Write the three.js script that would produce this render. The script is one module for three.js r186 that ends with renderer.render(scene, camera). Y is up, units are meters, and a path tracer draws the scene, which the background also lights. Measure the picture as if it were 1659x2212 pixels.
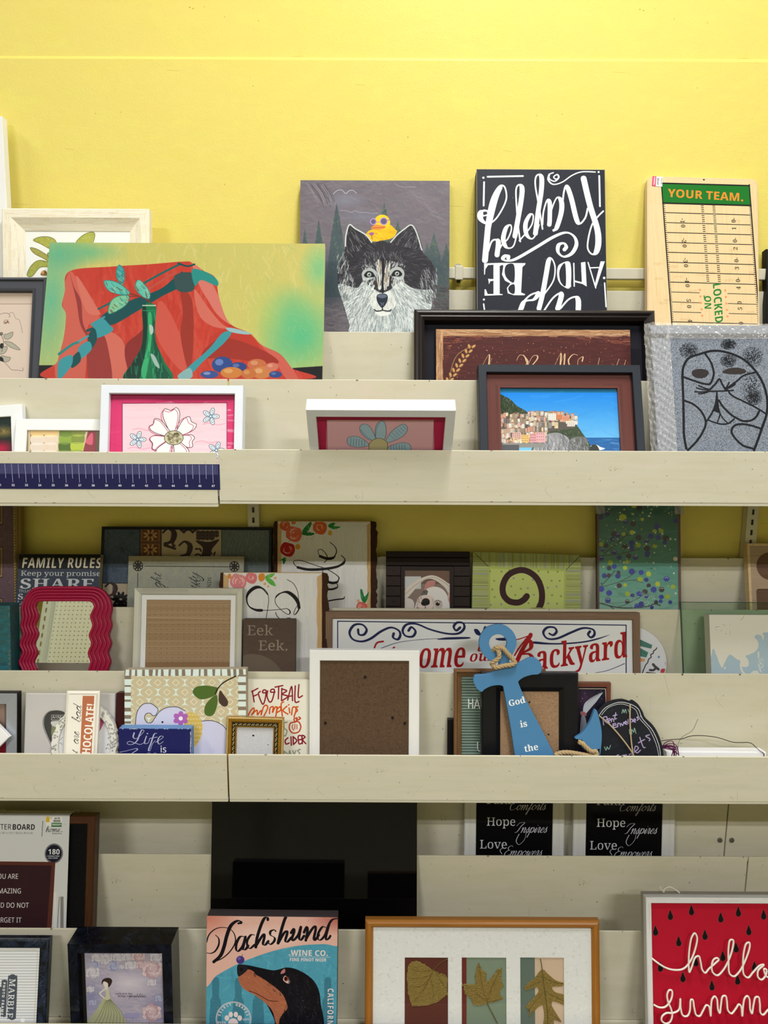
import * as THREE from 'three';
import { mergeGeometries } from 'three/addons/utils/BufferGeometryUtils.js';
import { RoundedBoxGeometry } from 'three/addons/geometries/RoundedBoxGeometry.js';
import { RectAreaLightUniformsLib } from 'three/addons/lights/RectAreaLightUniformsLib.js';

// ---------------------------------------------------------------- camera, light, exposure
const scene = new THREE.Scene();
const FPX = 1650, CX = 829.5, CY = 1106;                       // focal length and centre in pixels of the 1659 x 2212 frame
const camera = new THREE.PerspectiveCamera(2 * Math.atan(1106 / FPX) * 180 / Math.PI, 1659 / 2212, 0.05, 60);
camera.rotation.order = 'YXZ';
camera.position.set(0, 1.75, 1.86);
camera.rotation.set(-10 * Math.PI / 180, 0, 0.0045);
camera.updateMatrixWorld(true);
scene.background = new THREE.Color(0x0b0b0c);
const renderer = new THREE.WebGLRenderer({ antialias: true });
renderer.toneMapping = THREE.LinearToneMapping;
renderer.toneMappingExposure = 0.60;
renderer.shadowMap.enabled = true;
RectAreaLightUniformsLib.init();
const LAMPS = [                                                 // ceiling fixtures over the aisle: x, z of the centre, radiance, 1 = set square to the wall
  [-1.75, 4.35, 400], [1.55, 4.35, 420], [0.33, 1.15, 190, 1], [-2.3, 1.15, 110, 1], [2.95, 1.15, 110, 1], [-2.2, 7.6, 22], [1.55, 7.6, 22],
];
const LAMP_Y = 3.86, LAMP_L = 1.22, LAMP_W = 0.30;

// ---------------------------------------------------------------- helpers
let seed = 20240607;
const rnd = () => { seed = (seed * 1664525 + 1013904223) >>> 0; return seed / 4294967296; };
const rr = (a, b) => a + (b - a) * rnd();
const R = (d) => d * Math.PI / 180;
const used = new Map();
function numbered(name) {
  const n = used.get(name) || 0; used.set(name, n + 1);
  return n ? `${name}_${String(n).padStart(3, '0')}` : name;
}
function mesh(name, geo, mat, parent) {
  const m = new THREE.Mesh(geo, mat); m.name = name; m.castShadow = m.receiveShadow = true;
  (parent || scene).add(m); return m;
}
function tag(o, label, category, group) { o.userData.label = label; o.userData.category = category; if (group) o.userData.group = group; return o; }
function structure(name, geo, mat) { const m = mesh(name, geo, mat); m.userData.kind = 'structure'; return m; }
function box(x0, x1, y0, y1, z0, z1) { const g = new THREE.BoxGeometry(x1 - x0, y1 - y0, z1 - z0); g.translate((x0 + x1) / 2, (y0 + y1) / 2, (z0 + z1) / 2); return g; }
function rbox(x0, x1, y0, y1, z0, z1, r = 0.002, s = 2) { const g = new RoundedBoxGeometry(x1 - x0, y1 - y0, z1 - z0, s, r); g.translate((x0 + x1) / 2, (y0 + y1) / 2, (z0 + z1) / 2); return g; }
// pixel -> ray, point -> pixel
const camQ = camera.quaternion.clone(), camP = camera.position.clone();
function ray(px, py) { return new THREE.Vector3((px - CX) / FPX, -(py - CY) / FPX, -1).applyQuaternion(camQ); }
function toPx(v) { const q = v.clone().sub(camP).applyQuaternion(camQ.clone().invert()); return [CX + FPX * q.x / -q.z, CY - FPX * q.y / -q.z]; }
function hitPlane(px, py, p0, n) { const d = ray(px, py); const t = p0.clone().sub(camP).dot(n) / d.dot(n); return camP.clone().addScaledVector(d, t); }

// ---------------------------------------------------------------- canvases and materials
function canvas(w, h) { const c = document.createElement('canvas'); c.width = w; c.height = h; return c; }
function texOf(c, srgb = true, wrap = false) {
  const t = new THREE.CanvasTexture(c); if (srgb) t.colorSpace = THREE.SRGBColorSpace;
  if (wrap) t.wrapS = t.wrapT = THREE.RepeatWrapping; t.magFilter = THREE.LinearFilter; return t;
}
function css(r, g, b, a = 1) { return `rgba(${r | 0},${g | 0},${b | 0},${a})`; }
function hex(h) { return [(h >> 16) & 255, (h >> 8) & 255, h & 255]; }
function shade(h, k, a = 1) { const c = hex(h); return css(Math.min(255, c[0] * k), Math.min(255, c[1] * k), Math.min(255, c[2] * k), a); }
function std(color, rough = 0.6, metal = 0, extra = {}) { return new THREE.MeshPhysicalMaterial({ color, roughness: rough, metalness: metal, specularIntensity: 0.55, ...extra }); }
function noiseTex(w, h, fn, srgb = false) {                      // tileable grey data made on a canvas
  const c = canvas(w, h), x = c.getContext('2d'); fn(x, w, h); return texOf(c, srgb, true);
}
function grain(base, dark, light, { w = 512, h = 512, n = 900, len = 260, knots = 0, along = 'x' } = {}) {
  const c = canvas(w, h), x = c.getContext('2d');
  x.fillStyle = shade(base, 1); x.fillRect(0, 0, w, h);
  if (along === 'y') { x.translate(w, 0); x.rotate(Math.PI / 2); }
  for (let i = 0; i < n; i++) {
    const px = rr(-len, w), py = rr(0, h), l = rr(len * 0.3, len), d = rnd() < 0.5;
    x.strokeStyle = shade(d ? dark : light, 1, rr(0.06, 0.28)); x.lineWidth = rr(0.6, 2.4);
    x.beginPath(); x.moveTo(px, py); x.bezierCurveTo(px + l * 0.3, py + rr(-3, 3), px + l * 0.6, py + rr(-3, 3), px + l, py + rr(-2, 2)); x.stroke();
  }
  for (let i = 0; i < knots; i++) {
    const px = rr(0, w), py = rr(0, h);
    for (let k = 6; k > 0; k--) { x.strokeStyle = shade(dark, 0.9, 0.25); x.lineWidth = 1.5; x.beginPath(); x.ellipse(px, py, k * 4, k * 2, 0, 0, 7); x.stroke(); }
  }
  return texOf(c, true, true);
}
function mapped(tex, repX, repY, rough = 0.55, extra = {}) { const t = tex.clone(); t.repeat.set(repX, repY); t.needsUpdate = true; return new THREE.MeshPhysicalMaterial({ map: t, roughness: rough, specularIntensity: 0.55, ...extra }); }

const bumpPeel = noiseTex(512, 512, (x, w, h) => {
  x.fillStyle = '#808080'; x.fillRect(0, 0, w, h);
  for (let i = 0; i < 7000; i++) { const g = rnd() < 0.5 ? 255 : 0, s = rr(1.5, 5); x.fillStyle = css(g, g, g, rr(0.05, 0.16)); const px = rr(0, w), py = rr(0, h); for (const ox of [0, -w, w]) { x.beginPath(); x.ellipse(px + ox, py, s * 1.4, s, rr(0, 3), 0, 7); x.fill(); } }
});
const bumpWeave = noiseTex(256, 256, (x, w, h) => {
  x.fillStyle = '#808080'; x.fillRect(0, 0, w, h);
  for (let j = 0; j < 64; j++) for (let i = 0; i < 64; i++) { x.fillStyle = (i + j) % 2 ? css(190, 190, 190, rr(0.5, 1)) : css(70, 70, 70, rr(0.5, 1)); x.fillRect(i * 4, j * 4, 4, 4); }
});
const wallTex = noiseTex(1024, 1024, (x, w, h) => {
  x.fillStyle = '#ead973'; x.fillRect(0, 0, w, h);
  for (let i = 0; i < 2600; i++) { x.fillStyle = rnd() < 0.5 ? 'rgba(250,236,130,0.025)' : 'rgba(215,192,70,0.025)'; x.beginPath(); x.ellipse(rr(0, w), rr(0, h), rr(4, 40), rr(3, 18), rr(-0.3, 0.3), 0, 7); x.fill(); }
  for (let i = 0; i < 26; i++) { x.fillStyle = css(120, 100, 30, rr(0.3, 0.8)); x.beginPath(); x.ellipse(rr(0, w), rr(0, h), rr(0.6, 2), rr(0.5, 1.2), 0, 0, 7); x.fill(); }
  x.strokeStyle = 'rgba(150,125,40,0.35)'; for (let i = 0; i < 16; i++) { const a = rr(0, w), b = rr(0, h); x.lineWidth = 0.8; x.beginPath(); x.moveTo(a, b); x.lineTo(a + rr(8, 40), b + rr(-2, 2)); x.stroke(); }
}, true);
const metalTex = noiseTex(2048, 256, (x, w, h) => {               // painted steel with chips and scuffs
  x.fillStyle = '#d6d2bf'; x.fillRect(0, 0, w, h);
  for (let i = 0; i < 500; i++) { x.fillStyle = rnd() < 0.5 ? 'rgba(225,222,208,0.08)' : 'rgba(196,190,168,0.07)'; x.beginPath(); x.ellipse(rr(0, w), rr(0, h), rr(20, 120), rr(4, 20), 0, 0, 7); x.fill(); }
  for (let i = 0; i < 46; i++) { x.fillStyle = css(70, 62, 48, rr(0.4, 0.9)); x.beginPath(); x.ellipse(rr(0, w), rr(0, h), rr(0.8, 2.6), rr(0.6, 1.6), rr(0, 3), 0, 7); x.fill(); }
  for (let i = 0; i < 14; i++) { x.fillStyle = css(60, 54, 42, rr(0.5, 0.9)); x.fillRect(rr(0, w), rnd() < 0.5 ? 0 : h - 4, rr(2, 9), rr(2, 4)); }
  for (let i = 0; i < 18; i++) { x.strokeStyle = css(120, 112, 92, rr(0.2, 0.5)); x.lineWidth = rr(0.6, 1.3); const a = rr(0, w), b = rr(0, h); x.beginPath(); x.moveTo(a, b); x.quadraticCurveTo(a + rr(-20, 20), b + rr(5, 20), a + rr(-40, 40), b + rr(10, 60)); x.stroke(); }
  for (let k = 0; k < 1; k++) { const a = rr(100, w - 100), b = rr(40, h - 60); for (let i = 0; i < 14; i++) { x.fillStyle = css(110, 100, 80, rr(0.15, 0.4)); x.beginPath(); x.ellipse(a + rr(-34, 34), b + rr(-9, 9), rr(1, 4), rr(0.6, 2), rr(0, 3), 0, 7); x.fill(); } }
}, true);
const M = {};
M.wall = mapped(wallTex, 1, 1, 0.42, { bumpMap: null });
{ const b = bumpPeel.clone(); b.repeat.set(6, 6); M.wall.bumpMap = b; M.wall.bumpScale = 0.0007; }
M.metal = mapped(metalTex, 1, 1, 0.42);
M.metalPlain = std('#d6d2bf', 0.42);
M.dark = std('#050506', 0.6); M.black = std('#08080a', 0.5); M.navy = std('#141a26', 0.4);
M.white = std('#eef0f2', 0.42); M.whiteMat = std('#e9ebee', 0.8); M.kraft = std('#a58f73', 0.85);
M.glassFront = new THREE.MeshPhysicalMaterial({ color: '#ffffff', roughness: 0.03, transmission: 1, thickness: 0, ior: 1.45 });
const woodBrown = grain(0x7a6250, 0x4a382b, 0x9a8068, {}), woodOrange = grain(0x9e682a, 0x6c4012, 0xbd8440, {}), woodDark = grain(0x3b2418, 0x1c100a, 0x5c3a24, {}), woodMaroon = grain(0x5d2a21, 0x35140f, 0x7a3d30, {}), woodPale = grain(0xdcc39a, 0xb9925c, 0xeed9b4, { n: 1500, len: 400, along: 'y' }), woodWhite = grain(0xd9dadb, 0x8d8a85, 0xf4f5f6, { n: 500 }), woodGrey = grain(0xa5a19a, 0x77736c, 0xc9c6c0, { n: 600 });
M.woodBrown = mapped(woodBrown, 3, 3, 0.6); M.woodOrange = mapped(woodOrange, 3, 3, 0.35); M.woodDark = mapped(woodDark, 3, 3, 0.45); M.woodMaroon = mapped(woodMaroon, 3, 3, 0.45);
M.woodPale = mapped(woodPale, 4, 4, 0.45); M.woodWhite = mapped(woodWhite, 3, 3, 0.6); M.woodGrey = mapped(woodGrey, 3, 3, 0.65);

// picture frame swept round a rectangle; profile = closed section [inset, z] from outer back over the front to inner back; origin bottom centre
function frameGeo(W, H, prof) {
  const pos = [], uv = []; const n = prof.length;
  const C = (d, k) => [[-W / 2 + d, d], [W / 2 - d, d], [W / 2 - d, H - d], [-W / 2 + d, H - d]][k];
  for (let k = 0; k < 4; k++) {
    const k2 = (k + 1) % 4;
    for (let i = 0; i < n; i++) {
      const [d0, z0] = prof[i], [d1, z1] = prof[(i + 1) % n];
      const a = C(d0, k), b = C(d0, k2), c = C(d1, k2), d = C(d1, k);
      const P = [[a[0], a[1], z0], [b[0], b[1], z0], [c[0], c[1], z1], [d[0], d[1], z1]];
      const ax = k % 2 === 0 ? 0 : 1;                           // running direction
      const U = [[a[ax], i * 0.013 + d0 + z0], [b[ax], i * 0.013 + d0 + z0], [c[ax], i * 0.013 + d1 + z1], [d[ax], i * 0.013 + d1 + z1]];
      for (const t of [0, 1, 2, 0, 2, 3]) { pos.push(...P[t]); uv.push(...U[t]); }
    }
  }
  const g = new THREE.BufferGeometry();
  g.setAttribute('position', new THREE.Float32BufferAttribute(pos, 3)); g.setAttribute('uv', new THREE.Float32BufferAttribute(uv, 2));
  g.computeVertexNormals(); return g;
}
const flatFrame = (w, t, lip = 0.001) => [[0, -t], [0, -lip], [lip, 0], [w - lip, 0], [w, -lip], [w, -t]];     // plain square moulding
const scoopFrame = (w, t) => [[0, -t], [0, -0.004], [0.003, 0], [w * 0.3, 0], [w * 0.45, -0.005], [w * 0.75, -0.009], [w, -0.012], [w, -t]];

// ---------------------------------------------------------------- the shelf steps
const CAMY = camera.position.y, CAMZ = camera.position.z;
const PZ = [0.035, 0.157, 0.280, 0.405];                         // front faces of the four panels
const TOPS = [                                                    // heights of their top edges, one row per shelf
  [0.199, 0.097, -0.005, -0.1365], [-0.433, -0.527, -0.634, -0.763], [-1.066, -1.158, -1.266, -1.402],
].map((r) => r.map((v) => v + CAMY));
const LIP = 0.100;                                               // height of a panel above its deck
const XB = [-1.538, -0.319, 0.900, 2.119];
const deckY = (u, k) => TOPS[u][k] - LIP;

// a thing leaning in trough k (1..3) of shelf u; px = left and right pixel of its top edge, top = pixel row of that edge
function lean(name, label, category, { u, k, x, top, th = 0.02, a = 14, dz = 0, rot = 0, zf = null, group, bottom = null, ytop2 = null }) {
  const A = R(a); const up = new THREE.Vector3(0, Math.cos(A), -Math.sin(A)), n = new THREE.Vector3(0, Math.sin(A), Math.cos(A));
  const dy = deckY(u, k) + 0.001; let zb, H = 0.3, fz, p0;
  const xm = (x[0] + x[1]) / 2;
  for (let it = 0; it < 4; it++) {
    const hc = Math.min(TOPS[u][k - 1] - dy, H * Math.cos(A));
    zb = PZ[k - 1] + 0.002 + hc * Math.tan(A) + dz;
    if (k === 1) zb = Math.max(zb, H * Math.sin(A) + 0.003);      // tall things on the rear step meet the wall first
    fz = zf !== null ? zf : zb + th * Math.cos(A);
    p0 = new THREE.Vector3(0, dy + th * Math.sin(A), fz);
    H = hitPlane(xm, top, p0, n).sub(p0).dot(up);
  }
  const L = hitPlane(x[0], top, p0, n), Rr = hitPlane(x[1], ytop2 === null ? top : ytop2, p0, n);
  const W = Rr.x - L.x, xc = (L.x + Rr.x) / 2;
  const g = new THREE.Group(); g.name = numbered(name); scene.add(g); tag(g, label, category, group);
  g.position.set(xc, p0.y, p0.z); g.rotation.order = 'XYZ'; g.rotation.x = -A; g.rotation.z = -R(rot);
  if (rot) {                                                    // turned in its own plane: it stands on one corner, its top edge stays centred on the given pixels
    const t = R(rot), s = Math.abs(W / 2 * Math.sin(t)); H = (H - s) / Math.cos(t); g.position.x -= H * Math.sin(t); g.position.addScaledVector(up, s);
  }
  if (fz > PZ[k] - 0.005) console.log('in lip', g.name, label, (fz - PZ[k]).toFixed(3));
  g.updateMatrixWorld(true);
  const it = { g, W, H, th, p0: g.position.clone(), n, inv: g.matrixWorld.clone().invert(), visH: bottom };
  it.local = (px, py, z = 0) => {                                // pixel -> metres on the face plane at local depth z
    const q = g.localToWorld(new THREE.Vector3(0, 0, z)); const w = hitPlane(px, py, q, n); return w.applyMatrix4(it.inv);
  };
  return it;
}

// ---------------------------------------------------------------- drawing prints: every point is given in pixels of a zoom on the photograph and laid onto the face in metres
class Art {
  constructor(it, { u0 = -it.W / 2, u1 = it.W / 2, v0 = 0, v1 = it.H, z = 0, res = 1500, bg = '#ffffff', max = 1400 } = {}) {
    Object.assign(this, { it, u0, u1, v0, v1, z });
    let s = res; const w = u1 - u0, h = v1 - v0; s = Math.min(s, max / w, max / h);
    this.s = s; this.c = canvas(Math.max(8, Math.round(w * s)), Math.max(8, Math.round(h * s))); this.x = this.c.getContext('2d');
    this.x.fillStyle = bg; this.x.fillRect(0, 0, this.c.width, this.c.height); this.x.lineCap = this.x.lineJoin = 'round';
    this.from(0, 0, 1);
  }
  from(x0, y0, k) { this.zx = x0; this.zy = y0; this.zk = k; return this; }           // k = zoom factor of the coordinates that follow
  m(X, Y) { const l = this.it.local(this.zx + X / this.zk, this.zy + Y / this.zk, this.z); return [(l.x - this.u0) * this.s, (this.v1 - l.y) * this.s]; }
  get unit() { const a = this.m(0, 0), b = this.m(100, 0); return Math.hypot(b[0] - a[0], b[1] - a[1]) / 100; }      // canvas pixels per zoom pixel
  pts(p) { const o = []; for (let i = 0; i < p.length; i += 2) o.push(this.m(p[i], p[i + 1])); return o; }
  path(p, smooth, close) {
    const q = this.pts(p), x = this.x; x.beginPath();
    if (!smooth) { q.forEach((a, i) => (i ? x.lineTo(a[0], a[1]) : x.moveTo(a[0], a[1]))); if (close) x.closePath(); return this; }
    const s = spline(q, close); s.forEach((a, i) => (i ? x.lineTo(a[0], a[1]) : x.moveTo(a[0], a[1]))); if (close) x.closePath(); return this;
  }
  fill(col, p, smooth = true) { this.path(p, smooth, true); this.x.fillStyle = col; this.x.fill(); return this; }
  line(col, w, p, smooth = true, close = false) { this.path(p, smooth, close); this.x.strokeStyle = col; this.x.lineWidth = w * this.unit; this.x.stroke(); return this; }
  dot(col, X, Y, r, ry = r, rot = 0) { const a = this.m(X, Y), u = this.unit; this.x.fillStyle = col; this.x.beginPath(); this.x.ellipse(a[0], a[1], r * u, ry * u, rot, 0, 7); this.x.fill(); return this; }
  ring(col, w, X, Y, r, ry = r, rot = 0) { const a = this.m(X, Y), u = this.unit; this.x.strokeStyle = col; this.x.lineWidth = w * u; this.x.beginPath(); this.x.ellipse(a[0], a[1], r * u, ry * u, rot, 0, 7); this.x.stroke(); return this; }
  rect(col, x0, y0, x1, y1) { return this.fill(col, [x0, y0, x1, y0, x1, y1, x0, y1], false); }
  all(col) { this.x.fillStyle = col; this.x.fillRect(0, 0, this.c.width, this.c.height); return this; }
  // text of a given zoom-pixel height; its baseline starts (or is centred) at X, Y
  text(str, X, Y, size, col, { font = 'bold sans', rot = 0, skew = 0, sx = 1, align = 'left', track = 0 } = {}) {
    const a = this.m(X, Y), u = this.unit, x = this.x; x.save(); x.translate(a[0], a[1]); x.rotate(R(rot)); x.transform(sx, 0, -skew * sx, 1, 0, 0);
    const f = font.replace('sans', 'sans-serif').replace('mono', 'monospace'); const parts = f.split(' '); const fam = parts.pop();
    x.font = `${parts.join(' ')} ${Math.max(2, size * u)}px ${fam}`; x.fillStyle = col; x.textBaseline = 'alphabetic';
    const tw = [...str].reduce((s, ch) => s + x.measureText(ch).width + track * u, 0);
    let px = align === 'center' ? -tw / 2 : align === 'right' ? -tw : 0;
    if (!track) { x.textAlign = align; x.fillText(str, 0, 0); } else { x.textAlign = 'left'; for (const ch of str) { x.fillText(ch, px, 0); px += x.measureText(ch).width + track * u; } }
    x.restore(); return this;
  }
  // pen stroke whose width swells on the down strokes
  pen(col, p, wMin, wMax, { close = false, up = false, ang = null } = {}) {
    const q = spline(this.pts(p), close, 10), u = this.unit, x = this.x; const L = [], Rt = [];
    const wd = q.map((a, i) => {
      const b = q[Math.min(i + 1, q.length - 1)], c = q[Math.max(i - 1, 0)]; const dx = b[0] - c[0], dy = b[1] - c[1], d = Math.hypot(dx, dy) || 1;
      let t = ang === null ? (up ? -dy : dy) / d : Math.abs(Math.sin(Math.atan2(dy, dx) - R(ang))); t = Math.max(0, t); return [(wMin + (wMax - wMin) * t * t) * u / 2, dx / d, dy / d];
    });
    for (let k = 0; k < 3; k++) for (let i = 1; i < wd.length - 1; i++) wd[i][0] = (wd[i - 1][0] + wd[i][0] * 2 + wd[i + 1][0]) / 4;
    x.fillStyle = col;
    for (let i = 0; i < q.length; i++) { x.beginPath(); x.arc(q[i][0], q[i][1], Math.max(0.3, wd[i][0]), 0, 7); x.fill(); }
    for (let i = 0; i + 1 < q.length; i++) {
      const a = q[i], b = q[i + 1], wa = wd[i][0], wb = wd[i + 1][0]; const dx = b[0] - a[0], dy = b[1] - a[1], d = Math.hypot(dx, dy) || 1, nx = -dy / d, ny = dx / d;
      x.beginPath(); x.moveTo(a[0] + nx * wa, a[1] + ny * wa); x.lineTo(b[0] + nx * wb, b[1] + ny * wb); x.lineTo(b[0] - nx * wb, b[1] - ny * wb); x.lineTo(a[0] - nx * wa, a[1] - ny * wa); x.closePath(); x.fill();
    }
    return this;
  }
  // joined handwriting from the stroke alphabet below
  script(str, X, Y, xh, col, { w0 = 1, w1 = 4, rot = 0, slant = 0.25, sx = 1, track = 0 } = {}) {
    let cx = 0; const cr = Math.cos(R(rot)), sr = Math.sin(R(rot));
    for (const ch of str) {
      if (ch === ' ') { cx += 0.8; continue; }
      const G = SCRIPT[ch] || SCRIPT.o;
      for (const st of G.s) {
        const p = []; for (let i = 0; i < st.length; i += 2) { const gx = ((cx + st[i]) * sx + st[i + 1] * slant) * xh, gy = -st[i + 1] * xh; p.push(X + gx * cr - gy * sr, Y + gx * sr + gy * cr); }
        this.pen(col, p, w0, w1);
      }
      cx += G.w + track;
    }
    return this;
  }
  // short brush strokes inside a polygon (bristle texture of paint or fur)
  brush(n, p, cols, { len = 14, w = 2, ang = 0, jit = 0.4, alpha = 0.5, flow = null } = {}) {
    this.x.save(); this.path(p, true, true); this.x.clip();
    let x0 = 1e9, x1 = -1e9, y0 = 1e9, y1 = -1e9; for (let i = 0; i < p.length; i += 2) { x0 = Math.min(x0, p[i]); x1 = Math.max(x1, p[i]); y0 = Math.min(y0, p[i + 1]); y1 = Math.max(y1, p[i + 1]); }
    const u = this.unit; this.x.globalAlpha = alpha;
    for (let i = 0; i < n; i++) {
      const X = rr(x0, x1), Y = rr(y0, y1); const t = (flow ? flow(X, Y) : R(ang)) + rr(-jit, jit); const l = len * rr(0.5, 1.3);
      const a = this.m(X, Y), b = this.m(X + Math.cos(t) * l, Y + Math.sin(t) * l), c = this.m(X + Math.cos(t + 0.15) * l * 0.5, Y + Math.sin(t + 0.15) * l * 0.5);
      this.x.strokeStyle = cols[(rnd() * cols.length) | 0]; this.x.lineWidth = w * u * rr(0.5, 1.2); this.x.beginPath(); this.x.moveTo(a[0], a[1]); this.x.quadraticCurveTo(c[0], c[1], b[0], b[1]); this.x.stroke();
    }
    this.x.restore(); return this;
  }
  spatter(n, x0, y0, x1, y1, cols, r0, r1) { for (let i = 0; i < n; i++) this.dot(cols[(rnd() * cols.length) | 0], rr(x0, x1), rr(y0, y1), rr(r0, r1)); return this; }
  soft(col, X, Y, r, ry = r) {                                     // a soft patch of paint
    const a = this.m(X, Y), u = this.unit, x = this.x; x.save(); x.translate(a[0], a[1]); x.scale(1, ry / r); const g = x.createRadialGradient(0, 0, 0, 0, 0, r * u);
    g.addColorStop(0, col); g.addColorStop(1, col.replace(/[\d.]+\)$/, '0)')); x.fillStyle = g; x.fillRect(-r * u, -r * u, 2 * r * u, 2 * r * u); x.restore(); return this;
  }
  clip(p, smooth, f) { this.x.save(); this.path(p, smooth, true); this.x.clip(); f(this); this.x.restore(); return this; }
  plane() { const g = new THREE.PlaneGeometry(this.u1 - this.u0, this.v1 - this.v0); g.translate((this.u0 + this.u1) / 2, (this.v0 + this.v1) / 2, this.z); return g; }
  mat(rough = 0.55, extra = {}) { return new THREE.MeshPhysicalMaterial({ map: texOf(this.c), roughness: rough, specularIntensity: 0.4, ...extra }); }
  put(name, rough, extra, parent) { return mesh(name, this.plane(), this.mat(rough, extra), parent || this.it.g); }
}
function spline(q, close = false, sub = 8) {
  if (q.length < 3) return q; const o = [], n = q.length, last = close ? n : n - 1;
  const at = (i) => (close ? q[(i + n) % n] : q[Math.max(0, Math.min(n - 1, i))]);
  for (let i = 0; i < last; i++) {
    const p0 = at(i - 1), p1 = at(i), p2 = at(i + 1), p3 = at(i + 2);
    for (let k = 0; k < sub; k++) { const t = k / sub, t2 = t * t, t3 = t2 * t; o.push(p1.map((_, d) => 0.5 * (2 * p1[d] + (p2[d] - p0[d]) * t + (2 * p0[d] - 5 * p1[d] + 4 * p2[d] - p3[d]) * t2 + (3 * p1[d] - p0[d] - 3 * p2[d] + p3[d]) * t3))); }
  }
  if (!close) o.push(q[n - 1]); return o;
}
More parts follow.
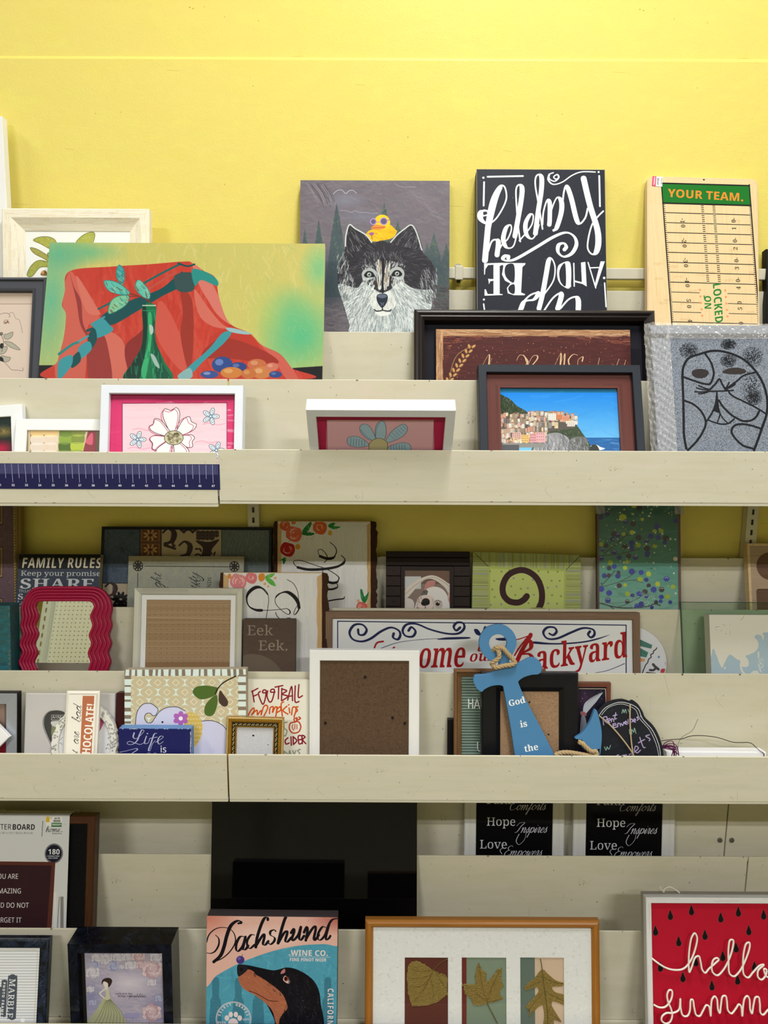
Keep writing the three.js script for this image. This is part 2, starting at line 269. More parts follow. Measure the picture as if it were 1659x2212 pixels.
// stroke alphabet: x advance w, strokes s as x, y pairs; x-height 1, ascenders 2, descenders -1
const SCRIPT = {
  a: { w: 1, s: [[0.75, 0.8, 0.45, 1, 0.1, 0.6, 0.15, 0.1, 0.45, 0.05, 0.75, 0.6, 0.8, 0.95, 0.75, 0.3, 0.85, 0, 1.05, 0.25]] },
  b: { w: 0.9, s: [[0, 0.25, 0.3, 1.2, 0.4, 1.9, 0.25, 1.9, 0.15, 1, 0.2, 0.1, 0.5, 0, 0.75, 0.4, 0.65, 0.85, 0.5, 0.7, 0.9, 0.7]] },
  c: { w: 0.8, s: [[0.7, 0.8, 0.5, 1, 0.15, 0.7, 0.1, 0.25, 0.4, 0, 0.8, 0.25]] },
  d: { w: 1, s: [[0.75, 0.8, 0.45, 1, 0.1, 0.6, 0.15, 0.1, 0.45, 0.05, 0.75, 0.7, 0.9, 1.9], [0.9, 1.9, 0.75, 0.4, 0.85, 0, 1.05, 0.25]] },
  e: { w: 0.75, s: [[0, 0.25, 0.4, 0.5, 0.6, 0.8, 0.4, 1, 0.12, 0.6, 0.15, 0.15, 0.4, 0, 0.8, 0.3]] },
  f: { w: 0.6, s: [[0, 0.25, 0.4, 1, 0.6, 1.8, 0.45, 1.95, 0.3, 1.2, 0.2, 0, 0.1, -0.9, -0.1, -0.8, 0.1, -0.2, 0.6, 0.3]] },
  g: { w: 0.95, s: [[0.75, 0.8, 0.45, 1, 0.1, 0.6, 0.15, 0.1, 0.45, 0.05, 0.75, 0.6, 0.8, 0.95, 0.7, -0.4, 0.4, -1, 0.05, -0.8, 0.4, -0.2, 1, 0.3]] },
  h: { w: 1, s: [[0, 0.25, 0.35, 1.2, 0.45, 1.9, 0.3, 1.95, 0.15, 1, 0.1, 0], [0.1, 0, 0.3, 0.7, 0.55, 1, 0.7, 0.8, 0.65, 0.2, 0.75, 0, 1, 0.25]] },
  i: { w: 0.5, s: [[0, 0.25, 0.25, 0.95, 0.2, 0.3, 0.3, 0, 0.5, 0.25], [0.28, 1.4, 0.32, 1.38]] },
  l: { w: 0.55, s: [[0, 0.25, 0.4, 1.3, 0.45, 1.9, 0.3, 1.95, 0.15, 1, 0.15, 0.2, 0.3, 0, 0.55, 0.25]] },
  m: { w: 1.5, s: [[0, 0.7, 0.15, 1, 0.2, 0.6, 0.15, 0], [0.15, 0, 0.4, 0.8, 0.6, 1, 0.65, 0.6, 0.6, 0], [0.6, 0, 0.85, 0.8, 1.05, 1, 1.15, 0.7, 1.1, 0.15, 1.25, 0, 1.5, 0.25]] },
  n: { w: 1.05, s: [[0, 0.7, 0.15, 1, 0.2, 0.6, 0.15, 0], [0.15, 0, 0.4, 0.8, 0.6, 1, 0.7, 0.7, 0.65, 0.15, 0.8, 0, 1.05, 0.25]] },
  o: { w: 0.9, s: [[0.5, 1, 0.15, 0.7, 0.15, 0.2, 0.45, 0, 0.75, 0.4, 0.65, 0.9, 0.45, 0.95, 0.9, 0.75]] },
  p: { w: 0.95, s: [[0, 0.5, 0.25, 1, 0.2, 0.2, 0.1, -0.9], [0.15, 0, 0.3, 0.8, 0.6, 1, 0.8, 0.6, 0.6, 0.05, 0.3, 0.1, 0.95, 0.2]] },
  r: { w: 0.7, s: [[0, 0.25, 0.2, 1.05, 0.45, 0.9, 0.4, 0.3, 0.5, 0, 0.7, 0.25]] },
  s: { w: 0.6, s: [[0, 0.25, 0.35, 1.05, 0.3, 0.8, 0.5, 0.35, 0.35, 0, 0.1, 0.1, 0.6, 0.25]] },
  t: { w: 0.6, s: [[0, 0.25, 0.3, 1, 0.35, 1.6, 0.25, 0.8, 0.2, 0.2, 0.35, 0, 0.6, 0.25], [0.05, 1.15, 0.6, 1.2]] },
  u: { w: 1, s: [[0, 0.5, 0.2, 1, 0.15, 0.3, 0.35, 0, 0.65, 0.5, 0.75, 1, 0.7, 0.3, 0.8, 0, 1, 0.25]] },
  w: { w: 1.2, s: [[0, 0.6, 0.2, 1, 0.2, 0.2, 0.4, 0, 0.6, 0.8, 0.6, 0.2, 0.8, 0, 1, 0.9, 1.2, 0.85]] },
  y: { w: 0.95, s: [[0, 0.5, 0.2, 1, 0.15, 0.3, 0.35, 0, 0.65, 0.5, 0.8, 1, 0.65, -0.4, 0.35, -1, 0.05, -0.7, 0.5, -0.1, 1, 0.3]] },
  C: { w: 1.4, s: [[1.4, 1.7, 1.2, 2, 0.6, 1.8, 0.1, 1, 0.3, 0.1, 0.8, 0, 1.4, 0.35]] },
  I: { w: 1.0, s: [[-0.3, 1.3, 0.1, 1.9, 1, 1.95, 0.6, 1.2, 0.3, 0.2, -0.1, 0]] },
  E: { w: 1.2, s: [[1.2, 1.8, 0.8, 2.05, 0.3, 1.7, 0.6, 1.1, 0.9, 1.15, 0.3, 0.9, 0.1, 0.3, 0.5, 0, 1.2, 0.3]] },
  L: { w: 1.3, s: [[-0.3, 1.1, 0, 1.3, 0.6, 1.9, 0.8, 2.3, 0.6, 2.3, 0.5, 1.2, 0.2, 0.1, -0.2, 0, -0.1, 0.25, 0.5, 0, 1.2, 0.2]] },
};

// ---------------------------------------------------------------- the room
const SEAM = 2.452;
function uvMetres(g, s = 1) { const p = g.attributes.position, n = g.attributes.normal, u = []; for (let i = 0; i < p.count; i++) { const nx = Math.abs(n.getX(i)), ny = Math.abs(n.getY(i)); if (ny > 0.7) u.push(p.getX(i) * s, p.getZ(i) * s); else if (nx > 0.7) u.push(p.getZ(i) * s, p.getY(i) * s); else u.push(p.getX(i) * s, p.getY(i) * s); } g.setAttribute('uv', new THREE.Float32BufferAttribute(u, 2)); return g; }
{
  const sh = new THREE.Shape([[0, 0], [0.0, SEAM - 0.003], [-0.0006, SEAM - 0.001], [-0.0032, SEAM + 0.0028], [-0.0045, SEAM + 0.004], [-0.0045, 4.2], [-0.12, 4.2], [-0.12, 0]].map((p) => new THREE.Vector2(p[0], p[1])));
  const g = new THREE.ExtrudeGeometry(sh, { depth: 10, bevelEnabled: false }); g.rotateY(-Math.PI / 2); g.translate(5, 0, 0);   // section swept along x, z towards the room
  // after the turn the section's x runs along +z
  const p = g.attributes.position; for (let i = 0; i < p.count; i++) { /* keep */ }
  g.computeVertexNormals(); uvMetres(g, 1);
  structure('wall_back', g, M.wall);
}
const wallPlain = std('#ead973', 0.6), floorM = std('#4b4741', 0.4), ceilM = std('#6f6f6c', 0.9);
structure('wall_left', box(-5.12, -5, 0, 4.2, -0.12, 11.12), wallPlain);
structure('wall_right', box(5, 5.12, 0, 4.2, -0.12, 11.12), wallPlain);
structure('wall_front', box(-5, 5, 0, 4.2, 11, 11.12), wallPlain);
structure('floor', box(-5.12, 5.12, -0.1, 0, -0.12, 11.12), floorM);
structure('ceiling', box(-5.12, 5.12, 4.2, 4.3, -0.12, 11.12), ceilM);

// ceiling lamps: housing, two tubes, and a light of the same size just under them
LAMPS.forEach(([lx, lz, pw, turned], i) => {
  const g = new THREE.Group(); g.name = numbered('ceiling_lamp'); g.position.set(lx, LAMP_Y, lz); if (turned) g.rotation.y = Math.PI / 2; scene.add(g);
  tag(g, turned ? 'white strip ceiling lamp with two fluorescent tubes, set square to the yellow wall' : 'white strip ceiling lamp with two fluorescent tubes, running along the aisle', 'lamp', turned ? 'strip lamps square to the wall' : 'strip lamps along the aisle');
  mesh('housing', rbox(-LAMP_L / 2 - 0.03, LAMP_L / 2 + 0.03, 0.02, 0.09, -LAMP_W / 2, LAMP_W / 2, 0.01), std('#e8e8e6', 0.5), g);
  mesh('hanger', box(-0.4, -0.39, 0.09, 0.34, -0.005, 0.005), M.white, g); mesh('hanger', box(0.39, 0.4, 0.09, 0.34, -0.005, 0.005), M.white, g);
  for (const s of [-1, 1]) {
    const t = new THREE.CylinderGeometry(0.017, 0.017, LAMP_L, 12); t.rotateZ(Math.PI / 2); t.translate(0, 0, s * 0.09); mesh('tube', t, new THREE.MeshStandardMaterial({ color: '#ffffff', emissive: '#fffaf0', emissiveIntensity: 6 }), g);
    const L = new THREE.RectAreaLight(new THREE.Color(1, 0.985, 0.95), pw, turned ? 0.06 : LAMP_L, turned ? LAMP_L : 0.06); L.name = 'tube_light'; L.position.set(lx + (turned ? s * 0.09 : 0), LAMP_Y - 0.025, lz + (turned ? 0 : s * 0.09)); L.rotation.x = -Math.PI / 2; scene.add(L);
  }
});

// gondola across the aisle (seen in the mirror and in the black glass)
{
  const g = new THREE.Group(); g.name = 'pegboard_gondola'; g.position.set(0, 0, 3.0); scene.add(g); tag(g, 'white pegboard gondola with slotted steel uprights across the aisle', 'gondola');
  // punched board: every hole is cut, with the rear sheet a hand's breadth behind
  const pos = [], P = 0.0254, hr = 0.0033, x0 = -2.02, y0 = 0.16, nx = 152, ny = 82, oct = []; for (let i = 0; i < 8; i++) oct.push([Math.cos((i + 0.5) * Math.PI / 4) * hr, Math.sin((i + 0.5) * Math.PI / 4) * hr]);
  const sq = [[1, 1], [-1, 1], [-1, -1], [1, -1]].map((p) => [p[0] * P / 2, p[1] * P / 2]);
  for (let j = 0; j < ny; j++) for (let i = 0; i < nx; i++) {
    const cx = x0 + (i + 0.5) * P, cy = y0 + (j + 0.5) * P; const tri = (a, b, c) => pos.push(cx + a[0], cy + a[1], 0, cx + c[0], cy + c[1], 0, cx + b[0], cy + b[1], 0);
    for (let k = 0; k < 4; k++) { const c = sq[k], d = sq[(k + 1) % 4], o0 = oct[2 * k], o1 = oct[2 * k + 1], o2 = oct[(2 * k + 2) % 8]; tri(c, o1, o0); tri(c, d, o1); tri(d, o2, o1); }
  }
  const pg = new THREE.BufferGeometry(); pg.setAttribute('position', new THREE.Float32BufferAttribute(pos, 3)); pg.computeVertexNormals();
  mesh('pegboard', pg, std('#dfe1d6', 0.6), g); mesh('rear_sheet', box(-2.02, 1.84, 0.15, 2.25, 0.06, 0.075), std('#a89a80', 0.8), g); mesh('top_cap', rbox(-2.05, 1.87, 2.24, 2.27, -0.012, 0.08, 0.003), std('#cfd6d4', 0.4), g);
  for (const x of [-2.05, -0.72, 0.56, 1.83]) {
    const sh = new THREE.Shape([[0, 0], [0.05, 0], [0.05, 2.3], [0, 2.3]].map((p) => new THREE.Vector2(p[0], p[1]))); for (let y = 0.2; y < 2.25; y += 0.0508) sh.holes.push(new THREE.Path([[0.02, y], [0.02, y + 0.028], [0.03, y + 0.028], [0.03, y]].map((p) => new THREE.Vector2(p[0], p[1]))));
    const e = new THREE.ExtrudeGeometry(sh, { depth: 0.002, bevelEnabled: false }); e.translate(x, 0, -0.047); mesh('upright', mergeGeometries([e.toNonIndexed ? e : e, box(x, x + 0.002, 0, 2.3, -0.045, -0.001).toNonIndexed(), box(x + 0.048, x + 0.05, 0, 2.3, -0.045, -0.001).toNonIndexed()]), std('#cfd6d4', 0.4), g);
  }
  mesh('base', rbox(-2.05, 1.9, 0, 0.16, -0.4, 0.4, 0.01), std('#c9c5b5', 0.5), g);
}

// slotted wall uprights
for (const [i, bx] of [XB[1], XB[2]].entries()) {
  const w = 0.027, y0 = 0.2, y1 = 1.945; const sh = new THREE.Shape(); sh.moveTo(-w / 2, y0); sh.lineTo(w / 2, y0); sh.lineTo(w / 2, y1); sh.lineTo(-w / 2, y1); sh.closePath();
  for (let y = y0 + 0.03; y < y1 - 0.03; y += 0.0254) { const h = new THREE.Path(); h.moveTo(-0.003, y); h.lineTo(-0.003, y + 0.0135); h.lineTo(0.003, y + 0.0135); h.lineTo(0.003, y); h.closePath(); sh.holes.push(h); }
  const g = new THREE.Group(); g.name = numbered('wall_upright'); g.position.set(bx, 0, 0); scene.add(g);
  tag(g, i ? 'slotted cream steel upright behind the wooden game board' : 'slotted cream steel upright above the damask picture', 'upright');
  const f = new THREE.ExtrudeGeometry(sh, { depth: 0.002, bevelEnabled: false }); f.translate(0, 0, 0.024); mesh('face', f, M.metalPlain, g);
  mesh('channel', mergeGeometries([box(-w / 2, -w / 2 + 0.002, y0, y1, 0.0, 0.024), box(w / 2 - 0.002, w / 2, y0, y1, 0.0, 0.024)]), M.metalPlain, g);
  mesh('channel_back', box(-w / 2, w / 2, y0, y1, 0.0, 0.001), M.metalPlain, g);
}
// rail with its clamp on the wall above the top shelf
{
  const g = new THREE.Group(); g.name = 'wall_rail'; scene.add(g); tag(g, 'cream steel cross rail clamped to the yellow wall behind the lettered block sign', 'rail');
  const y = CAMY + 0.237, x0 = XB[1] + 0.4, z = 0.036;
  g.position.set(0, y, 0);
  mesh('bar', rbox(-0.31, 0.97, -0.0125, 0.0125, z - 0.02, z, 0.0025), M.metalPlain, g);
  for (const cx of [0.170]) {
    mesh('clamp', rbox(cx - 0.009, cx + 0.009, -0.0155, 0.016, z - 0.024, z + 0.003, 0.002), M.metalPlain, g);
    const c = new THREE.CylinderGeometry(0.009, 0.009, 0.02, 20); c.rotateX(Math.PI / 2); c.translate(cx - 0.002, 0.013, z - 0.018); mesh('boss', c, std('#b9b6ac', 0.35, 0.6), g);
    const b = new THREE.CylinderGeometry(0.0045, 0.0045, 0.006, 10); b.translate(cx, -0.018, z - 0.008); mesh('screw', b, std('#2a2118', 0.4, 0.6), g);
  }
}
// stepped shelves: three shelves in each of three bays
const SHELF_LABEL = [
  ['stepped cream metal shelf with a blue measuring strip along its front lip', 'stepped cream metal shelf carrying the wolf painting and the seaside village picture', 'stepped cream metal shelf beyond the plastic wrapped panda canvas'],
  ['stepped cream metal shelf carrying the pink wavy mirror and elephant canvas', 'stepped cream metal shelf carrying the backyard sign and blue anchor', 'stepped cream metal shelf beyond the wooden game board'],
  ['stepped cream metal shelf carrying the boxed letter board and marbled frames', 'stepped cream metal shelf carrying the twin Hope signs and gold leaf picture', 'stepped cream metal shelf beyond the red watermelon sign'],
];
function panelGeo(x0, x1, y0, y1, z, off) {                     // a folded sheet: face, rolled top edge, hem at the bottom
  const g = rbox(x0, x1, y0, y1, z - 0.004, z, 0.0012, 1); uvMetres(g, 1); const uv = g.attributes.uv, p = g.attributes.position;
  for (let i = 0; i < uv.count; i++) uv.setXY(i, (p.getX(i) + off) / 1.22, (p.getY(i) - y0) / (y1 - y0)); return g;
}
for (let u = 0; u < 3; u++) for (let b = 0; b < 3; b++) {
  const g = new THREE.Group(); g.name = numbered('stepped_shelf'); scene.add(g); tag(g, SHELF_LABEL[u][b], 'shelf');
  const x0 = XB[b] + 0.0015, x1 = XB[b + 1] - 0.0015, lo = (b === 0 && u === 0) ? -0.006 : 0;
  for (let k = 0; k < 4; k++) {
    const yTop = TOPS[u][k] + (k === 3 ? lo : 0), yBot = k < 3 ? deckY(u, k + 1) : deckY(u, 3) + lo;
    mesh('front_panel', panelGeo(x0, x1, yBot, yTop, PZ[k], rr(0, 9)), M.metal, g);
    if (k > 0) mesh('deck', box(x0, x1, deckY(u, k) - 0.003, deckY(u, k), PZ[k - 1], PZ[k] - 0.004), M.metalPlain, g);
  }
  mesh('hem', rbox(x0, x1, deckY(u, 3) - 0.006 + lo, deckY(u, 3) + lo, PZ[3] - 0.02, PZ[3] - 0.001, 0.001, 1), M.metalPlain, g);
  for (const s of [x0, x1 - 0.002]) {                           // side brackets, cut to the steps
    const sh = new THREE.Shape(); sh.moveTo(0.027, TOPS[u][0] - 0.02); sh.lineTo(PZ[0] - 0.005, TOPS[u][0] - 0.02); for (let k = 1; k < 4; k++) { sh.lineTo(PZ[k - 1] - 0.005, deckY(u, k) - 0.003); sh.lineTo(PZ[k] - 0.005, deckY(u, k) - 0.003); } sh.lineTo(PZ[3] - 0.02, deckY(u, 3) - 0.005); sh.lineTo(0.027, deckY(u, 3) - 0.03); sh.closePath();
    const e = new THREE.ExtrudeGeometry(sh, { depth: 0.002, bevelEnabled: false }); e.rotateY(-Math.PI / 2); e.translate(s + 0.002, 0, 0); mesh('side_bracket', e, M.metalPlain, g);
  }
  if (u === 2) for (const sx of b === 1 ? [x1 - 0.014] : b === 2 ? [x0 + 0.014] : []) { const c = new THREE.CylinderGeometry(0.006, 0.0065, 0.004, 14); c.rotateX(Math.PI / 2); c.translate(sx, TOPS[2][0] - 0.125, PZ[0] + 0.002); mesh('screw', c, std('#8f8c84', 0.35, 0.7), g); }
}
// measuring strip on the lip
{
  const n = new THREE.Vector3(0, 0, 1), p = new THREE.Vector3(0, 0, PZ[3] + 0.0004); const a = hitPlane(474, 1003, p, n), b = hitPlane(474, 1058, p, n), c = hitPlane(-40, 1000, p, n);
  const W = a.x - c.x, H = a.y - b.y, cv = canvas(2048, 222), x = cv.getContext('2d'); x.fillStyle = '#06074c'; x.fillRect(0, 0, 2048, 222);
  const inch = (hitPlane(460, 1030, p, n).x - hitPlane(27, 1030, p, n).x) / 15, k = 2048 / W, x47 = (hitPlane(460, 1030, p, n).x - c.x) * k;
  x.strokeStyle = '#c9cdee'; x.fillStyle = '#e8eaf6'; x.textAlign = 'center'; x.font = 'bold 26px sans-serif';
  for (let i = 47 * 16 + 6; i > 28 * 16; i--) { const px = x47 + (i / 16 - 47) * inch * k; const t = i % 16 === 0 ? 165 : i % 8 === 0 ? 128 : 90; x.lineWidth = i % 8 === 0 ? 3.4 : 2.2; x.globalAlpha = i % 8 === 0 ? 1 : 0.62; x.beginPath(); x.moveTo(px, 4); x.lineTo(px, t); x.stroke(); x.globalAlpha = 1; if (i % 16 === 0) x.fillText(String(i / 16), px, 198); }
  const m = mesh('measuring_strip', (() => { const g = new THREE.BoxGeometry(W, H, 0.0006); g.translate(0, 0, 0.0003); return g; })(), new THREE.MeshStandardMaterial({ map: texOf(cv), roughness: 0.45 }));
  m.position.set((a.x + c.x) / 2, (a.y + b.y) / 2, PZ[3] + 0.0001); tag(m, 'dark blue printed inch ruler strip stuck to the shelf lip', 'ruler');
}

// ---------------------------------------------------------------- top shelf, rear step
const canvasSide = std('#e7e3d8', 0.8);
function body(it, mat, inset = 0, r = 0.0015, name = 'body') { return mesh(name, rbox(-it.W / 2 + inset, it.W / 2 - inset, inset, it.H - inset, -it.th, -0.0004, r), mat, it.g); }
function framed(it, prof, mat, bd, name = 'frame') {              // frame plus backboard; returns inner rectangle
  mesh(name, frameGeo(it.W, it.H, prof), mat, it.g); const d = prof.reduce((m, p) => Math.max(m, p[0]), 0);
  return { u0: -it.W / 2 + d, u1: it.W / 2 - d, v0: d, v1: it.H - d, d };
}
function innerArt(it, q, z, opts = {}) { return new Art(it, { u0: q.u0 - 0.001, u1: q.u1 + 0.001, v0: q.v0 - 0.001, v1: q.v1 + 0.001, z, ...opts }); }

{ // tall white frame at the edge of the picture
  const it = lean('picture_frame', 'tall white framed picture leaning on the yellow wall behind the palm print', 'picture', { u: 0, k: 1, x: [-330, 4], top: 250, th: 0.022, a: 3, dz: 0.0 });
  const q = framed(it, flatFrame(0.028, 0.022), M.white); const A = innerArt(it, q, -0.008, { bg: '#dfe4ea', res: 500 }); A.put('print', 0.6); mesh('backing', box(q.u0, q.u1, q.v0, q.v1, -0.022, -0.010), M.kraft, it.g);
}
{ // palm print in a crackled cream frame
  const it = lean('picture_frame', 'palm leaf print in a crackled cream wooden frame', 'picture', { u: 0, k: 1, x: [3, 322], top: 450, th: 0.022, a: 7.5, dz: 0.042 });
  const crack = canvas(1024, 256), x = crack.getContext('2d'); x.fillStyle = '#efe9d6'; x.fillRect(0, 0, 1024, 256);
  for (let i = 0; i < 260; i++) { x.strokeStyle = css(165, 140, 95, rr(0.15, 0.5)); x.lineWidth = rr(0.6, 1.6); const a = rr(0, 1024), b = rr(0, 256), l = rr(30, 190); x.beginPath(); x.moveTo(a, b); x.lineTo(a + l * 0.5, b + rr(-3, 3)); x.lineTo(a + l, b + rr(-3, 3)); if (rnd() < 0.5) x.lineTo(a + l + rr(-4, 4), b + rr(6, 22)); x.stroke(); }
  for (let i = 0; i < 40; i++) { x.fillStyle = css(222, 205, 165, 0.25); x.fillRect(rr(0, 1024), rr(0, 256), rr(40, 200), rr(3, 16)); }
  const t = texOf(crack, true, true); t.repeat.set(3, 12);
  const q = framed(it, [[0, -0.022], [0, -0.002], [0.002, 0], [0.020, 0], [0.032, -0.006], [0.046, -0.011], [0.046, -0.022]], new THREE.MeshStandardMaterial({ map: t, roughness: 0.6 }));
  const A = innerArt(it, q, -0.0125, { bg: '#eef0ee' }).from(0, 240, 4.879);
  const leaf = (p, c1, c2) => { A.fill(c1, p); A.line('rgba(70,78,26,0.9)', 5, p, true, true); A.brush(70, p, [c2, '#6f7d2c', '#c9c768', '#9a7d36'], { len: 26, w: 5, ang: 30, alpha: 0.55 }); };
  leaf([350, 1360, 430, 1325, 530, 1330, 590, 1375, 600, 1480, 520, 1450, 430, 1400], '#a9ab4e', '#d2d08a');
  leaf([320, 1440, 400, 1460, 520, 1540, 560, 1620, 470, 1560, 360, 1500], '#a3a052', '#8c6b3a');
  leaf([800, 1390, 870, 1310, 960, 1275, 1000, 1300, 970, 1400, 880, 1420], '#a8b053', '#d9d683');
  leaf([285, 1730, 320, 1640, 400, 1575, 500, 1590, 520, 1640, 420, 1650, 340, 1740], '#a3a850', '#6f7d3a');
  leaf([500, 1500, 600, 1500, 640, 1600, 700, 1740, 620, 1740, 540, 1600], '#9aa24a', '#d2d08a');
  A.fill('#8a6a3c', [430, 1730, 440, 1690, 480, 1680, 500, 1730]); A.dot('#c99a5a', 450, 1700, 16); A.dot('#7a4a2c', 480, 1700, 12);
  A.put('print', 0.55);
}
{ // wolf painting
  const it = lean('canvas_painting', 'square painting of a grey wolf with a yellow duck in sunglasses on its head', 'painting', { u: 0, k: 1, x: [649, 971.5], top: 390, th: 0.018, a: 10, dz: 0.008 });
  body(it, std('#3c3a40', 0.8));
  const A = new Art(it, { bg: '#6d6771', res: 3200 }).from(640, 380, 4.879);
  A.brush(900, [0, 0, 1659, 0, 1659, 900, 0, 900], ['#7b747d', '#625d68', '#767a86', '#847b80'], { len: 90, w: 22, ang: 10, jit: 0.5, alpha: 0.22 });
  A.soft('rgba(128,130,148,0.8)', 520, 260, 260, 110); A.soft('rgba(120,122,140,0.7)', 700, 430, 380, 90); A.soft('rgba(120,112,118,0.5)', 1300, 250, 300, 160);
  A.line('rgba(190,196,212,0.75)', 7, [390, 190, 430, 155, 480, 150, 520, 185, 560, 155, 600, 155, 635, 182]).line('rgba(170,176,196,0.6)', 6, [460, 365, 520, 365, 580, 385, 610, 370, 680, 385, 740, 385, 800, 395, 860, 390]).line('rgba(200,205,215,0.5)', 4, [1040, 80, 1090, 110, 1180, 118, 1260, 116]);
  for (let i = 0; i < 26; i++) A.line(rnd() < 0.5 ? 'rgba(60,56,64,0.5)' : 'rgba(150,146,156,0.4)', 5, [100 + i * 8, 70 + rr(0, 30), 170 + i * 8, 170 + rr(0, 40), 230 + i * 7, 270 + rr(-20, 60)]);
  for (let i = 0; i < 30; i++) A.line('rgba(140,136,148,0.35)', 5, [1150 + rr(-60, 60) + i * 14, 130 + i * 12, 1250 + i * 11, 170 + i * 12 + rr(-20, 20), 1330 + i * 9, 140 + i * 13]);
  const tree = (x, y, w, h, c) => { const p = [x, y, x + w * 0.25, y + h * 0.35, x + w * 0.5, y + h, x - w * 0.5, y + h, x - w * 0.22, y + h * 0.35]; A.fill(c, p, false); A.brush(260, p, ['#41564f', '#566b5c', '#38484a', '#4c5f62', '#6a7a60'], { len: 30, w: 9, ang: 80, jit: 0.9, alpha: 0.6 }); };
  tree(425, 280, 260, 1000, '#45545a'); tree(235, 470, 190, 800, '#46565c'); tree(90, 560, 170, 700, '#44535a'); tree(925, 275, 150, 500, '#4c5a58'); tree(1070, 470, 170, 500, '#515f60'); tree(1450, 590, 260, 700, '#4d5b5e'); tree(1580, 700, 260, 700, '#4a5659'); tree(1380, 700, 240, 600, '#4d5a5c');
  A.soft('rgba(52,66,78,0.9)', 330, 1150, 330, 420); A.soft('rgba(52,66,78,0.8)', 1450, 1000, 220, 260);
  A.brush(200, [300, 1350, 700, 1350, 700, 1659, 300, 1659], ['#6e6a70', '#57535c', '#7c777c'], { len: 60, w: 14, ang: 0, alpha: 0.5 }); A.brush(160, [1350, 1150, 1659, 1150, 1659, 1450, 1350, 1450], ['#4f464a', '#5f565a', '#3c383e'], { len: 60, w: 14, ang: 20, alpha: 0.6 });
  // duck
  A.fill('#e9b913', [735, 610, 780, 570, 860, 560, 960, 540, 990, 515, 1040, 560, 1060, 590, 1000, 660, 800, 690, 740, 640]); A.dot('#f2c81c', 905, 490, 84, 82);
  A.brush(60, [740, 600, 1050, 560, 1000, 660, 800, 690], ['#f6dc4a', '#cf9a10', '#b98a1a'], { len: 30, w: 6, ang: 20, alpha: 0.6 });
  A.fill('#e08a3a', [790, 545, 830, 515, 880, 520, 940, 530, 930, 555, 860, 570, 800, 560]).line('#a8521c', 6, [800, 548, 860, 545, 930, 540]);
  A.dot('#5d5a78', 812, 482, 28).ring('#b58ad0', 10, 812, 482, 30).dot('#5d5a78', 922, 478, 32).ring('#b58ad0', 10, 922, 478, 36).line('#c07a9a', 7, [842, 488, 885, 486]).line('#7a5a90', 6, [958, 470, 985, 462]).fill('#a05a9a', [765, 605, 800, 595, 820, 605, 800, 630, 780, 625]).line('#5a4a60', 6, [795, 625, 800, 665]);
  // wolf silhouette, then fur
  const head = [560, 510, 620, 560, 730, 620, 810, 700, 900, 680, 980, 700, 1060, 620, 1150, 550, 1215, 515, 1270, 580, 1310, 690, 1330, 800, 1420, 900, 1470, 1020, 1480, 1130, 1440, 1240, 1420, 1400, 1340, 1659, 620, 1659, 560, 1560, 510, 1420, 480, 1300, 440, 1150, 440, 980, 480, 860, 515, 760, 520, 620];
  A.fill('#2c2a31', head);
  const flow = (X, Y) => Math.atan2(Y - 880, (X - 910) * 1.3);
  A.brush(1500, head, ['#1c1b22', '#3a3940', '#55545c', '#26252c'], { len: 60, w: 9, jit: 0.35, alpha: 0.7, flow });
  const muzz = [440, 1150, 520, 1150, 640, 1180, 700, 1120, 780, 1160, 830, 1200, 900, 1230, 990, 1200, 1040, 1150, 1120, 1120, 1220, 1180, 1350, 1200, 1440, 1210, 1420, 1400, 1340, 1659, 620, 1659, 560, 1560, 490, 1330];
  A.fill('#a9b2b4', muzz); A.brush(2200, muzz, ['#dfe8e8', '#c2cccf', '#8d979c', '#eef4f3', '#6f7a82', '#cdd8da'], { len: 55, w: 8, jit: 0.3, alpha: 0.65, flow: (X, Y) => Math.atan2(Y - 1000, (X - 910) * 0.9) });
  A.brush(260, [430, 850, 540, 800, 560, 1000, 640, 1180, 560, 1320, 470, 1250, 440, 1050], ['#c9d1d3', '#8b9296', '#4a4950'], { len: 60, w: 7, jit: 0.25, alpha: 0.7, flow: () => R(105) });
  A.brush(200, [1330, 1000, 1480, 960, 1480, 1250, 1400, 1350, 1300, 1250], ['#b9c1c4', '#70747c', '#3a3940'], { len: 60, w: 7, jit: 0.25, alpha: 0.6, flow: () => R(70) });
  // ears
  const earL = [560, 512, 610, 560, 720, 620, 800, 705, 700, 740, 560, 900, 520, 760, 525, 620]; A.fill('#26252b', earL); A.brush(160, earL, ['#4a4850', '#8f9499', '#2c2a31'], { len: 60, w: 6, ang: 60, jit: 0.3, alpha: 0.6 }); A.line('#c7ced0', 14, [518, 740, 525, 620, 560, 515, 620, 555, 730, 620, 795, 700]);
  const earR = [1215, 515, 1265, 590, 1310, 690, 1320, 780, 1200, 760, 1000, 705, 1060, 620, 1150, 555]; A.fill('#2a2930', earR); A.brush(160, earR, ['#8f9499', '#55545c', '#26252b'], { len: 60, w: 6, ang: 120, jit: 0.3, alpha: 0.6 }); A.line('#c7ced0', 13, [995, 700, 1060, 625, 1140, 560, 1213, 518, 1268, 600, 1322, 780]);
  // face
  A.brush(240, [700, 790, 1130, 790, 1100, 960, 960, 900, 900, 1000, 840, 900, 720, 960], ['#3a3940', '#6e7278', '#1e1d23'], { len: 60, w: 9, ang: 80, jit: 0.6, alpha: 0.7 });
  A.brush(90, [840, 900, 890, 880, 905, 1150, 860, 1180], ['#dfe5e4', '#b9bfc0', '#a58e78'], { len: 60, w: 9, ang: 85, jit: 0.2, alpha: 0.8 }); A.brush(90, [945, 900, 990, 890, 970, 1180, 920, 1180], ['#dfe5e4', '#8a8f92', '#a58e78'], { len: 60, w: 9, ang: 95, jit: 0.2, alpha: 0.8 });
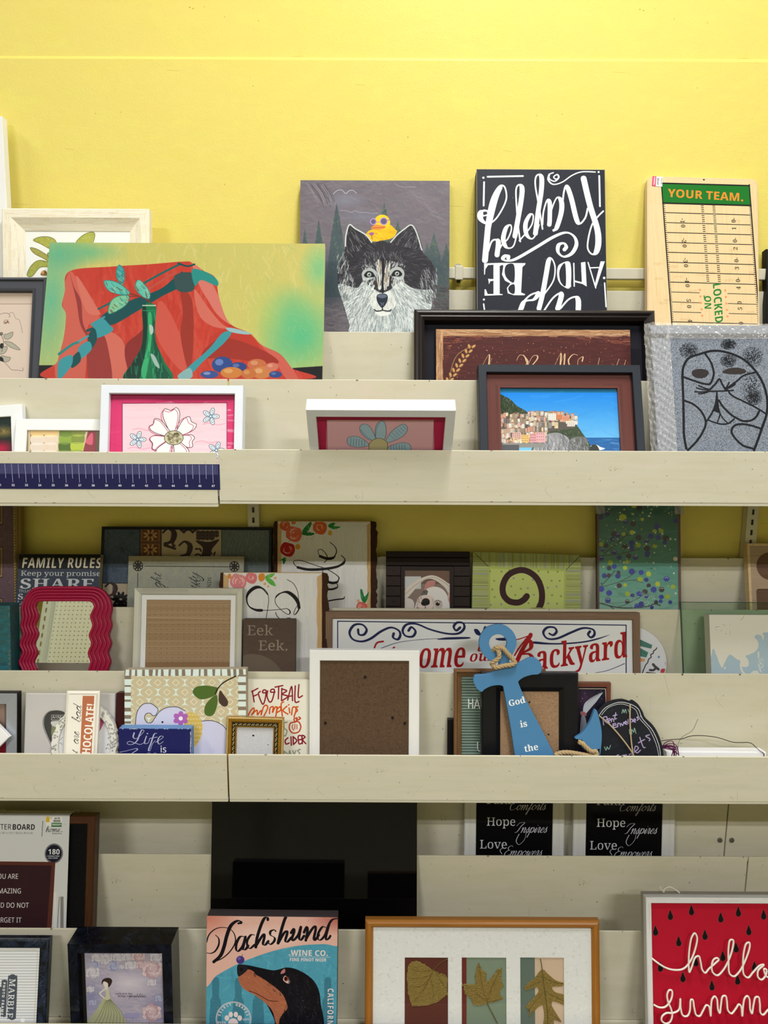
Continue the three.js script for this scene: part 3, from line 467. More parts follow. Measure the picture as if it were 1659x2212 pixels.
  A.line('#17171c', 22, [915, 880, 918, 1000, 908, 1140, 912, 1230]);
  for (const [s, ex, ey] of [[1, 768, 1040], [-1, 1062, 1030]]) {
    A.fill('#aab2b3', [ex - 75 * s, ey - 20, ex - 20 * s, ey - 70, ex + 60 * s, ey - 50, ex + 75 * s, ey + 10, ex + 20 * s, ey + 50, ex - 60 * s, ey + 60]);
    A.brush(70, [ex - 70 * s, ey + 30, ex + 60 * s, ey + 30, ex + 40 * s, ey + 160, ex - 60 * s, ey + 150], ['#e6ecec', '#b5bdbe'], { len: 40, w: 8, ang: 90, alpha: 0.7 });
    A.fill('#15151a', [ex - 55 * s, ey + 5, ex - 20 * s, ey - 35, ex + 30 * s, ey - 30, ex + 62 * s, ey + 22, ex + 10 * s, ey + 28, ex - 30 * s, ey + 30]); A.dot('#2a3236', ex, ey, 27).dot('#b4beb8', ex, ey, 22).dot('#8a9896', ex, ey + 3, 16).dot('#0c0c10', ex, ey - 2, 10).dot('#eef2f2', ex - 5, ey - 9, 4);
    A.brush(40, [ex - 80 * s, ey - 90, ex + 60 * s, ey - 130, ex + 80 * s, ey - 80, ex - 60 * s, ey - 50], ['#9ba1a4', '#4b4a51', '#c9cfd0'], { len: 50, w: 8, ang: 60 * s, jit: 0.3, alpha: 0.7 });
  }
  const mz = [810, 1230, 900, 1240, 1000, 1220, 1050, 1340, 1000, 1420, 900, 1440, 820, 1410, 780, 1330]; A.fill('#d5dcdb', mz); A.brush(150, mz, ['#eef2f1', '#aab0b1', '#c2b7ac'], { len: 34, w: 7, ang: 95, alpha: 0.6 });
  A.fill('#202838', [845, 1275, 870, 1245, 940, 1243, 965, 1275, 950, 1340, 905, 1390, 860, 1340]).fill('#5a657c', [852, 1270, 875, 1250, 935, 1250, 955, 1272, 905, 1290]).line('#8c9ab5', 4, [885, 1335, 900, 1345, 895, 1365]).line('#8c9ab5', 4, [925, 1335, 912, 1345, 918, 1365]);
  A.line('#1d1e24', 12, [905, 1390, 905, 1415, 850, 1425, 825, 1410]).line('#1d1e24', 12, [905, 1415, 970, 1425, 1000, 1410]).fill('#e3e8e6', [830, 1435, 900, 1440, 1000, 1440, 960, 1470, 880, 1475]);
  A.brush(300, [620, 1480, 1330, 1480, 1300, 1659, 650, 1659], ['#dfe8e6', '#aeb9bb', '#eef4f2', '#8e999d'], { len: 80, w: 8, ang: 92, jit: 0.15, alpha: 0.6 });
  A.put('painting', 0.45, { bumpMap: bumpPeel, bumpScale: 0.0006 });
}
{ // block sign standing upside down
  const it = lean('block_sign', 'black wooden block sign with white brush lettering, standing upside down', 'sign', { u: 0, k: 1, x: [1029.5, 1306.5], top: 366, th: 0.032, a: 14 });
  const A = new Art(it, { bg: '#1b202d', res: 3200 }).from(1010, 350, 5.184), W = '#e6eef0';
  A.brush(700, [0, 0, 1659, 0, 1659, 1711, 0, 1711], ['#222938', '#161a24', '#28303f', '#2c3440'], { len: 120, w: 6, ang: 90, jit: 0.6, alpha: 0.35 }); A.spatter(160, 100, 80, 1600, 1650, ['#8d95a3', '#525a68', '#c9cdd2'], 1, 3);
  A.line(W, 20, [225, 165, 620, 157]).dot(W, 177, 176, 13).line(W, 20, [185, 225, 180, 488]).pen(W, [1015, 185, 985, 190, 965, 165, 1005, 140, 1020, 175, 975, 215, 920, 190, 915, 140, 960, 120], 14, 20).pen(W, [915, 140, 905, 200, 960, 250, 1060, 225, 1170, 150, 1280, 110, 1430, 112], 14, 22).dot(W, 1468, 112, 12).line(W, 20, [1475, 155, 1483, 495]);
  // letters of the upper word
  A.pen(W, [225, 590, 175, 600, 170, 545, 215, 545, 235, 580], 16, 20).pen(W, [215, 545, 150, 560, 150, 640, 230, 690, 330, 620, 430, 430, 420, 290, 370, 275, 290, 420, 240, 650, 215, 880, 195, 1100], 18, 66, { up: false });
  A.pen(W, [195, 1110, 220, 900, 260, 700, 330, 420, 380, 290], 20, 56).pen(W, [230, 1000, 270, 890, 320, 870, 345, 900, 330, 1040], 20, 56).pen(W, [335, 1020, 390, 920, 450, 860, 490, 760, 480, 705, 430, 740, 400, 860, 430, 950, 490, 960, 530, 900, 570, 700], 16, 52);
  A.pen(W, [590, 890, 565, 700, 545, 430, 545, 300, 575, 255, 610, 290, 600, 430, 550, 720, 530, 830], 18, 56).pen(W, [580, 880, 650, 800, 720, 700, 735, 600, 700, 590, 650, 690, 660, 810, 720, 860, 770, 800, 800, 700], 16, 50);
  A.pen(W, [840, 750, 800, 500, 760, 270, 765, 170, 800, 140, 830, 180, 825, 330, 790, 560, 760, 800], 18, 54).pen(W, [840, 700, 850, 560, 890, 430, 920, 460, 920, 640, 915, 700], 18, 50).pen(W, [920, 690, 940, 540, 1000, 400, 1050, 440, 1050, 560, 1000, 730, 965, 765], 16, 56);
  A.pen(W, [1060, 500, 1080, 330, 1110, 270, 1160, 400, 1220, 640, 1260, 690, 1320, 620, 1345, 520], 20, 58).pen(W, [1300, 185, 1370, 480, 1450, 740, 1465, 900, 1440, 1010, 1390, 1030, 1345, 960, 1360, 820, 1400, 690, 1460, 610, 1520, 550], 18, 68);
  // flourish
  A.pen(W, [455, 1075, 455, 1050, 420, 1050, 395, 1085, 440, 1105, 540, 1085, 760, 960, 960, 840, 1100, 790, 1190, 830, 1220, 920, 1170, 1020, 1080, 1060, 1015, 1010, 1020, 930, 1080, 910, 1105, 950, 1085, 980], 20, 44, { ang: 20 });
  // BE and AND, upside down
  const serif = (pts) => A.fill(W, pts, false);
  serif([185, 1135, 390, 1128, 395, 1150, 360, 1165, 360, 1475, 395, 1480, 390, 1490, 190, 1497, 190, 1425, 205, 1425, 225, 1478, 290, 1478, 290, 1330, 255, 1335, 240, 1370, 230, 1305, 250, 1310, 290, 1310, 290, 1150, 230, 1155, 200, 1200, 195, 1260, 185, 1260]);
  A.fill(W, [390, 1130, 650, 1132, 645, 1150, 615, 1175, 600, 1460, 645, 1480, 640, 1492, 520, 1492, 450, 1470, 440, 1410, 480, 1360, 420, 1330, 385, 1260, 400, 1170], false).fill('#1b202d', [520, 1155, 440, 1150, 415, 1220, 440, 1300, 520, 1345], true).fill('#1b202d', [525, 1375, 480, 1380, 455, 1420, 480, 1465, 525, 1470], true);
  A.fill(W, [1005, 1200, 1040, 1140, 1150, 1130, 1150, 1400, 1060, 1385, 1010, 1310], true).fill(W, [1095, 1130, 1152, 1128, 1160, 1400, 1105, 1392], false).fill('#1b202d', [1030, 1220, 1060, 1155, 1095, 1150, 1100, 1380, 1050, 1355, 1030, 1290], true);
  A.line(W, 15, [1190, 1135, 1195, 1390], false).fill(W, [1270, 1125, 1320, 1118, 1335, 1395, 1285, 1365, 1200, 1345, 1200, 1325, 1280, 1345], false);
  A.line(W, 14, [1350, 1125, 1436, 1410], false).fill(W, [1490, 1112, 1538, 1112, 1437, 1415, 1425, 1370], false).line(W, 14, [1375, 1185, 1500, 1180], false).dot(W, 1530, 1298, 14).line(W, 16, [1535, 1355, 1552, 1620]);
  A.pen(W, [860, 1480, 960, 1330, 980, 1180, 945, 1085, 910, 1100, 880, 1260, 840, 1480, 800, 1640], 16, 56).pen(W, [600, 1640, 640, 1560, 740, 1540, 790, 1480, 770, 1465, 690, 1500, 600, 1600, 560, 1700], 20, 60, { up: true }).pen(W, [860, 1660, 950, 1530, 1030, 1470, 1050, 1500, 1010, 1640], 20, 60).pen(W, [1040, 1640, 1130, 1540, 1210, 1510, 1240, 1550, 1240, 1650], 20, 60).dot(W, 183, 1540, 12).line(W, 16, [180, 1590, 190, 1660]);
  mesh('block', rbox(-it.W / 2, it.W / 2, 0, it.H, -it.th, -0.0003, 0.0025), std('#1c1f28', 0.6), it.g);
  mesh('worn_edge', frameGeo(it.W + 0.0004, it.H + 0.0004, [[0, -0.003], [0, -0.0002], [0.0008, 0.0002], [0.0012, -0.003]]), std('#b0a48f', 0.7), it.g);
  A.put('painted_face', 0.5);
}
{ // bamboo football board
  const it = lean('serving_board', 'bamboo serving board printed with a football field and YOUR TEAM banner', 'board', { u: 0, k: 1, x: [1398, 1637], top: 383, th: 0.018, a: 15, rot: 1.4, dz: 0.002 });
  const sh = new THREE.Shape(); const w = it.W / 2, h = it.H, r = 0.016; sh.moveTo(-w + r, 0); sh.lineTo(w - r, 0); sh.quadraticCurveTo(w, 0, w, r); sh.lineTo(w, h - r); sh.quadraticCurveTo(w, h, w - r, h); sh.lineTo(-w + r, h); sh.quadraticCurveTo(-w, h, -w, h - r); sh.lineTo(-w, r); sh.quadraticCurveTo(-w, 0, -w + r, 0);
  const g = new THREE.ExtrudeGeometry(sh, { depth: it.th - 0.004, bevelEnabled: true, bevelSize: 0.002, bevelOffset: -0.002, bevelThickness: 0.002, bevelSegments: 3, curveSegments: 10 }); g.translate(0, 0, -it.th + 0.0016); mesh('board', uvMetres(g, 1), M.woodPale, it.g);
  const A = new Art(it, { u0: -w + 0.004, u1: w - 0.004, v0: 0.01, v1: h - 0.004, bg: '#e3c99c', res: 2600 }).from(1380, 360, 5.946), K = '#151312';
  for (let i = 0; i < 1500; i++) { const X = rr(-50, 1700), Y = rr(0, 2100), l = rr(80, 420); A.line(rnd() < 0.5 ? 'rgba(190,150,95,0.16)' : 'rgba(240,215,170,0.2)', rr(2, 7), [X, Y, X + l * 0.06, Y + l], false); }
  for (let i = 0; i < 22; i++) { const X = rr(120, 1500), Y = rr(100, 2000); for (let k = 0; k < 16; k++) A.line('rgba(165,120,60,0.35)', 3, [X + k * 7, Y + rr(0, 12), X + k * 7 + 3, Y + rr(20, 46)], false); }
  const L = (t, y) => [290 + (1420 - 290) * t + (y - 220) * 0.0745, y + (1420 - 290) * t * 0.028];                   // field coordinates: t across, y down
  const ln = (w_, t0, y0, t1, y1) => A.line(K, w_, [...L(t0, y0), ...L(t1, y1)], false);
  A.fill('#187024', [...L(0, 215), ...L(1, 215), ...L(1, 465), ...L(0, 465)], false); ln(18, 0, 212, 1, 212); ln(20, 0, 468, 1, 468);
  A.text('YOUR TEAM.', 372, 388, 150, '#f28a2e', { rot: 1.9, sx: 1.1 });
  ln(14, 0, 200, 0, 2040); ln(14, 1, 200, 1, 2040);
  for (let i = 0; i < 12; i++) { const y = 590 + i * 127.5; if (i >= 8 && i < 11) { ln(8, 0, y, 0.34, y); ln(8, 0.66, y, 1, y); } else ln(10, 0, y, 1, y); for (let j = 1; j < 5; j++) { const yy = y - 127.5 + j * 25.5; ln(8, 0, yy, 0.02, yy); ln(8, 0.98, yy, 1, yy); if (i < 8) { ln(9, 0.435, yy, 0.46, yy); ln(9, 0.565, yy, 0.59, yy); } } }
  const num = ['1 0', '2 0', '3 0', '4 0']; num.forEach((s, i) => { const y = 718 + i * 255; const a = L(0.19, y - 62), b = L(0.81, y + 62); A.text('-' + s[0], a[0], a[1], 74, K, { rot: 92, font: 'bold serif' }); const a2 = L(0.19, y + 18); A.text('0', a2[0], a2[1], 74, K, { rot: 92, font: 'bold serif' }); A.text(s[0], b[0], b[1] + 10, 74, K, { rot: -88, font: 'bold serif' }); const b2 = L(0.81, y - 22); A.text('0-', b2[0], b2[1], 74, K, { rot: -88, font: 'bold serif' }); });
  { const a = L(0.19, 1690), b = L(0.19, 1770), c = L(0.81, 1820), d = L(0.81, 1745); A.text('5', a[0], a[1], 74, K, { rot: 92, font: 'bold serif' }); A.text('0', b[0], b[1], 74, K, { rot: 92, font: 'bold serif' }); A.text('5', c[0], c[1], 74, K, { rot: -88, font: 'bold serif' }); A.text('0', d[0], d[1], 74, K, { rot: -88, font: 'bold serif' }); const e = L(0.19, 1950); A.text('4', e[0], e[1], 74, K, { rot: 92, font: 'bold serif' }); const f = L(0.81, 2010); A.text('0', f[0], f[1], 74, K, { rot: -88, font: 'bold serif' }); }
  A.text('LOCKED', 950, 1500, 140, '#187a2c', { rot: 87, skew: -0.15, sx: 0.98 }); A.text('ON', 840, 1655, 118, '#187a2c', { rot: 89 }); A.line('#187a2c', 14, [838, 1660, 846, 1705], false);
  const star = (X, Y) => { const p = []; for (let i = 0; i < 10; i++) { const r_ = i % 2 ? 9 : 21; p.push(X + r_ * Math.sin(i * Math.PI / 5), Y - r_ * Math.cos(i * Math.PI / 5)); } A.fill('#ef8a5a', p, false); };
  for (let i = 0; i < 5; i++) { star(785 + i * 7, 1584 + i * 83); star(1110 + i * 7, 1592 + i * 83); }
  A.dot('#4a2a18', 835, 165, 14);
  A.x.save(); A.x.restore();
  A.put('print', 0.4);
  const st = it.local(1420, 392, 0.0006); const sg = new THREE.Group(); sg.name = 'price_sticker'; sg.position.set(st.x, st.y, 0.0005); sg.rotation.z = R(-4); it.g.add(sg);
  const c = canvas(160, 160), x = c.getContext('2d'); x.fillStyle = '#f2f2f2'; x.fillRect(0, 0, 160, 160); x.fillStyle = '#d2185c'; x.fillRect(0, 0, 58, 160); x.save(); x.translate(14, 152); x.rotate(-Math.PI / 2); x.fillStyle = '#fff'; x.font = 'bold 30px sans-serif'; x.save(); x.translate(142, 26); x.rotate(Math.PI); x.fillText('GOODWILL', 0, 20, 140); x.restore(); x.restore(); x.fillStyle = '#222'; for (let i = 0; i < 30; i++) x.fillRect(70 + rr(0, 4), 20 + i * 4, 34, rr(1, 3)); x.save(); x.translate(150, 20); x.rotate(Math.PI / 2); x.font = 'bold 34px sans-serif'; x.fillText('$10.99', 0, 18); x.restore();
  mesh('sticker', new THREE.PlaneGeometry(0.023, 0.023), new THREE.MeshStandardMaterial({ map: texOf(c), roughness: 0.5 }), sg); sg.children[0].position.z = 0.0004;
}
{ // edge of a black and grey picture beyond the board
  const it = lean('picture_frame', 'black edged grey picture peeking out beyond the bamboo board', 'picture', { u: 0, k: 1, x: [1655, 1760], top: 538, th: 0.008, a: 12, dz: 0.004 });
  const q = framed(it, flatFrame(0.008, 0.02), M.black); const A = innerArt(it, q, -0.002, { bg: '#b9bdbe', res: 300 }); A.put('print', 0.5); mesh('backing', box(q.u0, q.u1, q.v0, q.v1, -0.008, -0.003), M.kraft, it.g);
}

// ---------------------------------------------------------------- top shelf, middle step
{ // botanical drawing in a dark grey frame
  const it = lean('picture_frame', 'pencil botanical drawing on pinkish paper in a dark slate frame', 'picture', { u: 0, k: 2, x: [-240, 101], top: 597, th: 0.02, a: 15 });
  const q = framed(it, [[0, -0.02], [0, -0.004], [0.002, -0.001], [0.006, 0], [0.009, -0.004], [0.024, -0.004], [0.026, -0.001], [0.030, -0.002], [0.032, -0.012], [0.032, -0.02]], std('#3d4049', 0.4));
  const A = innerArt(it, q, -0.0125, { bg: '#c9b8ab', res: 2400 }).from(0, 580, 5.027);
  A.rect('#d0bfb3', -400, 380, 355, 1250).line('#8a7869', 6, [-400, 385, 355, 385], false);
  const D = '#5a5550'; A.line(D, 4, [0, 500, 40, 485, 90, 490, 110, 520, 95, 525]).line(D, 3, [100, 490, 140, 480, 170, 540, 210, 560, 235, 640, 245, 700]); A.spatter(30, 45, 560, 100, 600, ['#6a5040', '#8a6a50'], 2, 6);
  const lf = (p) => { A.fill('#a6a496', p); A.line('#4d4a45', 4, p, true, true); };
  lf([45, 720, 80, 710, 140, 690, 130, 740, 90, 770, 50, 760]); lf([50, 795, 120, 800, 190, 850, 218, 885, 150, 870, 90, 840]); lf([0, 870, 40, 850, 80, 850, 60, 910, 0, 930]); lf([10, 950, 80, 960, 115, 970, 90, 1010, 30, 1010]); A.dot('#6f6c63', 15, 710, 20).dot('#2b2a2c', 20, 840, 22, 30).fill('#2a2a30', [0, 960, 30, 970, 40, 1010, 0, 1000]); A.line('#5c5850', 6, [0, 700, 40, 790, 20, 900]).line(D, 4, [40, 1010, 90, 1060, 130, 1100, 200, 1105, 250, 1110, 245, 1075]);
  A.put('drawing', 0.7); mesh('backing', box(q.u0, q.u1, q.v0, q.v1, -0.02, -0.014), M.kraft, it.g);
}
{ // draped cloth still life
  const it = lean('canvas_painting', 'wide still life painting of red cloth, green bottle and fruit', 'painting', { u: 0, k: 2, x: [107.5, 702], top: 525, th: 0.018, a: 20, dz: 0.012 });
  body(it, std('#d8d2b8', 0.8));
  const A = new Art(it, { bg: '#d8d27a', res: 2000 }).from(0, 200, 2);
  const full = [150, 640, 1420, 640, 1420, 1260, 150, 1260];
  A.brush(900, full, ['#e5dd86', '#d9d06c', '#ece4a0', '#cfd07c'], { len: 46, w: 8, ang: 85, jit: 0.7, alpha: 0.4 });
  for (const [X, Y, r, ry, c] of [[260, 700, 170, 90, 'rgba(96,186,150,1)'], [220, 900, 130, 420, 'rgba(110,196,160,1)'], [380, 690, 180, 60, 'rgba(120,198,150,0.9)'], [1300, 1050, 200, 220, 'rgba(84,200,150,1)'], [1240, 1000, 120, 200, 'rgba(110,205,150,0.8)'], [1380, 760, 90, 140, 'rgba(120,206,150,0.9)'], [1150, 960, 100, 180, 'rgba(190,214,120,0.6)']]) A.soft(c, X, Y, r, ry);
  A.brush(500, full, ['#7cc9a2', '#a8d49a', '#e8e08c', '#c9d68a'], { len: 34, w: 5, ang: 75, jit: 0.8, alpha: 0.13 });
  A.rect('#17161c', 150, 1178, 250, 1270).fill('#17161c', [1265, 1190, 1420, 1180, 1420, 1270, 1265, 1270], false);
  const cloth = [300, 772, 480, 752, 640, 742, 790, 730, 830, 735, 880, 770, 930, 800, 945, 880, 975, 970, 1010, 1010, 1080, 1040, 1130, 1090, 1210, 1130, 1260, 1190, 1300, 1240, 250, 1240, 250, 1160, 275, 1060, 285, 960, 268, 920, 280, 860];
  A.fill('#cf4234', cloth); A.clip(cloth, true, () => {
    A.brush(700, cloth, ['#d84c3c', '#c23a2e', '#dd5a4a'], { len: 90, w: 14, ang: 85, jit: 0.4, alpha: 0.4 });
    const fold = (p, c) => A.fill(c, p);
    fold([300, 775, 330, 800, 400, 900, 425, 960, 440, 1010, 380, 1010, 360, 1260, 250, 1260, 240, 1100, 270, 950, 270, 860], '#d9695c'); fold([300, 775, 320, 840, 350, 900, 360, 1000, 400, 1080, 350, 1010, 330, 900], '#9e3b3c'); fold([330, 790, 420, 930, 430, 960, 370, 940], '#e07a6c');
    fold([450, 1030, 520, 1060, 545, 1130, 540, 1260, 480, 1260, 470, 1130], '#dd7568'); fold([380, 1080, 440, 1040, 470, 1120, 480, 1260, 390, 1260], '#a03c3a'); fold([540, 1100, 600, 1040, 640, 1010, 620, 1130, 560, 1200], '#93302f');
    fold([690, 900, 740, 960, 790, 1080, 810, 1170, 780, 1200, 700, 1100, 670, 1010], '#d85e52'); fold([780, 850, 830, 900, 835, 1100, 815, 1200, 780, 1050, 790, 950], '#a6392f'); fold([840, 850, 900, 930, 960, 1000, 1000, 1020, 920, 1010, 860, 960], '#dd766a'); fold([905, 1060, 1010, 1010, 1080, 1045, 1120, 1110, 1000, 1090, 930, 1120], '#c83e30'); fold([1080, 1040, 1130, 1090, 1220, 1140, 1290, 1240, 1240, 1240, 1180, 1150], '#d8685c'); fold([870, 1140, 960, 1060, 1130, 1110, 1200, 1170, 1000, 1150], '#a8362c'); fold([830, 730, 900, 800, 945, 880, 1000, 1000, 940, 960, 900, 900, 860, 830], '#e08078');
  });
  const T = '#12545c', C = '#3fa3b4';
  A.fill(T, [440, 965, 560, 900, 690, 850, 765, 790, 790, 775, 790, 830, 700, 880, 600, 940, 480, 1005]).line('#1c6a70', 9, [610, 830, 700, 780, 780, 740]).line('#1c6a70', 8, [425, 935, 470, 912, 520, 885]).fill('#37565a', [755, 790, 830, 780, 838, 850, 790, 862, 760, 845]).fill('#2b9a96', [830, 765, 890, 775, 935, 805, 938, 835, 870, 810, 842, 835]).line(T, 8, [770, 738, 810, 750, 840, 742]).line('#c5564a', 10, [640, 850, 760, 775]);
  A.fill(C, [400, 1000, 440, 975, 470, 1000, 488, 1028, 420, 1060, 410, 1030]).line(C, 9, [395, 1002, 450, 970]).fill(T, [385, 1040, 410, 1020, 418, 1070, 390, 1110, 380, 1070]).fill(C, [335, 1130, 345, 1095, 385, 1075, 395, 1110, 350, 1150]).fill(T, [310, 1150, 340, 1120, 348, 1160, 310, 1190]).fill(C, [250, 1180, 265, 1150, 310, 1135, 308, 1180, 255, 1240]).line('#2b8f92', 11, [255, 1130, 310, 1090, 340, 1078]).line(T, 12, [378, 1028, 400, 1020]).line('#4fa8b5', 9, [340, 1075, 380, 1052]);
  A.fill(C, [800, 1200, 900, 1110, 960, 1040, 1000, 1035, 970, 1080, 880, 1160, 830, 1210]).fill('#9fc9d6', [975, 1018, 1010, 1018, 1085, 1040, 1060, 1045, 1000, 1035]).fill('#8fc2cc', [770, 1220, 820, 1190, 830, 1230, 780, 1240]);
  // leaves, stem, bottle
  const leaf = (p, c) => { A.fill(c, p); A.line('#2f8f8c', 3, p, true, true); A.brush(30, p, ['#2a8c92', '#a8e0c4', '#7a3a30', '#5ec4bb'], { len: 22, w: 4, ang: 50, alpha: 0.6 }); };
  A.line('#7a3a30', 5, [560, 868, 600, 880, 635, 895, 655, 918]).line('#7a3a30', 4, [625, 858, 640, 890, 655, 915]).line('#7a3a30', 4, [555, 880, 600, 880]);
  leaf([515, 745, 535, 765, 538, 805, 525, 830, 505, 800, 503, 770], '#3fa9b0'); leaf([450, 815, 490, 815, 530, 835, 560, 868, 520, 872, 470, 855], '#63cdc0'); leaf([595, 810, 620, 825, 645, 860, 645, 890, 615, 880, 585, 845], '#6fd0bd'); leaf([470, 955, 478, 905, 510, 880, 555, 878, 550, 910, 520, 935], '#86d2a8');
  const bot = [617, 920, 672, 920, 670, 1010, 675, 1080, 710, 1160, 740, 1240, 540, 1240, 570, 1170, 610, 1100, 618, 1020]; A.fill('#157a52', bot); A.clip(bot, true, () => { A.fill('#0a3d33', [617, 920, 630, 920, 635, 1050, 600, 1240, 530, 1240, 600, 1100]); A.fill('#3cbb7f', [640, 960, 655, 960, 655, 1060, 640, 1180, 625, 1240, 610, 1200, 640, 1080]); A.fill('#0d5a44', [660, 1000, 672, 1000, 700, 1160, 740, 1240, 680, 1240, 665, 1100]); A.brush(80, bot, ['#1c8a5e', '#0c4d3c', '#5ad09a'], { len: 50, w: 5, ang: 90, jit: 0.2, alpha: 0.35 }); }); A.fill('#bcd6d0', [645, 1005, 660, 1010, 662, 1035, 650, 1045]).fill('#a9c9c6', [650, 1130, 670, 1140, 690, 1190, 668, 1175]).line('#c9dcc8', 5, [617, 920, 672, 920], false).line('#2aa070', 3, [617, 942, 672, 942], false);
  // fruit
  for (const [X, Y, rx, ry, c, d] of [[960, 1175, 42, 34, '#33509c', '#6a8bd0'], [1030, 1185, 34, 20, '#2f4a94', '#5a7ac0'], [905, 1218, 36, 16, '#3c5aa8', '#86a0da'], [1000, 1210, 44, 24, '#d98c46', '#e8ac70'], [1110, 1175, 38, 24, '#d0764c', '#e09a74'], [1130, 1210, 40, 26, '#d88a50', '#eab080'], [1190, 1218, 26, 14, '#33509c', '#5a7ac0'], [1075, 1215, 30, 22, '#cf7c44', '#e09a64'], [1175, 1185, 26, 18, '#d9806a', '#e8a48c']]) { A.dot(c, X, Y, rx, ry).dot(d, X - rx * 0.3, Y - ry * 0.3, rx * 0.4, ry * 0.4); }
  A.put('painting', 0.4, { bumpMap: bumpPeel, bumpScale: 0.0005, color: '#d9d6d2' });
}
{ // dark float frame with a maroon painted board
  const it = lean('picture_frame', 'deep dark brown float frame around a maroon painted name board', 'picture', { u: 0, k: 2, x: [895, 1416], top: 667.5, th: 0.034, a: 16 });
  const q = framed(it, [[0, -0.034], [0, -0.006], [0.004, -0.001], [0.008, 0], [0.013, -0.004], [0.016, -0.003], [0.022, -0.009], [0.022, -0.034]], std('#221b1c', 0.35));
  mesh('backing', box(q.u0, q.u1, q.v0, q.v1, -0.034, -0.030), std('#0c0e1c', 0.7), it.g);
  const zb = -0.014, TL = it.local(942, 711, zb), w0 = TL.x, w1 = -TL.x - 0.004, h1 = TL.y;
  mesh('name_board', rbox(w0, w1, 0.03, h1, -0.029, zb - 0.0004, 0.001), M.woodBrown, it.g);
  const A = new Art(it, { u0: w0, u1: w1, v0: 0.03, v1: h1, z: zb, bg: '#4a1f1e', res: 2200 }).from(880, 650, 3.072);
  A.brush(500, [190, 190, 1600, 190, 1600, 560, 190, 560], ['#54241f', '#3f1a1c', '#5d2a24'], { len: 80, w: 8, ang: 0, jit: 0.2, alpha: 0.5 });
  A.rect('#a57a56', 190, 185, 1620, 232).rect('#a57a56', 190, 185, 235, 560); A.brush(200, [190, 185, 1620, 185, 1620, 236, 190, 236], ['#c9a27c', '#7e583c', '#d8bb98'], { len: 90, w: 4, ang: 0, jit: 0.06, alpha: 0.6 }); A.brush(120, [190, 185, 238, 185, 238, 560, 190, 560], ['#c9a27c', '#7e583c'], { len: 60, w: 4, ang: 90, jit: 0.06, alpha: 0.6 });
  A.brush(170, [235, 232, 560, 232, 420, 270, 300, 290, 260, 420, 235, 430], ['#c07a52', '#a05c40'], { len: 46, w: 3, ang: 0, jit: 0.08, alpha: 0.6 }); A.brush(90, [1100, 240, 1560, 240, 1560, 290, 1300, 275], ['#b06848', '#8e4a38'], { len: 60, w: 3, ang: 0, jit: 0.08, alpha: 0.5 }); A.spatter(150, 250, 240, 1560, 540, ['#c98a64', '#e0b090', '#a86a50'], 1, 3);
  const sprig = (P, flip) => { A.line('#9a7040', 5, P); for (let i = 0; i < 8; i++) { const t = i / 7, X = P[0] + (P[P.length - 2] - P[0]) * t, Y = P[1] + (P[P.length - 1] - P[1]) * t; for (const s of [-1, 1]) A.dot('#a87c48', X + s * 15, Y + 2, 9, 17, s * 0.6 + flip).dot('#c9a068', X + s * 15, Y, 4, 11, s * 0.6 + flip); } };
  sprig([425, 300, 340, 350, 300, 420, 280, 520], 0.3); sprig([1510, 290, 1560, 330, 1600, 380], -0.5);
  const S = '#d8b890'; A.pen(S, [500, 425, 530, 370, 545, 360, 540, 425], 2, 9).pen(S, [545, 425, 560, 380], 2, 8).pen(S, [725, 395, 745, 360, 775, 365, 790, 400, 800, 425], 3, 8).pen(S, [770, 360, 800, 400, 785, 425], 2, 8).pen(S, [800, 425, 830, 370, 860, 362, 862, 385, 830, 425], 3, 9).pen(S, [980, 425, 1005, 370, 1020, 350, 1015, 425], 2, 10).pen(S, [1015, 425, 1035, 370, 1045, 355, 1040, 425], 2, 9).pen(S, [1130, 360, 1100, 355, 1070, 390, 1075, 425], 3, 9).pen(S, [1130, 425, 1135, 390, 1165, 370, 1160, 400], 3, 8).pen(S, [1265, 425, 1275, 378], 3, 7).pen(S, [1390, 425, 1405, 385], 3, 7).pen(S, [1440, 425, 1450, 392], 3, 7);
  A.put('painted_face', 0.55);
}

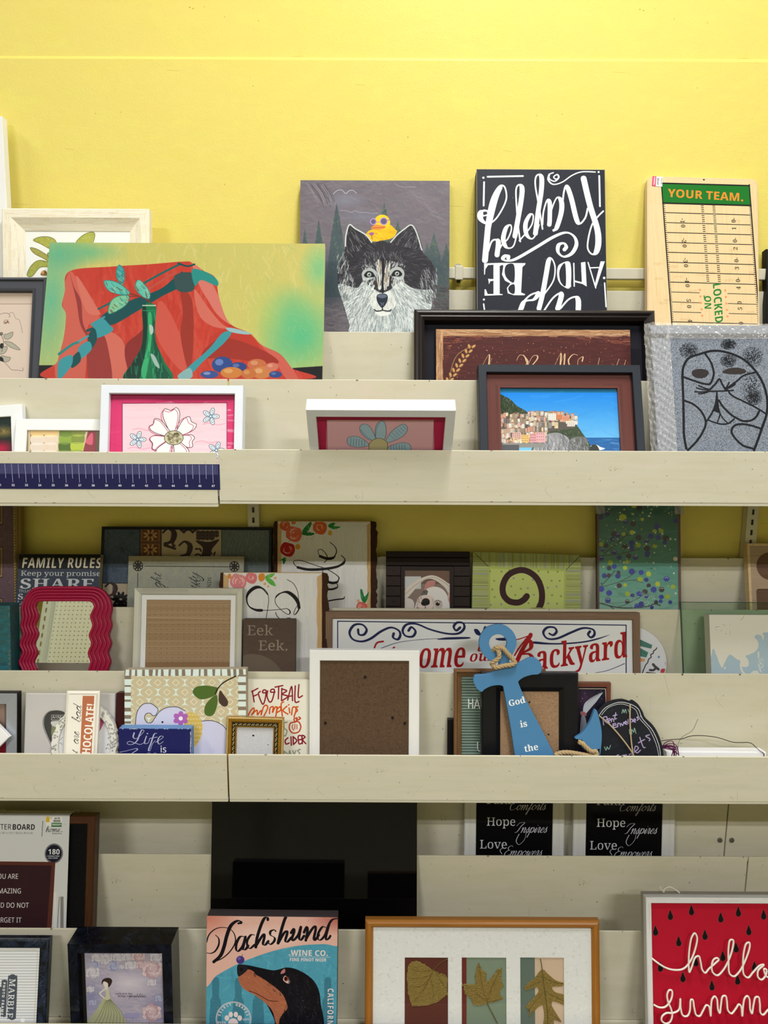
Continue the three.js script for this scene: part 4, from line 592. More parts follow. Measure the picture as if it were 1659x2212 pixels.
// ---------------------------------------------------------------- top shelf, front step
{ // seaside village
  const it = lean('picture_frame', 'photo of a cliffside village above blue sea in a navy frame with red inner frame', 'picture', { u: 0, k: 3, x: [1033, 1383], top: 787.5, th: 0.03, a: 21 });
  mesh('frame', frameGeo(it.W, it.H, flatFrame(0.0165, 0.03)), std('#1e2530', 0.45), it.g);
  const d = 0.0165, IW = it.W - 2 * d; const gi = frameGeo(IW, it.H - 2 * d, [[0, -0.03], [0, -0.012], [0.028, -0.012], [0.028, -0.03]]); gi.translate(0, d, 0); mesh('inner_frame', gi, mapped(woodMaroon, 2, 2, 0.4), it.g);
  const e = d + 0.028, q = { u0: -it.W / 2 + e, u1: it.W / 2 - e, v0: e, v1: it.H - e }; const A = innerArt(it, q, -0.017, { bg: '#2a86d8', res: 3200 }).from(1020, 780, 4.1475);
  for (let y = 235; y < 830; y += 4) { const t = (y - 280) / 400; A.rect(css(30 + 70 * t, 130 + 50 * t, 225 + 8 * t), 230, y, 1420, y + 5); } A.rect('#1a6f9c', 230, 225, 1420, 282); A.brush(60, [230, 300, 1400, 300, 1400, 680, 230, 680], ['#3f9be4', '#62b2ee', '#2e8cd8'], { len: 200, w: 30, ang: 5, alpha: 0.12 });
  A.rect('#1560a4', 1000, 686, 1420, 830); A.brush(120, [1000, 690, 1420, 690, 1420, 830, 1000, 830], ['#0e4c8c', '#2a7fc0', '#bcd8ea'], { len: 60, w: 3, ang: 3, jit: 0.1, alpha: 0.4 }); A.fill('#dfe9ee', [1060, 765, 1110, 750, 1150, 770, 1190, 785, 1120, 800]);
  const hill = [230, 310, 300, 320, 350, 350, 400, 400, 470, 440, 500, 470, 480, 520, 230, 540]; A.fill('#34432f', hill); A.brush(200, hill, ['#27351f', '#4d5a42', '#6e6a62', '#1d2918'], { len: 20, w: 7, jit: 2, alpha: 0.7 });
  const rock = [650, 600, 760, 520, 860, 540, 930, 570, 990, 650, 1040, 720, 1060, 770, 1040, 830, 560, 830, 590, 700]; A.fill('#3c4a34', rock); A.brush(300, rock, ['#2c3a26', '#55604a', '#1f2b1b', '#6d6e62'], { len: 24, w: 8, jit: 2, alpha: 0.7 });
  const cl = [600, 700, 690, 650, 780, 645, 860, 690, 870, 760, 850, 830, 540, 830, 560, 770]; A.fill('#8e8f94', cl); A.brush(160, cl, ['#6a6b70', '#a9aab0', '#55565c', '#bcbdc2'], { len: 60, w: 6, ang: 80, jit: 0.6, alpha: 0.7 }); A.fill('#707176', [880, 700, 1000, 680, 1040, 740, 1030, 830, 870, 830]); A.brush(100, [880, 700, 1000, 680, 1040, 740, 1030, 830, 870, 830], ['#3f4a38', '#9a9b9e', '#55584f'], { len: 36, w: 7, ang: 70, jit: 0.8, alpha: 0.7 }); A.fill('#2c3328', [1050, 790, 1080, 750, 1120, 760, 1140, 830, 1040, 830]);
  A.fill('#57524e', [232, 480, 480, 470, 640, 450, 800, 455, 900, 500, 920, 600, 650, 640, 640, 760, 236, 760], false);
  const cols = ['#d9d4cc', '#8f8a86', '#a08c78', '#77706c', '#c9b9a8', '#d8a890', '#e0c8a0', '#c98a78', '#e8e4dc', '#b8a898', '#d8b8b0', '#cf9a8a', '#dcd0b0'];
  for (let row = 0; row < 6; row++) for (let i = 0; i < 30; i++) {
    const X = 236 + i * 24 + rr(-8, 8), top = X < 480 ? 470 : 455 + Math.max(0, X - 780) * 0.25, Y = top + row * 46 + rr(-10, 10); if (X > 660 && row > 2) continue; if (X > 920) continue; if (X > 640 && row > 1 && X > 740) continue;
    const w = rr(20, 38), h = rr(28, 56); A.rect(cols[(rnd() * cols.length) | 0], X, Y, X + w, Y + h); A.rect(rnd() < 0.5 ? '#9a6a52' : '#8a8580', X - 1, Y - 5, X + w + 1, Y + 1); A.rect('rgba(50,45,50,0.35)', X + w - 4, Y, X + w, Y + h); for (let a = 0; a < 2; a++) for (let b = 0; b < 3; b++) if (rnd() < 0.8) A.rect('#4c4a4e', X + 5 + a * (w * 0.45), Y + 7 + b * 14, X + 9 + a * (w * 0.45), Y + 14 + b * 14);
  }
  for (const [X, Y, w, h, c] of [[515, 650, 60, 80, '#d79aa0'], [575, 640, 80, 90, '#dba6ac'], [360, 640, 80, 60, '#cfa8a0'], [440, 660, 70, 70, '#e0b870'], [750, 480, 60, 44, '#d8885c'], [810, 490, 60, 46, '#e09a80'], [680, 470, 70, 60, '#ece8e0'], [850, 540, 70, 46, '#e8dcd4']]) { A.rect(c, X, Y, X + w, Y + h); for (let a = 0; a < 4; a++) for (let b = 0; b < 3; b++) A.rect('#5a4a4c', X + 6 + a * w / 4.4, Y + 8 + b * h / 3.4, X + 11 + a * w / 4.4, Y + 16 + b * h / 3.4); }
  A.rect('#8a8a86', 270, 735, 640, 775).rect('#55565a', 236, 750, 420, 830).spatter(40, 300, 690, 420, 720, ['#f0d8a0', '#c98a60'], 2, 5);
  A.put('photo', 0.25);
}
{ // panda canvas in plastic
  const it = lean('canvas_painting', 'black line panda drawing on dark canvas wrapped in crinkled clear plastic', 'painting', { u: 0, k: 3, x: [1405, 1760], top: 703, th: 0.02, a: 20, dz: 0.006 });
  body(it, std('#1a1d26', 0.8));
  const A = new Art(it, { bg: '#7d8694', res: 2600, max: 1200 }).from(1380, 690, 5.946);
  for (let i = 0; i < 60000; i++) { const X = rr(-40, 2300), Y = rr(230, 2000); A.x.fillStyle = rnd() < 0.5 ? '#10131a' : rnd() < 0.55 ? '#a9b2bf' : '#6b7482'; const a = A.m(X, Y); A.x.fillRect(a[0], a[1], rr(1, 2.6), rr(1, 2.2)); }
  for (let i = 0; i < 2500; i++) { const X = rr(330, 2300), Y = rr(240, 1800); A.line(rnd() < 0.5 ? 'rgba(170,178,190,0.35)' : 'rgba(20,24,32,0.3)', 3, rnd() < 0.5 ? [X, Y, X + rr(10, 40), Y] : [X, Y, X, Y + rr(10, 40)], false); }
  const blot = (X, Y, r, ry = r) => { for (let i = 0; i < 700; i++) { const t = rr(0, 6.28), k = Math.sqrt(rnd()) * 1.15; A.dot('rgba(10,12,20,0.8)', X + Math.cos(t) * r * k, Y + Math.sin(t) * ry * k, rr(2, 8) * (1.2 - k * 0.6)); } };
  blot(640, 400, 110, 90); blot(1460, 480, 120, 120); blot(1150, 320, 90, 60); blot(1150, 530, 90, 80); blot(1440, 880, 120, 200); blot(1480, 1000, 90, 90); A.rect('#14171e', -60, 180, 2300, 238);
  const K = '#0b0d14'; A.fill('#2b2527', [690, 660, 780, 635, 870, 650, 900, 690, 850, 745, 760, 755, 690, 720]).fill('#2e2827', [1070, 680, 1150, 630, 1280, 620, 1380, 660, 1330, 700, 1180, 705]);
  const l = (w, p) => A.line(K, w, p); l(30, [560, 760, 570, 620, 640, 500, 800, 440, 940, 405, 1080, 412, 1240, 460, 1380, 540, 1520, 690, 1610, 860, 1650, 1040, 1640, 1220, 1580, 1400, 1540, 1520, 1480, 1680]); l(30, [560, 740, 570, 1000, 575, 1240, 580, 1480, 610, 1660]); l(26, [850, 440, 920, 540, 955, 640, 960, 720, 915, 825, 830, 825, 700, 785, 575, 740]); l(24, [915, 900, 990, 820, 1035, 765, 1070, 830, 1110, 900]); l(20, [910, 925, 1130, 918]); l(22, [1110, 900, 1250, 800, 1350, 720, 1500, 680]); l(22, [1150, 920, 1200, 980, 1340, 1050, 1500, 1130, 1630, 1210]); l(26, [1030, 1040, 1080, 1120, 1180, 1220, 1260, 1270, 1340, 1305, 1430, 1300, 1500, 1260, 1545, 1180]); l(26, [590, 1045, 700, 1090, 800, 1180, 855, 1290, 850, 1380, 790, 1500, 720, 1590, 630, 1680]); l(22, [870, 1310, 940, 1200, 990, 1080, 1003, 940]); l(16, [1003, 940, 1010, 1080, 1040, 1200, 1030, 1260]); l(20, [890, 1290, 960, 1320, 1060, 1345, 1150, 1335, 1225, 1280]); l(16, [1040, 1200, 1080, 1270, 1140, 1330]); l(14, [1040, 1240, 1010, 1320]); l(26, [1570, 1405, 1450, 1365, 1330, 1345, 1230, 1365, 1190, 1440, 1240, 1530, 1340, 1620, 1470, 1660]);
  for (const [a, b, c, d] of [[915, 900, 770, 850], [910, 905, 740, 880], [900, 920, 720, 930], [890, 930, 770, 955], [1110, 890, 1160, 810], [1120, 895, 1240, 830], [1130, 905, 1215, 910]]) l(18, [a, b, (a + c) / 2, (b + d) / 2 + 8, c, d]);
  A.fill(K, [995, 960, 1012, 960, 1030, 1130, 1030, 1200, 960, 1180, 930, 1220, 975, 1080]);
  A.put('painting', 0.5, { bumpMap: bumpWeave, bumpScale: 0.0004 });
  // clear wrap: crumpled sheet over the left and top edges, flat elsewhere
  const crinkle = (name, x0, x1, y0, y1, nx, ny, amp, z0, wrapBack) => {
    const g = new THREE.PlaneGeometry(x1 - x0, y1 - y0, nx, ny); g.translate((x0 + x1) / 2, (y0 + y1) / 2, z0); const p = g.attributes.position;
    for (let i = 0; i < p.count; i++) { const X = p.getX(i), Y = p.getY(i); let z = p.getZ(i) + amp * (rnd() * 0.8 + 0.5 * Math.sin(X * 900 + Math.sin(Y * 120) * 2) + 0.3 * Math.sin(Y * 400 + X * 300)); if (wrapBack) z += wrapBack(X, Y); p.setZ(i, z); } g.computeVertexNormals(); return g;
  };
  const film = new THREE.MeshPhysicalMaterial({ color: '#ffffff', roughness: 0.14, transmission: 0.8, thickness: 0, ior: 1.5, specularIntensity: 1, side: THREE.DoubleSide });
  const x0 = -it.W / 2; mesh('plastic_wrap', crinkle('w', x0 - 0.012, x0 + 0.036, 0.004, it.H + 0.004, 40, 120, 0.0034, 0.004, (X) => (X < x0 + 0.004 ? -(x0 + 0.004 - X) * 0.6 : 0)), film, it.g);
  mesh('plastic_wrap', crinkle('w', x0 + 0.03, it.W / 2, it.H - 0.03, it.H + 0.002, 90, 20, 0.0018, 0.0036, null), film, it.g);
}
{ // pink flower drawing, upright
  const it = lean('picture_frame', 'pink print of a white daisy in a white frame beside the thread spool picture', 'picture', { u: 0, k: 3, x: [218, 525.5], top: 832, th: 0.028, a: 14, dz: 0.032 });
  const q = framed(it, flatFrame(0.0165, 0.028), std('#dfe6f2', 0.4));
  const A = innerArt(it, q, -0.011, { bg: '#d63c74', res: 3000 }).from(0, 800, 2.9625);
  A.brush(200, [650, 100, 1560, 100, 1560, 900, 650, 900], ['#dd4a80', '#c93268', '#e0588a'], { len: 90, w: 12, ang: 10, alpha: 0.3 }); A.rect('#9c2450', 690, 140, 1510, 190).line('#c42e66', 8, [700, 192, 900, 186, 1150, 196, 1500, 190]);
  A.rect('#f2cfdc', 783, 212, 1452, 900); A.brush(120, [783, 212, 1452, 212, 1452, 900, 783, 900], ['#f6dce6', '#ecc0d0', '#efc8d6'], { len: 160, w: 14, ang: 0, jit: 0.1, alpha: 0.4 }); for (const [X, Y] of [[900, 380], [1300, 460], [1350, 345], [870, 500]]) A.line('rgba(220,140,170,0.5)', 7, [X - 50, Y, X - 10, Y - 8, X + 40, Y + 4, X + 90, Y - 4]); A.line('#7a2a4c', 4, [783, 212, 783, 900], false).line('#7a2a4c', 4, [783, 212, 1452, 206, 1452, 900], false);
  const pet = (cx, cy, ang, len, wd) => { const p = [], o = []; const sh = [[0, 0], [0.45, 0.36], [0.8, 0.52], [1, 0.36], [0.93, 0], [1, -0.36], [0.8, -0.52], [0.45, -0.36]]; for (const [a, b] of sh) { const X = a * len, Y = b * wd; p.push(cx + X * Math.cos(ang) - Y * Math.sin(ang), cy + X * Math.sin(ang) + Y * Math.cos(ang)); o.push(cx - 12 + X * 0.94 * Math.cos(ang) - Y * Math.sin(ang), cy + 4 + X * 0.96 * Math.sin(ang) + Y * Math.cos(ang)); } A.fill('#f4f4f4', p); A.line('#5a3a44', 4, p, true, true); A.line('#b53a66', 3.5, o, true, true); };
  for (const [a, l, w] of [[-96, 190, 105], [-145, 170, 85], [-42, 165, 90], [165, 150, 90], [12, 130, 80], [125, 150, 90], [62, 140, 90]]) pet(1112, 432, R(a), l, w);
  A.dot('#c9c3a4', 1112, 432, 60, 45).ring('#4a463a', 4, 1112, 432, 60, 45); for (let i = 0; i < 46; i++) { const t = rr(0, 6.28), k = Math.sqrt(rnd()); A.ring('#55503c', 2.4, 1112 + Math.cos(t) * 50 * k, 432 + Math.sin(t) * 36 * k, 5); }
  const small = (X, Y) => { for (let i = 0; i < 5; i++) { const t = R(-90 + 72 * i + 18); A.dot('#f2f6fa', X + Math.cos(t) * 30, Y + Math.sin(t) * 30, 26, 14, t).ring('#3f4a5c', 3.4, X + Math.cos(t) * 30, Y + Math.sin(t) * 30, 26, 14, t).ring('#4a86b4', 3.4, X + Math.cos(t) * 26, Y + Math.sin(t) * 26, 18, 6, t); } A.dot('#e8f0f6', X, Y, 8).ring('#3f5a74', 3, X, Y, 8); };
  small(1348, 295); small(880, 443); small(1385, 512);
  A.put('print', 0.6); mesh('backing', box(q.u0, q.u1, q.v0, q.v1, -0.028, -0.013), M.kraft, it.g);
}
{ // thread spools picture
  const it = lean('picture_frame', 'photo of cream and green thread spools in a white frame', 'picture', { u: 0, k: 3, x: [34, 262], top: 905, th: 0.016, a: 17, dz: 0.018 });
  const q = framed(it, flatFrame(0.0235, 0.016), M.white);
  const A = innerArt(it, q, -0.004, { bg: '#6b5a3c', res: 3000 }).from(0, 860, 7.213);
  A.rect('#8a7a64', 380, 490, 470, 1500).rect('#cdbf9c', 440, 490, 472, 1500).rect('#cdbf9c', 870, 490, 925, 1500).fill('#cdbf9c', [1330, 520, 1375, 520, 1290, 860, 1250, 860], false).fill('#8c2c38', [1370, 520, 1500, 520, 1500, 1500, 1290, 1500, 1290, 860], false).fill('#d65a72', [1350, 640, 1440, 540, 1440, 720, 1340, 700]);
  const spool = (X, Y, w, h, c, c2) => { A.fill(c, [X, Y, X + w / 2, Y + h * 0.16, X + w, Y, X + w, Y + h, X + w / 2, Y + h * 1.16, X, Y + h]); A.fill(c2, [X, Y, X + w / 2, Y - 12, X + w, Y, X + w / 2, Y + h * 0.2]); for (let i = 0; i < 9; i++) A.line('rgba(90,80,50,0.18)', 3, [X, Y + h * 0.2 + i * h * 0.09, X + w / 2, Y + h * 0.36 + i * h * 0.09, X + w, Y + h * 0.2 + i * h * 0.09]); };
  for (let r = -1; r < 8; r++) { const y = 590 + r * 118; spool(485 - r * 2, y, 195, 108, r < 0 ? '#ecc98c' : '#e6d9cc', r < 1 ? '#f3dcae' : '#e9dfd6'); spool(692 - r * 6, y - 6, 200, 110, r < 0 ? '#ecc98c' : '#e8d6c4', r < 1 ? '#f3dcae' : '#eadcd0'); spool(930 - r * 10, y - 4, 185, 108, ['#8aa838', '#4d6a1e', '#6c8a28'][(r + 3) % 3], '#6f8a3a'); spool(1120 - r * 12, y - 10, 190, 108, ['#7d9030', '#b5c840', '#7f8e34'][(r + 3) % 3], '#9cae44'); }
  A.put('photo', 0.3); mesh('backing', box(q.u0, q.u1, q.v0, q.v1, -0.016, -0.006), M.kraft, it.g);
}
{ // tilted white frame at the edge
  const it = lean('picture_frame', 'tilted white frame with a dark rose photo beside the spool picture', 'picture', { u: 0, k: 3, x: [-170, 47], top: 880, ytop2: 880, th: 0.016, a: 14, rot: -4, dz: 0.0 });
  const q = framed(it, flatFrame(0.0235, 0.016), std('#e9ecf1', 0.4)); const A = innerArt(it, q, -0.005, { bg: '#1d2c28', res: 2500 }).from(0, 860, 7.213);
  A.soft('rgba(150,125,70,1)', 60, 520, 240, 120); A.soft('rgba(190,30,70,1)', 20, 780, 260, 160); A.soft('rgba(200,40,80,1)', 60, 1000, 300, 200); A.brush(60, [-300, 380, 200, 380, 200, 520, -300, 520], ['#12201c', '#2c4038'], { len: 120, w: 10, ang: 40, alpha: 0.5 }); A.put('photo', 0.3);
}
{ // second flower print, tipped forward over the lip
  // it lies tipped forward over the lip: measured from its lower front edge
  const a = 38, AA = R(a); const up = new THREE.Vector3(0, Math.cos(AA), Math.sin(AA)), n = new THREE.Vector3(0, -Math.sin(AA), Math.cos(AA));
  const lip = new THREE.Vector3(0, TOPS[0][3] + 0.0005, PZ[3] - 0.0048);                     // the face rests against the top of the lip from behind
  const L = hitPlane(660.5, 885, lip, n), Rr = hitPlane(985, 885, lip, n); const W = Rr.x - L.x, dTop = L.clone().sub(lip).dot(up), below = (LIP + 0.0005 - 0.001) / Math.cos(AA), H = dTop + below, th = 0.03;
  const g = new THREE.Group(); g.name = numbered('picture_frame'); scene.add(g); tag(g, 'white framed blue flower print tipped forward over the shelf lip', 'picture'); const o = lip.clone().addScaledVector(up, -below); g.position.set((L.x + Rr.x) / 2, o.y, o.z); g.rotation.x = AA; g.updateMatrixWorld(true);
  const it = { g, W, H, th, n, inv: g.matrixWorld.clone().invert() }; it.local = (px, py, z = 0) => hitPlane(px, py, g.localToWorld(new THREE.Vector3(0, 0, z)), n).applyMatrix4(it.inv);
  const q = framed(it, flatFrame(0.0175, th), std('#e6e9ee', 0.4)); const A = innerArt(it, q, -0.008, { bg: '#b52850', res: 3000 }).from(640, 850, 4.608);
  A.rect('#e2b0bc', 300, 262, 1372, 900).line('#7a2038', 5, [318, 900, 302, 262, 1372, 268, 1352, 900], false);
  const P = (p, c) => { A.fill(c || '#a8c6da', p); A.line('#5a5a70', 5, p, true, true); };
  P([720, 500, 640, 440, 560, 425, 510, 450, 520, 510, 600, 535, 700, 525]); P([790, 450, 740, 340, 690, 305, 640, 320, 635, 370, 680, 430, 740, 465]); P([880, 450, 895, 360, 880, 290, 840, 275, 800, 310, 785, 380, 800, 450]); P([890, 470, 940, 390, 1010, 330, 1070, 305, 1108, 345, 1080, 410, 1000, 460, 910, 490]); P([910, 540, 1000, 500, 1080, 490, 1130, 510, 1140, 560, 1060, 600, 920, 590]);
  for (let i = 0; i < 6; i++) { A.line('#4a6a8c', 4, [545 + i * 27, 440 + i * 6, 540 + i * 28, 520 + i * 2]); A.line('#6a86a4', 4, [930 + i * 26, 410 - i * 18, 980 + i * 24, 460 - i * 20]); A.line('#3f6a74', 4, [940 + i * 28, 510, 945 + i * 28, 580]); } A.line('#5f92c0', 6, [640, 360, 690, 420, 750, 465]).line('#5f92c0', 6, [790, 440, 800, 350, 830, 290]);
  A.fill('#c9bf94', [725, 510, 740, 475, 790, 450, 850, 448, 900, 475, 910, 520, 900, 580, 730, 580]).line('#4a463a', 5, [725, 560, 728, 500, 780, 455, 850, 450, 905, 490, 908, 560]);
  A.put('print', 0.6); mesh('backing', box(q.u0, q.u1, q.v0, q.v1, -th, -0.012), M.kraft, g);
}

// ---------------------------------------------------------------- shared makers for the lower shelves
const clearFilm = new THREE.MeshPhysicalMaterial({ color: '#ffffff', roughness: 0.1, transmission: 0.95, thickness: 0, ior: 1.4, specularIntensity: 0.6, side: THREE.DoubleSide });
function crumpled(x0, x1, y0, y1, z, nx, ny, amp) { const g = new THREE.PlaneGeometry(x1 - x0, y1 - y0, nx, ny); g.translate((x0 + x1) / 2, (y0 + y1) / 2, z); const p = g.attributes.position; for (let i = 0; i < p.count; i++) p.setZ(i, p.getZ(i) + amp * (rnd() + 0.5 * Math.sin(p.getX(i) * 500 + p.getY(i) * 260))); g.computeVertexNormals(); return g; }
function ropeGeo(points, r, twist = 120, seg = 0) {               // three strands laid round a curve
  const c = new THREE.CatmullRomCurve3(points), n = seg || Math.max(24, Math.round(c.getLength() / (r * 0.55))); const fr = c.computeFrenetFrames(n, false), gs = [];
  const ctr = []; for (let i = 0; i <= n; i++) ctr.push(c.getPointAt(i / n)); const len = c.getLength();
  for (let s = 0; s < 3; s++) { const pts = []; for (let i = 0; i <= n; i++) { const t = s * 2.0944 + (i / n) * len * twist * 2; pts.push(ctr[i].clone().addScaledVector(fr.normals[i], Math.cos(t) * r * 0.5).addScaledVector(fr.binormals[i], Math.sin(t) * r * 0.5)); } gs.push(new THREE.TubeGeometry(new THREE.CatmullRomCurve3(pts), n, r * 0.56, 6, false)); }
  return mergeGeometries(gs);
}
function shapePx(it, k, p, z = 0, smooth = false) {                // outline in zoom pixels -> shape in metres on the face
  let q = []; for (let i = 0; i < p.length; i += 2) { const l = it.local(k[0] + p[i] / k[2], k[1] + p[i + 1] / k[2], z); q.push([l.x, l.y]); } if (smooth) q = spline(q, true, 6); return q;
}
const toShape = (q) => new THREE.Shape(q.map((a) => new THREE.Vector2(a[0], a[1])));
function slab(q, z0, z1, bev = 0.001, hole) { const s = toShape(q); if (hole) s.holes.push(new THREE.Path(hole.map((a) => new THREE.Vector2(a[0], a[1])))); const g = new THREE.ExtrudeGeometry(s, { depth: z1 - z0 - 2 * bev, bevelEnabled: bev > 0, bevelSize: bev, bevelThickness: bev, bevelSegments: 2, bevelOffset: -bev }); g.translate(0, 0, z0 + bev); return g; }
const canvasMat = std('#ddd8cc', 0.85);

// ---------------------------------------------------------------- middle shelf, rear step
{ // gold framed purple print at the edge
  const it = lean('picture_frame', 'purple damask print with small panels in a beaded old gold frame', 'picture', { u: 1, k: 1, x: [-330, 41], top: 1050, th: 0.024, a: 8 });
  const gold = std('#8c7a52', 0.4, 0.5); const q = framed(it, [[0, -0.024], [0, -0.006], [0.003, -0.002], [0.006, -0.004], [0.009, 0], [0.015, -0.001], [0.018, -0.006], [0.021, -0.012], [0.021, -0.024]], gold);
  const A = innerArt(it, q, -0.013, { bg: '#6a5560', res: 1600 }).from(0, 1080, 5.027);
  A.brush(500, [-900, -200, 110, -200, 110, 1250, -900, 1250], ['#5a4452', '#7d6672', '#4f3c4a', '#87707c'], { len: 40, w: 12, jit: 2, alpha: 0.4 });
  for (const y of [-60, 515, 1070]) { A.rect('#3c2f2c', -300, y - 5, 32, y + 330).rect('#a08468', -300, y + 3, 25, y + 320).rect('#6b5246', -280, y + 22, 12, y + 300); }
  A.put('print', 0.6); const bd = []; for (let y = 0.02; y < it.H - 0.02; y += 0.0065) { const s = new THREE.SphereGeometry(0.0032, 8, 6); s.translate(it.W / 2 - 0.012, y, -0.0005); bd.push(s); } mesh('beading', mergeGeometries(bd), std('#a89568', 0.35, 0.5), it.g);
}
{ // family rules
  const it = lean('wall_sign', 'dark FAMILY RULES word sign behind the pink wavy mirror', 'sign', { u: 1, k: 1, x: [41, 217.5], top: 1197, th: 0.02, a: 18, dz: 0.03 });
  mesh('panel', rbox(-it.W / 2, it.W / 2, 0, it.H, -it.th, -0.0004, 0.001), std('#9c9078', 0.6), it.g);
  const A = new Art(it, { bg: '#3a4356', res: 3200 }).from(0, 1080, 5.027), T = '#cfd3da';
  A.brush(300, [150, 600, 1100, 600, 1100, 1250, 150, 1250], ['#414b60', '#333b4c', '#4a556a'], { len: 30, w: 8, jit: 2, alpha: 0.5 }); A.rect('#0a0b0e', 150, 590, 1110, 748);
  A.text('FAMILY', 228, 738, 152, '#c9c2b2', { sx: 0.78, skew: 0.08, track: 6 }).text('RULES', 722, 738, 152, '#c9c2b2', { sx: 0.78, skew: 0.08, track: 6 }).text('Keep your promises', 222, 822, 72, T, { font: 'serif', sx: 1.32 }).text('SHARE', 208, 962, 148, T, { font: 'bold serif', sx: 1.55 }).text('Think of others', 200, 1003, 44, T, { font: 'mono', sx: 1.1 }).text('SAY I LOVE YOU', 188, 1080, 84, T, { font: 'bold serif', sx: 1.3 }).text('Laugh', 184, 1138, 60, T, { font: 'serif' });
  A.put('print', 0.5);
}
{ // damask patchwork picture
  const it = lean('picture_frame', 'large dark patchwork damask picture in a thin black frame', 'picture', { u: 1, k: 1, x: [219.5, 588], top: 1138, th: 0.016, a: 15 });
  const q = framed(it, flatFrame(0.007, 0.016), std('#08080a', 0.4)); const A = innerArt(it, q, -0.002, { bg: '#4a5258', res: 2000 }).from(200, 1120, 3.95);
  A.rect('#475566', 80, 70, 402, 552).rect('#5f6b6c', 1100, 80, 1540, 900).rect('#b3a387', 585, 80, 1100, 900).rect('#5a3d2c', 402, 70, 586, 330).rect('#b0a188', 80, 552, 420, 900); A.brush(900, [80, 70, 402, 70, 402, 552, 80, 552], ['#3e4c5e', '#54647a', '#34404e'], { len: 22, w: 9, jit: 2, alpha: 0.35 }); A.brush(500, [1100, 80, 1540, 80, 1540, 600, 1100, 600], ['#6c7878', '#525e60', '#77817c'], { len: 26, w: 8, jit: 2, alpha: 0.4 });
  for (const [X, Y, s, c] of [[250, 250, 1, '#2c3a4a'], [180, 430, 0.8, '#324254'], [310, 460, 0.6, '#2c3a4a'], [330, 120, 0.6, '#334356']]) for (let i = 0; i < 9; i++) { const t = i * 0.7; A.pen(c, [X, Y, X + Math.cos(t) * 30 * s, Y + Math.sin(t) * 24 * s, X + Math.cos(t + 0.5) * 52 * s, Y + Math.sin(t + 0.5) * 44 * s], 3, 12 * s); }
  for (const Y of [90, 215]) { A.rect('#8a6238', 415, Y, 572, Y + 105); A.rect('#5e3c22', 424, Y + 8, 562, Y + 98); for (let i = 0; i < 8; i++) { const t = i * 0.785 + 0.4; A.dot('#b88a58', 493 + Math.cos(t) * 42, Y + 52 + Math.sin(t) * 30, 22, 9, t); } A.dot('#4a2c1a', 493, Y + 52, 14); }
  const D = '#3a2a2a', pais = (X, Y, s, f) => { A.pen(D, [X, Y, X + 40 * s * f, Y - 30 * s, X + 80 * s * f, Y, X + 70 * s * f, Y + 60 * s, X + 20 * s * f, Y + 90 * s, X + 90 * s * f, Y + 120 * s], 14 * s, 44 * s); for (let i = 0; i < 7; i++) A.dot(D, X + (85 + 12 * Math.sin(i)) * s * f, Y + (-10 + i * 18) * s, 14 * s, 9 * s, i); A.line('rgba(200,185,160,0.7)', 2.5, [X + 10 * s * f, Y + 4, X + 44 * s * f, Y - 14 * s, X + 66 * s * f, Y + 8 * s, X + 56 * s * f, Y + 50 * s]); };
  pais(600, 120, 1.15, 1); pais(740, 230, 1.1, 1); A.fill(D, [880, 190, 990, 200, 1080, 180, 1020, 260, 1000, 330, 930, 330, 940, 250]); for (let i = 0; i < 14; i++) A.dot(D, 905 + (i % 5) * 38, 120 + Math.floor(i / 5) * 24, 22, 18).ring('rgba(200,185,160,0.6)', 2, 905 + (i % 5) * 38, 120 + Math.floor(i / 5) * 24, 12); for (let i = 0; i < 12; i++) { A.dot(D, 760 + i * 12, 100 + 14 * Math.sin(i), 16, 9, i); A.dot(D, 890 + (i % 6) * 30, 260 + i * 8, 20, 8, i); }
  pais(110, 580, 1, 1); for (let i = 0; i < 10; i++) { const t = i * 0.63; A.dot('#141214', 240 + Math.cos(t) * 44, 690 + Math.sin(t) * 38, 30, 13, t); } A.rect('#0e0d10', 165, 730, 300, 900);
  for (let i = 0; i < 9; i++) A.pen('#7d8985', [1130 + i * 36, 330 - i * 12, 1170 + i * 30, 180 + i * 6, 1230 + i * 26, 140 + i * 8, 1200 + i * 32, 110], 3, 14);
  A.line('#2c221c', 6, [402, 70, 402, 560], false).line('#2c221c', 6, [586, 70, 586, 330], false).line('#30363a', 5, [1100, 80, 1100, 400], false).line('#20262c', 6, [80, 552, 402, 552], false); A.put('print', 0.45); mesh('backing', box(q.u0, q.u1, q.v0, q.v1, -0.016, -0.004), M.kraft, it.g);
}
